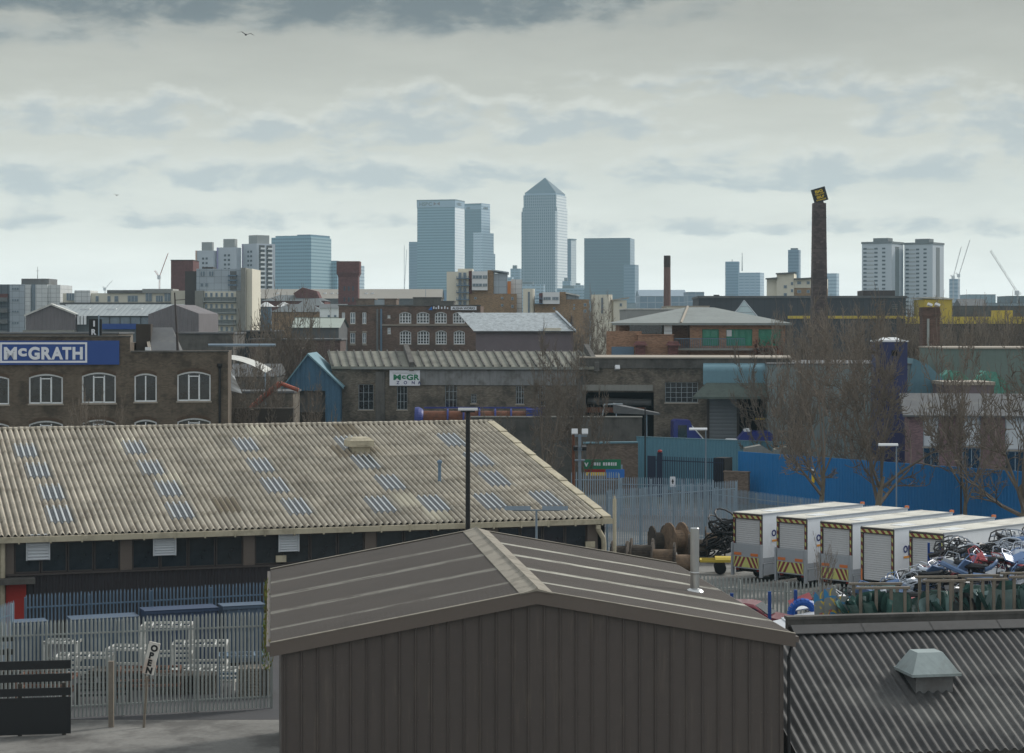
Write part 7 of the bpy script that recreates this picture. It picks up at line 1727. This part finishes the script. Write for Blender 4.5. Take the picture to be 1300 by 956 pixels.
lowblock('distant_range','low dark roofs right of the yellow store','building',1210,1330,389,520,16,M_['dark_concrete'],M_['slate'])
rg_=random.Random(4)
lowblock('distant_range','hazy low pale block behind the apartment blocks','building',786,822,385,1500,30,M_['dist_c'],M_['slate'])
# ================================================================= 22 the financial towers, three kilometres away
Y=3100
def logo_letters(r_,s,x,z,h,m,w): text(s,h,m,r_,(x,-.8,z),depth=.2,fat=.25,width=w)
A1=cw('bank_skin',(100,134,150),4.2,.42,(42,76,98),rough=.4); A2=cw('bank_side_sunlit',(240,244,246),4.2,.3,(214,222,228),rough=.4)  # side albedo raised to near-white: sunlight painted onto the right face
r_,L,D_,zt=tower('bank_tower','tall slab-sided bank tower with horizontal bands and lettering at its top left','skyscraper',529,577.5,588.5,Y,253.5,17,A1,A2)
f=MB(); f.box(-.5,L+.5,-.7,-.01,zt-11,zt-1.5); f.build('top_band',mat('bank_top',(140,158,174),rough=.5,var=.03),r_); f=MB(); f.box(L+.01,L+.7,-.5,D_+.5,zt-11,zt-1.5); f.build('top_band',M_['bank_top'],r_)
f=MB(); f.box(-.6,L+.6,-.8,D_+.6,zt-1.4,zt+.6); f.build('cap',mat('bank_cap',(92,104,112),rough=.5),r_)
text('HSBC',7.5,M_['slate'],r_,(L*.06,-.9,zt-8.5),depth=.1,fat=.3,width=L*.34); f=MB(); xx=L*.44; f.add([(xx,-.9,zt-8.5),(xx+5,-.9,zt-5.7),(xx,-.9,zt-2.9),(xx+10,-.9,zt-8.5),(xx+10,-.9,zt-2.9)],[(0,1,2),(1,3,4)]); f.build('emblem',M_['red_brick'],r_)
text('HSBC',6,M_['slate'],r_,(L+.9,D_*.15,zt-8),(R(90),0,R(90)),depth=.1,fat=.2,width=D_*.5)
r_,L,D_,zt=tower('low_shoulder','narrow lower tower at the left shoulder of the bank tower','skyscraper',519,530,533,Y+60,307,15,cw('shoulder',(84,110,134),4.2,.4,(58,84,110)))
B1=cw('grid_skin',(76,108,124),4.2,.5,(36,66,86),5,.3,(66,96,114)); B2=cw('grid_side_sunlit',(196,210,220),4.2,.4,(120,144,166),5,.3,(176,192,204))  # second skin paler than the first, sunlit look put into its colour
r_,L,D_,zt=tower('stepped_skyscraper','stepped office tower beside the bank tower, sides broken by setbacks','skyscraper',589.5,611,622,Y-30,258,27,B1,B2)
for k,(zz,ex,ey) in enumerate(((zt-44,2.5,7),(zt-75,3.5,10),(zt-132,4.5,16),(zt-150,5.5,22))):
    f=MB(); f.add([(0,-.0,0)],[]) if False else None
    f.box(L*.55,L+ex,-ex*.6,D_+ey,0,zz); f.build('setback',[B2],r_)
f=MB(); f.box(0,L*.98,-.5,-.01,zt-9,zt-3); f.build('top_band',M_['bank_top'],r_)
text('citi',5,M_['slate'],r_,(L*.12,-.9,zt-8.2),depth=.1,fat=.2,width=L*.22); text('citi',5,M_['slate'],r_,(L+.6,D_*.2,zt-8.2),(R(90),0,R(90)),depth=.1,fat=.2,width=D_*.5)
# pyramid-topped tower
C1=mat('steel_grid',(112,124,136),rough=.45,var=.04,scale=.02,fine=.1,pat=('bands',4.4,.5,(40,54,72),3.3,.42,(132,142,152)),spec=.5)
C2=mat('steel_side_sunlit',(236,238,238),rough=.4,var=.04,scale=.02,fine=.1,pat=('bands',4.4,.45,(170,180,188),3.3,.3,(228,232,234)),spec=.5)  # near-white copy of the steel grid, painting the sun on side faces
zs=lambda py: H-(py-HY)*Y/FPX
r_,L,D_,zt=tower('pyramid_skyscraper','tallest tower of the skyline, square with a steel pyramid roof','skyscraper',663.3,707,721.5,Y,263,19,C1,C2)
zu=zs(247); i_=1.3
f=MB(); f.poly([(i_,i_,zt),(L-i_,i_,zt),(L-i_,i_,zu),(i_,i_,zu)],0); f.poly([(L-i_,i_,zt),(L-i_,D_-i_,zt),(L-i_,D_-i_,zu),(L-i_,i_,zu)],1); f.poly([(i_,i_,zu),(L-i_,i_,zu),(L-i_,D_-i_,zu),(i_,D_-i_,zu)],0); f.poly([(i_,i_,zt),(i_,i_,zu),(i_,D_-i_,zu),(i_,D_-i_,zt)],0); f.build('upper_stage',[C1,C2],r_)
for a,b in (((-1.2,-1.2),(2.6,2.6)),((L-2.6,-1.2),(L+1.2,2.6))): f=MB(); f.box(a[0],b[0],a[1],b[1],0,zt-6); f.build('corner_pier',C2 if a[0]>5 else C1,r_)
f=MB(); f.box(i_+1.6,L-i_-1.6,i_+1.6,D_-i_-1.6,zu,zs(244.5)); f.build('pyramid_base',M_['bank_top'],r_)
za=zs(223.5); zb=zs(244.5); cx,cy=L/2,D_/2; 
f=MB(); q=[(2.4,2.4),(L-2.4,2.4),(L-2.4,D_-2.4),(2.4,D_-2.4)]
f.add([(*p,zb) for p in q]+[(cx,cy,za)],[(0,1,4),(1,2,4),(2,3,4),(3,0,4),(3,2,1,0)]); f.build('pyramid',mat('pyramid_steel',(70,86,98),rough=.35,var=.03,metal=.3),r_)
C3=cw('dark_slab',(52,80,96),4.0,.45,(36,54,74),4.5,.25,(50,70,90))
r_,L,D_,zt=tower('dark_slab_tower','broad dark slab office tower standing apart, right of the pyramid tower','skyscraper',742,800,808.5,2750,302,10,C3,cw('dark_slab_side_sunlit',(104,124,144),4,.4,(84,104,124)))  # right face coloured lighter than the slab, painted as if in sun
r_,L,D_,zt=tower('slab_wing','lower wing at the right foot of the dark slab tower','tower',792,806,812,2650,336,18,cw('slab_wing',(96,118,138),4,.45,(74,96,118)))
r_,L,D_,zt=tower('side_tower','narrow pale tower close right of the pyramid tower','skyscraper',719,725,732,3200,304,30,cw('side_a',(88,110,134),4,.4,(70,92,116)),cw('side_b_sunlit',(200,206,208),4,.3,(180,188,194)))  # pale second skin paints sunlight on the right face
f=MB(); f.box(0,L*1.2,-1,D_*.9,zt,zt+1.2); f.build('cap',M_['bank_cap'],r_)
k=0
for pa,pb,pt,Y_,l,c in [(633,650,352,2900,'hazy low office block between the stepped tower and the pyramid tower',(140,160,176)),(648,660,341,3000,'small stepped office block just left of the pyramid tower',(126,148,166)),(655,690,361,2500,'low pale office block at the foot of the pyramid tower',(150,170,186)),
     (707,742,366,2900,'low cluster of distant roofs between pyramid tower and dark slab',(134,156,174)),(714,724,357,2950,'small distant block at the right foot of the pyramid tower',(124,148,168)),(728,741,362,3050,'pale distant block left of the dark slab tower',(170,184,194)),
     (500,520,372,2600,'low distant block left of the bank tower',(140,160,176)),(598,628,366,2700,'low distant block at the feet of the bank and stepped towers',(110,132,154)),(808,850,372,2400,'long low distant block right of the dark slab tower',(134,154,170))]:
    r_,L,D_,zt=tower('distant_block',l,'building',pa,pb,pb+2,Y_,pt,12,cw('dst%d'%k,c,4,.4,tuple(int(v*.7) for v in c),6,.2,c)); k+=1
    f=MB(); f.box(L*.2,L*.6,2,8,zt,zt+3+k%3); f.build('roof_house',M_['slate'],r_)
# cranes
def crane(label,px,pbase,Y,tip,cj,m):
    """tip: (px,py) jib end; cj: (px,py) counter jib end"""
    t=thing('tower_crane',label,'crane',((px-CX)*Y/FPX,Y,0)); zb=H-(pbase-HY)*Y/FPX; k=Y/FPX
    def lat(name,a,b,w):
        f=MB(); a=Vector(a); b=Vector(b); n=max(3,int((b-a).length/(w*1.4))); off=[Vector((0,-w/2,0)),Vector((0,w/2,0)),Vector((w*.5,0,w*.6))]
        r=max(.12,k*.16)
        for o_ in off: f.tube(a+o_,b+o_,r,r,4)
        for i in range(n):
            p=a+(b-a)*i/n; q=a+(b-a)*(i+1)/n
            f.tube(p+off[i%3],q+off[(i+1)%3],r*.7,r*.7,3)
        f.build(name,m,t)
    lat('mast',(0,0,0),(0,0,zb),1.6); lat('jib',(0,0,zb),((tip[0]-px)*k,0,H-(tip[1]-HY)*k),1.3); lat('counter_jib',(0,0,zb),((cj[0]-px)*k,0,H-(cj[1]-HY)*k),1.2)
    f=MB(); f.box(-1.2,1.2,-1.2,1.2,zb-1.5,zb+1.5); f.build('cab',M_['white_paint'],t)
mat('crane_pale',(190,188,188),rough=.5); mat('crane_red',(170,110,104),rough=.5)
crane('distant crane with a raised pinkish jib behind the long cream flats',202,352,1500,(213,322),(196,344),M_['crane_red'])
crane('tiny distant crane jib just above the long cream flats, left',133,367,2000,(142,357),(130,364),M_['crane_pale'])
crane('left one of two luffing cranes right of the slab blocks',1210,352,1800,(1220,314),(1206,350),M_['crane_pale'])
crane('right one of two luffing cranes right of the slab blocks',1217,350,1800,(1231,305),(1213,347),M_['crane_pale'])
crane('crane with its jib leaning left at the right edge, above the darker block',1291,372,1300,(1257,319),(1296,374),M_['crane_pale'])
crane('faint crane left of the shoulder of the bank tower',513,372,3000,(513,312),(516,317),M_['crane_pale'])
# birds
def bird(label,px,py,Y,span):
    f=MB(); s_=span/2; body=[(0,-.32,0,.02),(0,-.2,.01,.07),(0,0,.0,.09),(0,.2,.01,.05),(0,.34,.02,.02)]
    vs=[];n=8
    for (x,y,z,r) in body:
        for i in range(n): a=2*math.pi*i/n; vs.append((r*math.cos(a),y,z+r*math.sin(a)))
    fs=[(j*n+i,j*n+(i+1)%n,(j+1)*n+(i+1)%n,(j+1)*n+i) for j in range(4) for i in range(n)]+[tuple(range(n-1,-1,-1)),tuple(range(4*n,5*n))]
    b0=len(vs)
    for sg in (-1,1):
        k=len(vs); vs+=[(sg*.05,-.16,.05),(sg*.05,.14,.03),(sg*s_*.5,-.18,.20),(sg*s_*.5,.08,.18),(sg*s_,.02,.06),(sg*s_*.97,.08,.05)]
        vs+=[(sg*.05,-.16,.02),(sg*.05,.14,.0),(sg*s_*.5,-.18,.17),(sg*s_*.5,.08,.15)]
        fs+=[(k,k+2,k+3,k+1),(k+2,k+4,k+5,k+3),(k+6,k+7,k+9,k+8),(k+8,k+9,k+5,k+4),(k,k+6,k+8,k+2),(k+2,k+8,k+4),(k+1,k+3,k+9,k+7),(k+3,k+5,k+9)]
    f.add(vs,fs); o=f.build('seagull',M_['bird_grey']); o.location=at(px,py,Y); o.rotation_euler=(R(12),R(8),R(20)); tag(o,label,'bird')
bird('gull gliding with spread wings high in the dark cloud, upper left',312,44,170,1.5)
bird('tiny far-off gull low in the sky at the left',148,248,320,1.0)
# ================================================================= 23 bare winter trees
def bare_tree(seed, height, spread, trunk_h, r0, lv=4, kids=(5,5,5,5), up=.35, twig=.03):
    rr=random.Random(seed); T=MB(); Cw=MB()
    def branch(mb,p,d,L,r,level,n):
        pts=[Vector(p)]; d=Vector(d).normalized(); rad=[r]
        for i in range(n):
            j=Vector((rr.uniform(-1,1),rr.uniform(-1,1),rr.uniform(-.6,1)))*(.16+.07*level)
            d=(d+j+Vector((0,0,up*.22))).normalized(); pts.append(pts[-1]+d*L/n); rad.append(max(r*(1-.62*(i+1)/n),twig*.7))
        sides=7 if level==0 else (5 if level==1 else 3)
        for i in range(n): mb.tube(pts[i],pts[i+1],rad[i],rad[i+1],sides,0,False)
        return pts,rad
    # trunk
    p=Vector((0,0,0)); tp,tr=branch(T,(0,0,-.1),(0,0,1),trunk_h,r0,0,5)
    def sub(mb_,pts,rad,L,level):
        if level>lv: return
        k=kids[min(level-1,len(kids)-1)]
        for i in range(k+rr.randint(-1,1)):
            f_=rr.uniform(.25,1.0) if level>1 else rr.uniform(.45,1.0)
            x=f_*(len(pts)-1); a=min(int(x),len(pts)-2); q=pts[a].lerp(pts[a+1],x-a); rb=rad[a]+(rad[a+1]-rad[a])*(x-a)
            base=(pts[a+1]-pts[a]).normalized(); az=rr.uniform(0,6.283); s_=rr.uniform(.55,1.15)
            side=Vector((math.cos(az),math.sin(az),0)); side=(side-base*side.dot(base)); side=side.normalized() if side.length>.1 else Vector((1,0,0))
            d=(base*(1-.35*s_)+side*s_+Vector((0,0,up))).normalized()
            l=L*rr.uniform(.65,1.1)*(1-.25*f_ if level>1 else 1)
            pp,rd=branch(mb_,q,d,l,max(rb*.70,twig),level,3 if level<lv else 2); sub(mb_,pp,rd,l*.56,level+1)
        if level<=lv: # leader
            pp,rd=branch(mb_,pts[-1],(pts[-1]-pts[-2]).normalized()+Vector((0,0,.3)),L*.8,max(rad[-1],twig),level,3); 
            sub(mb_,pp,rd,L*.5,level+1) if level<lv else None
    sub(Cw,tp,tr,(height-trunk_h)*.62,1)
    # fit the crown to the wanted size
    zs_=[v[2] for v in Cw.v]; xs=sorted(math.hypot(v[0],v[1]) for v in Cw.v); zs_.sort(); rz_=(height-trunk_h)/(zs_[int(len(zs_)*.985)]-trunk_h); rx=spread/xs[int(len(xs)*.985)]
    def fit(mb): mb.v=[(x*(1+(rx-1)*min(1,max(0,z/trunk_h))),y*(1+(rx-1)*min(1,max(0,z/trunk_h))),z if z<trunk_h else trunk_h+(z-trunk_h)*rz_) for x,y,z in mb.v]
    fit(Cw)
    return T,Cw
TREES={}
for k,(seed,h,sp,th,r0,kd,up) in {'round':(33,15,4.9,3.0,.32,(9,7,5,5),.06),'vase':(8,14,5.0,4.0,.25,(7,6,5,5),.12),'broad':(12,15,6.2,3.8,.32,(8,6,5,5),.06),'slim':(19,13,3.3,3.3,.17,(7,5,5,4),.22),'sapling':(23,5,.9,1.2,.04,(4,4,3,3),.9)}.items():
    T,Cw=bare_tree(seed,h,sp,th,r0,4,kd,up,twig={'round':.036,'sapling':.013}.get(k,.029))
    TREES[k]=(T.mesh('trunk',M_['bark']),Cw.mesh('crown',M_['bark_twig']),Cw.mesh('crown',M_['bark_grey']),h)
def tree(label,px,Y,kind,pt,rz=0,wide=1.0,grey=False,group=None,name='bare_tree'):
    """pt: photo height of the crown's top"""
    T,Ca,Cb,h=TREES[kind]; zt=H-(pt-HY)*Y/FPX; s_=zt/h
    t=thing(name,label,'tree',((px-CX)*Y/FPX,Y,0),R(rz),group); t.scale=(s_*wide,s_*wide,s_)
    link('trunk',T,t); link('crown',Cb if grey else Ca,t); return t
tree('large bare tree left of the blue gable shed, its round crown before the grey flats',372,215,'round',388,20,1.0)
tree('bushy bare tree against the dark brick shed, left of the blue gable apex',398,219,'broad',402,60,.7)
tree('second dark bare tree, filling the gap right behind the orange excavator',344,214,'round',408,200,.85)
tree('dark bare tree between the white awning and the large round tree',318,196,'round',436,110,.8)
tree('smaller bare tree just left of the large round one, by the excavator',342,178,'slim',446,130,.9)
tree('bare tree before the rotary drum, branching low in front of the works wall',693,168,'broad',432,40,.85)
tree('slender bare tree close right of the one before the works wall',742,172,'slim',452,10,1.0)
tree('left one of two bare street trees in front of the blue hoarding',1046,153,'vase',404,75,1.0,True)
tree('right one of two street trees before the blue hoarding, wide crown by the silo',1113,149,'broad',398,200,1.05)
tree('bare tree standing back between the two street trees, against the teal wall',1080,163,'vase',416,310,1.0)
tree('bare tree half out of the frame at the right edge',1304,140,'broad',398,300,1.05)
tree('thin bare tree before the purple brick terrace at the right',1226,150,'slim',430,50,1.1,True)
tree('bare tree in front of the canopy of the works',985,178,'vase',446,150,.9)
tree('bare tree between the left street tree and the canopy, behind the hoarding',1010,182,'slim',425,250,1.1,True)
tree('pale brown bare tree standing before the cream stair tower of the brown flats',765,300,'round',388,0,.75,True)
tree('pale bare tree beside the purple warehouse gable',742,310,'slim',398,90,1.1,True)
tree('thin sapling in front of the second lorry body, by the pale palings',1050,101,'sapling',690,0,1.1,True,name='sapling')
tree('young bare tree whose top shows before the lower windows of the brick block, left one',112,140,'slim',512,0,.9)
tree('young bare tree whose top shows before the lower windows of the brick block, right one',150,142,'slim',519,90,.9)
tree('bare tree in front of the bay of the blue gable shed',407,172,'slim',492,33,.9,True)
tree('bare shrubby tree under the excavator boom',324,170,'slim',486,70,1.2)
tree('bare shrubby tree right of the white flag',296,172,'slim',500,170,1.0,True)
rr=random.Random(31)
TL=[]
x=1000
while x<1325:
    TL.append(x); x+=rr.uniform(11,19)
for i,x in enumerate(TL):
    Y=rr.uniform(228,262); kd=rr.choice(['round','vase','slim','slim','round'])
    tree('bare tree in the brown treeline behind the teal building, among many alike',x,Y,kd,rr.uniform(398,416),rr.uniform(0,360),rr.uniform(.75,1.05),rr.random()<.45,group='bare trees in the treeline')
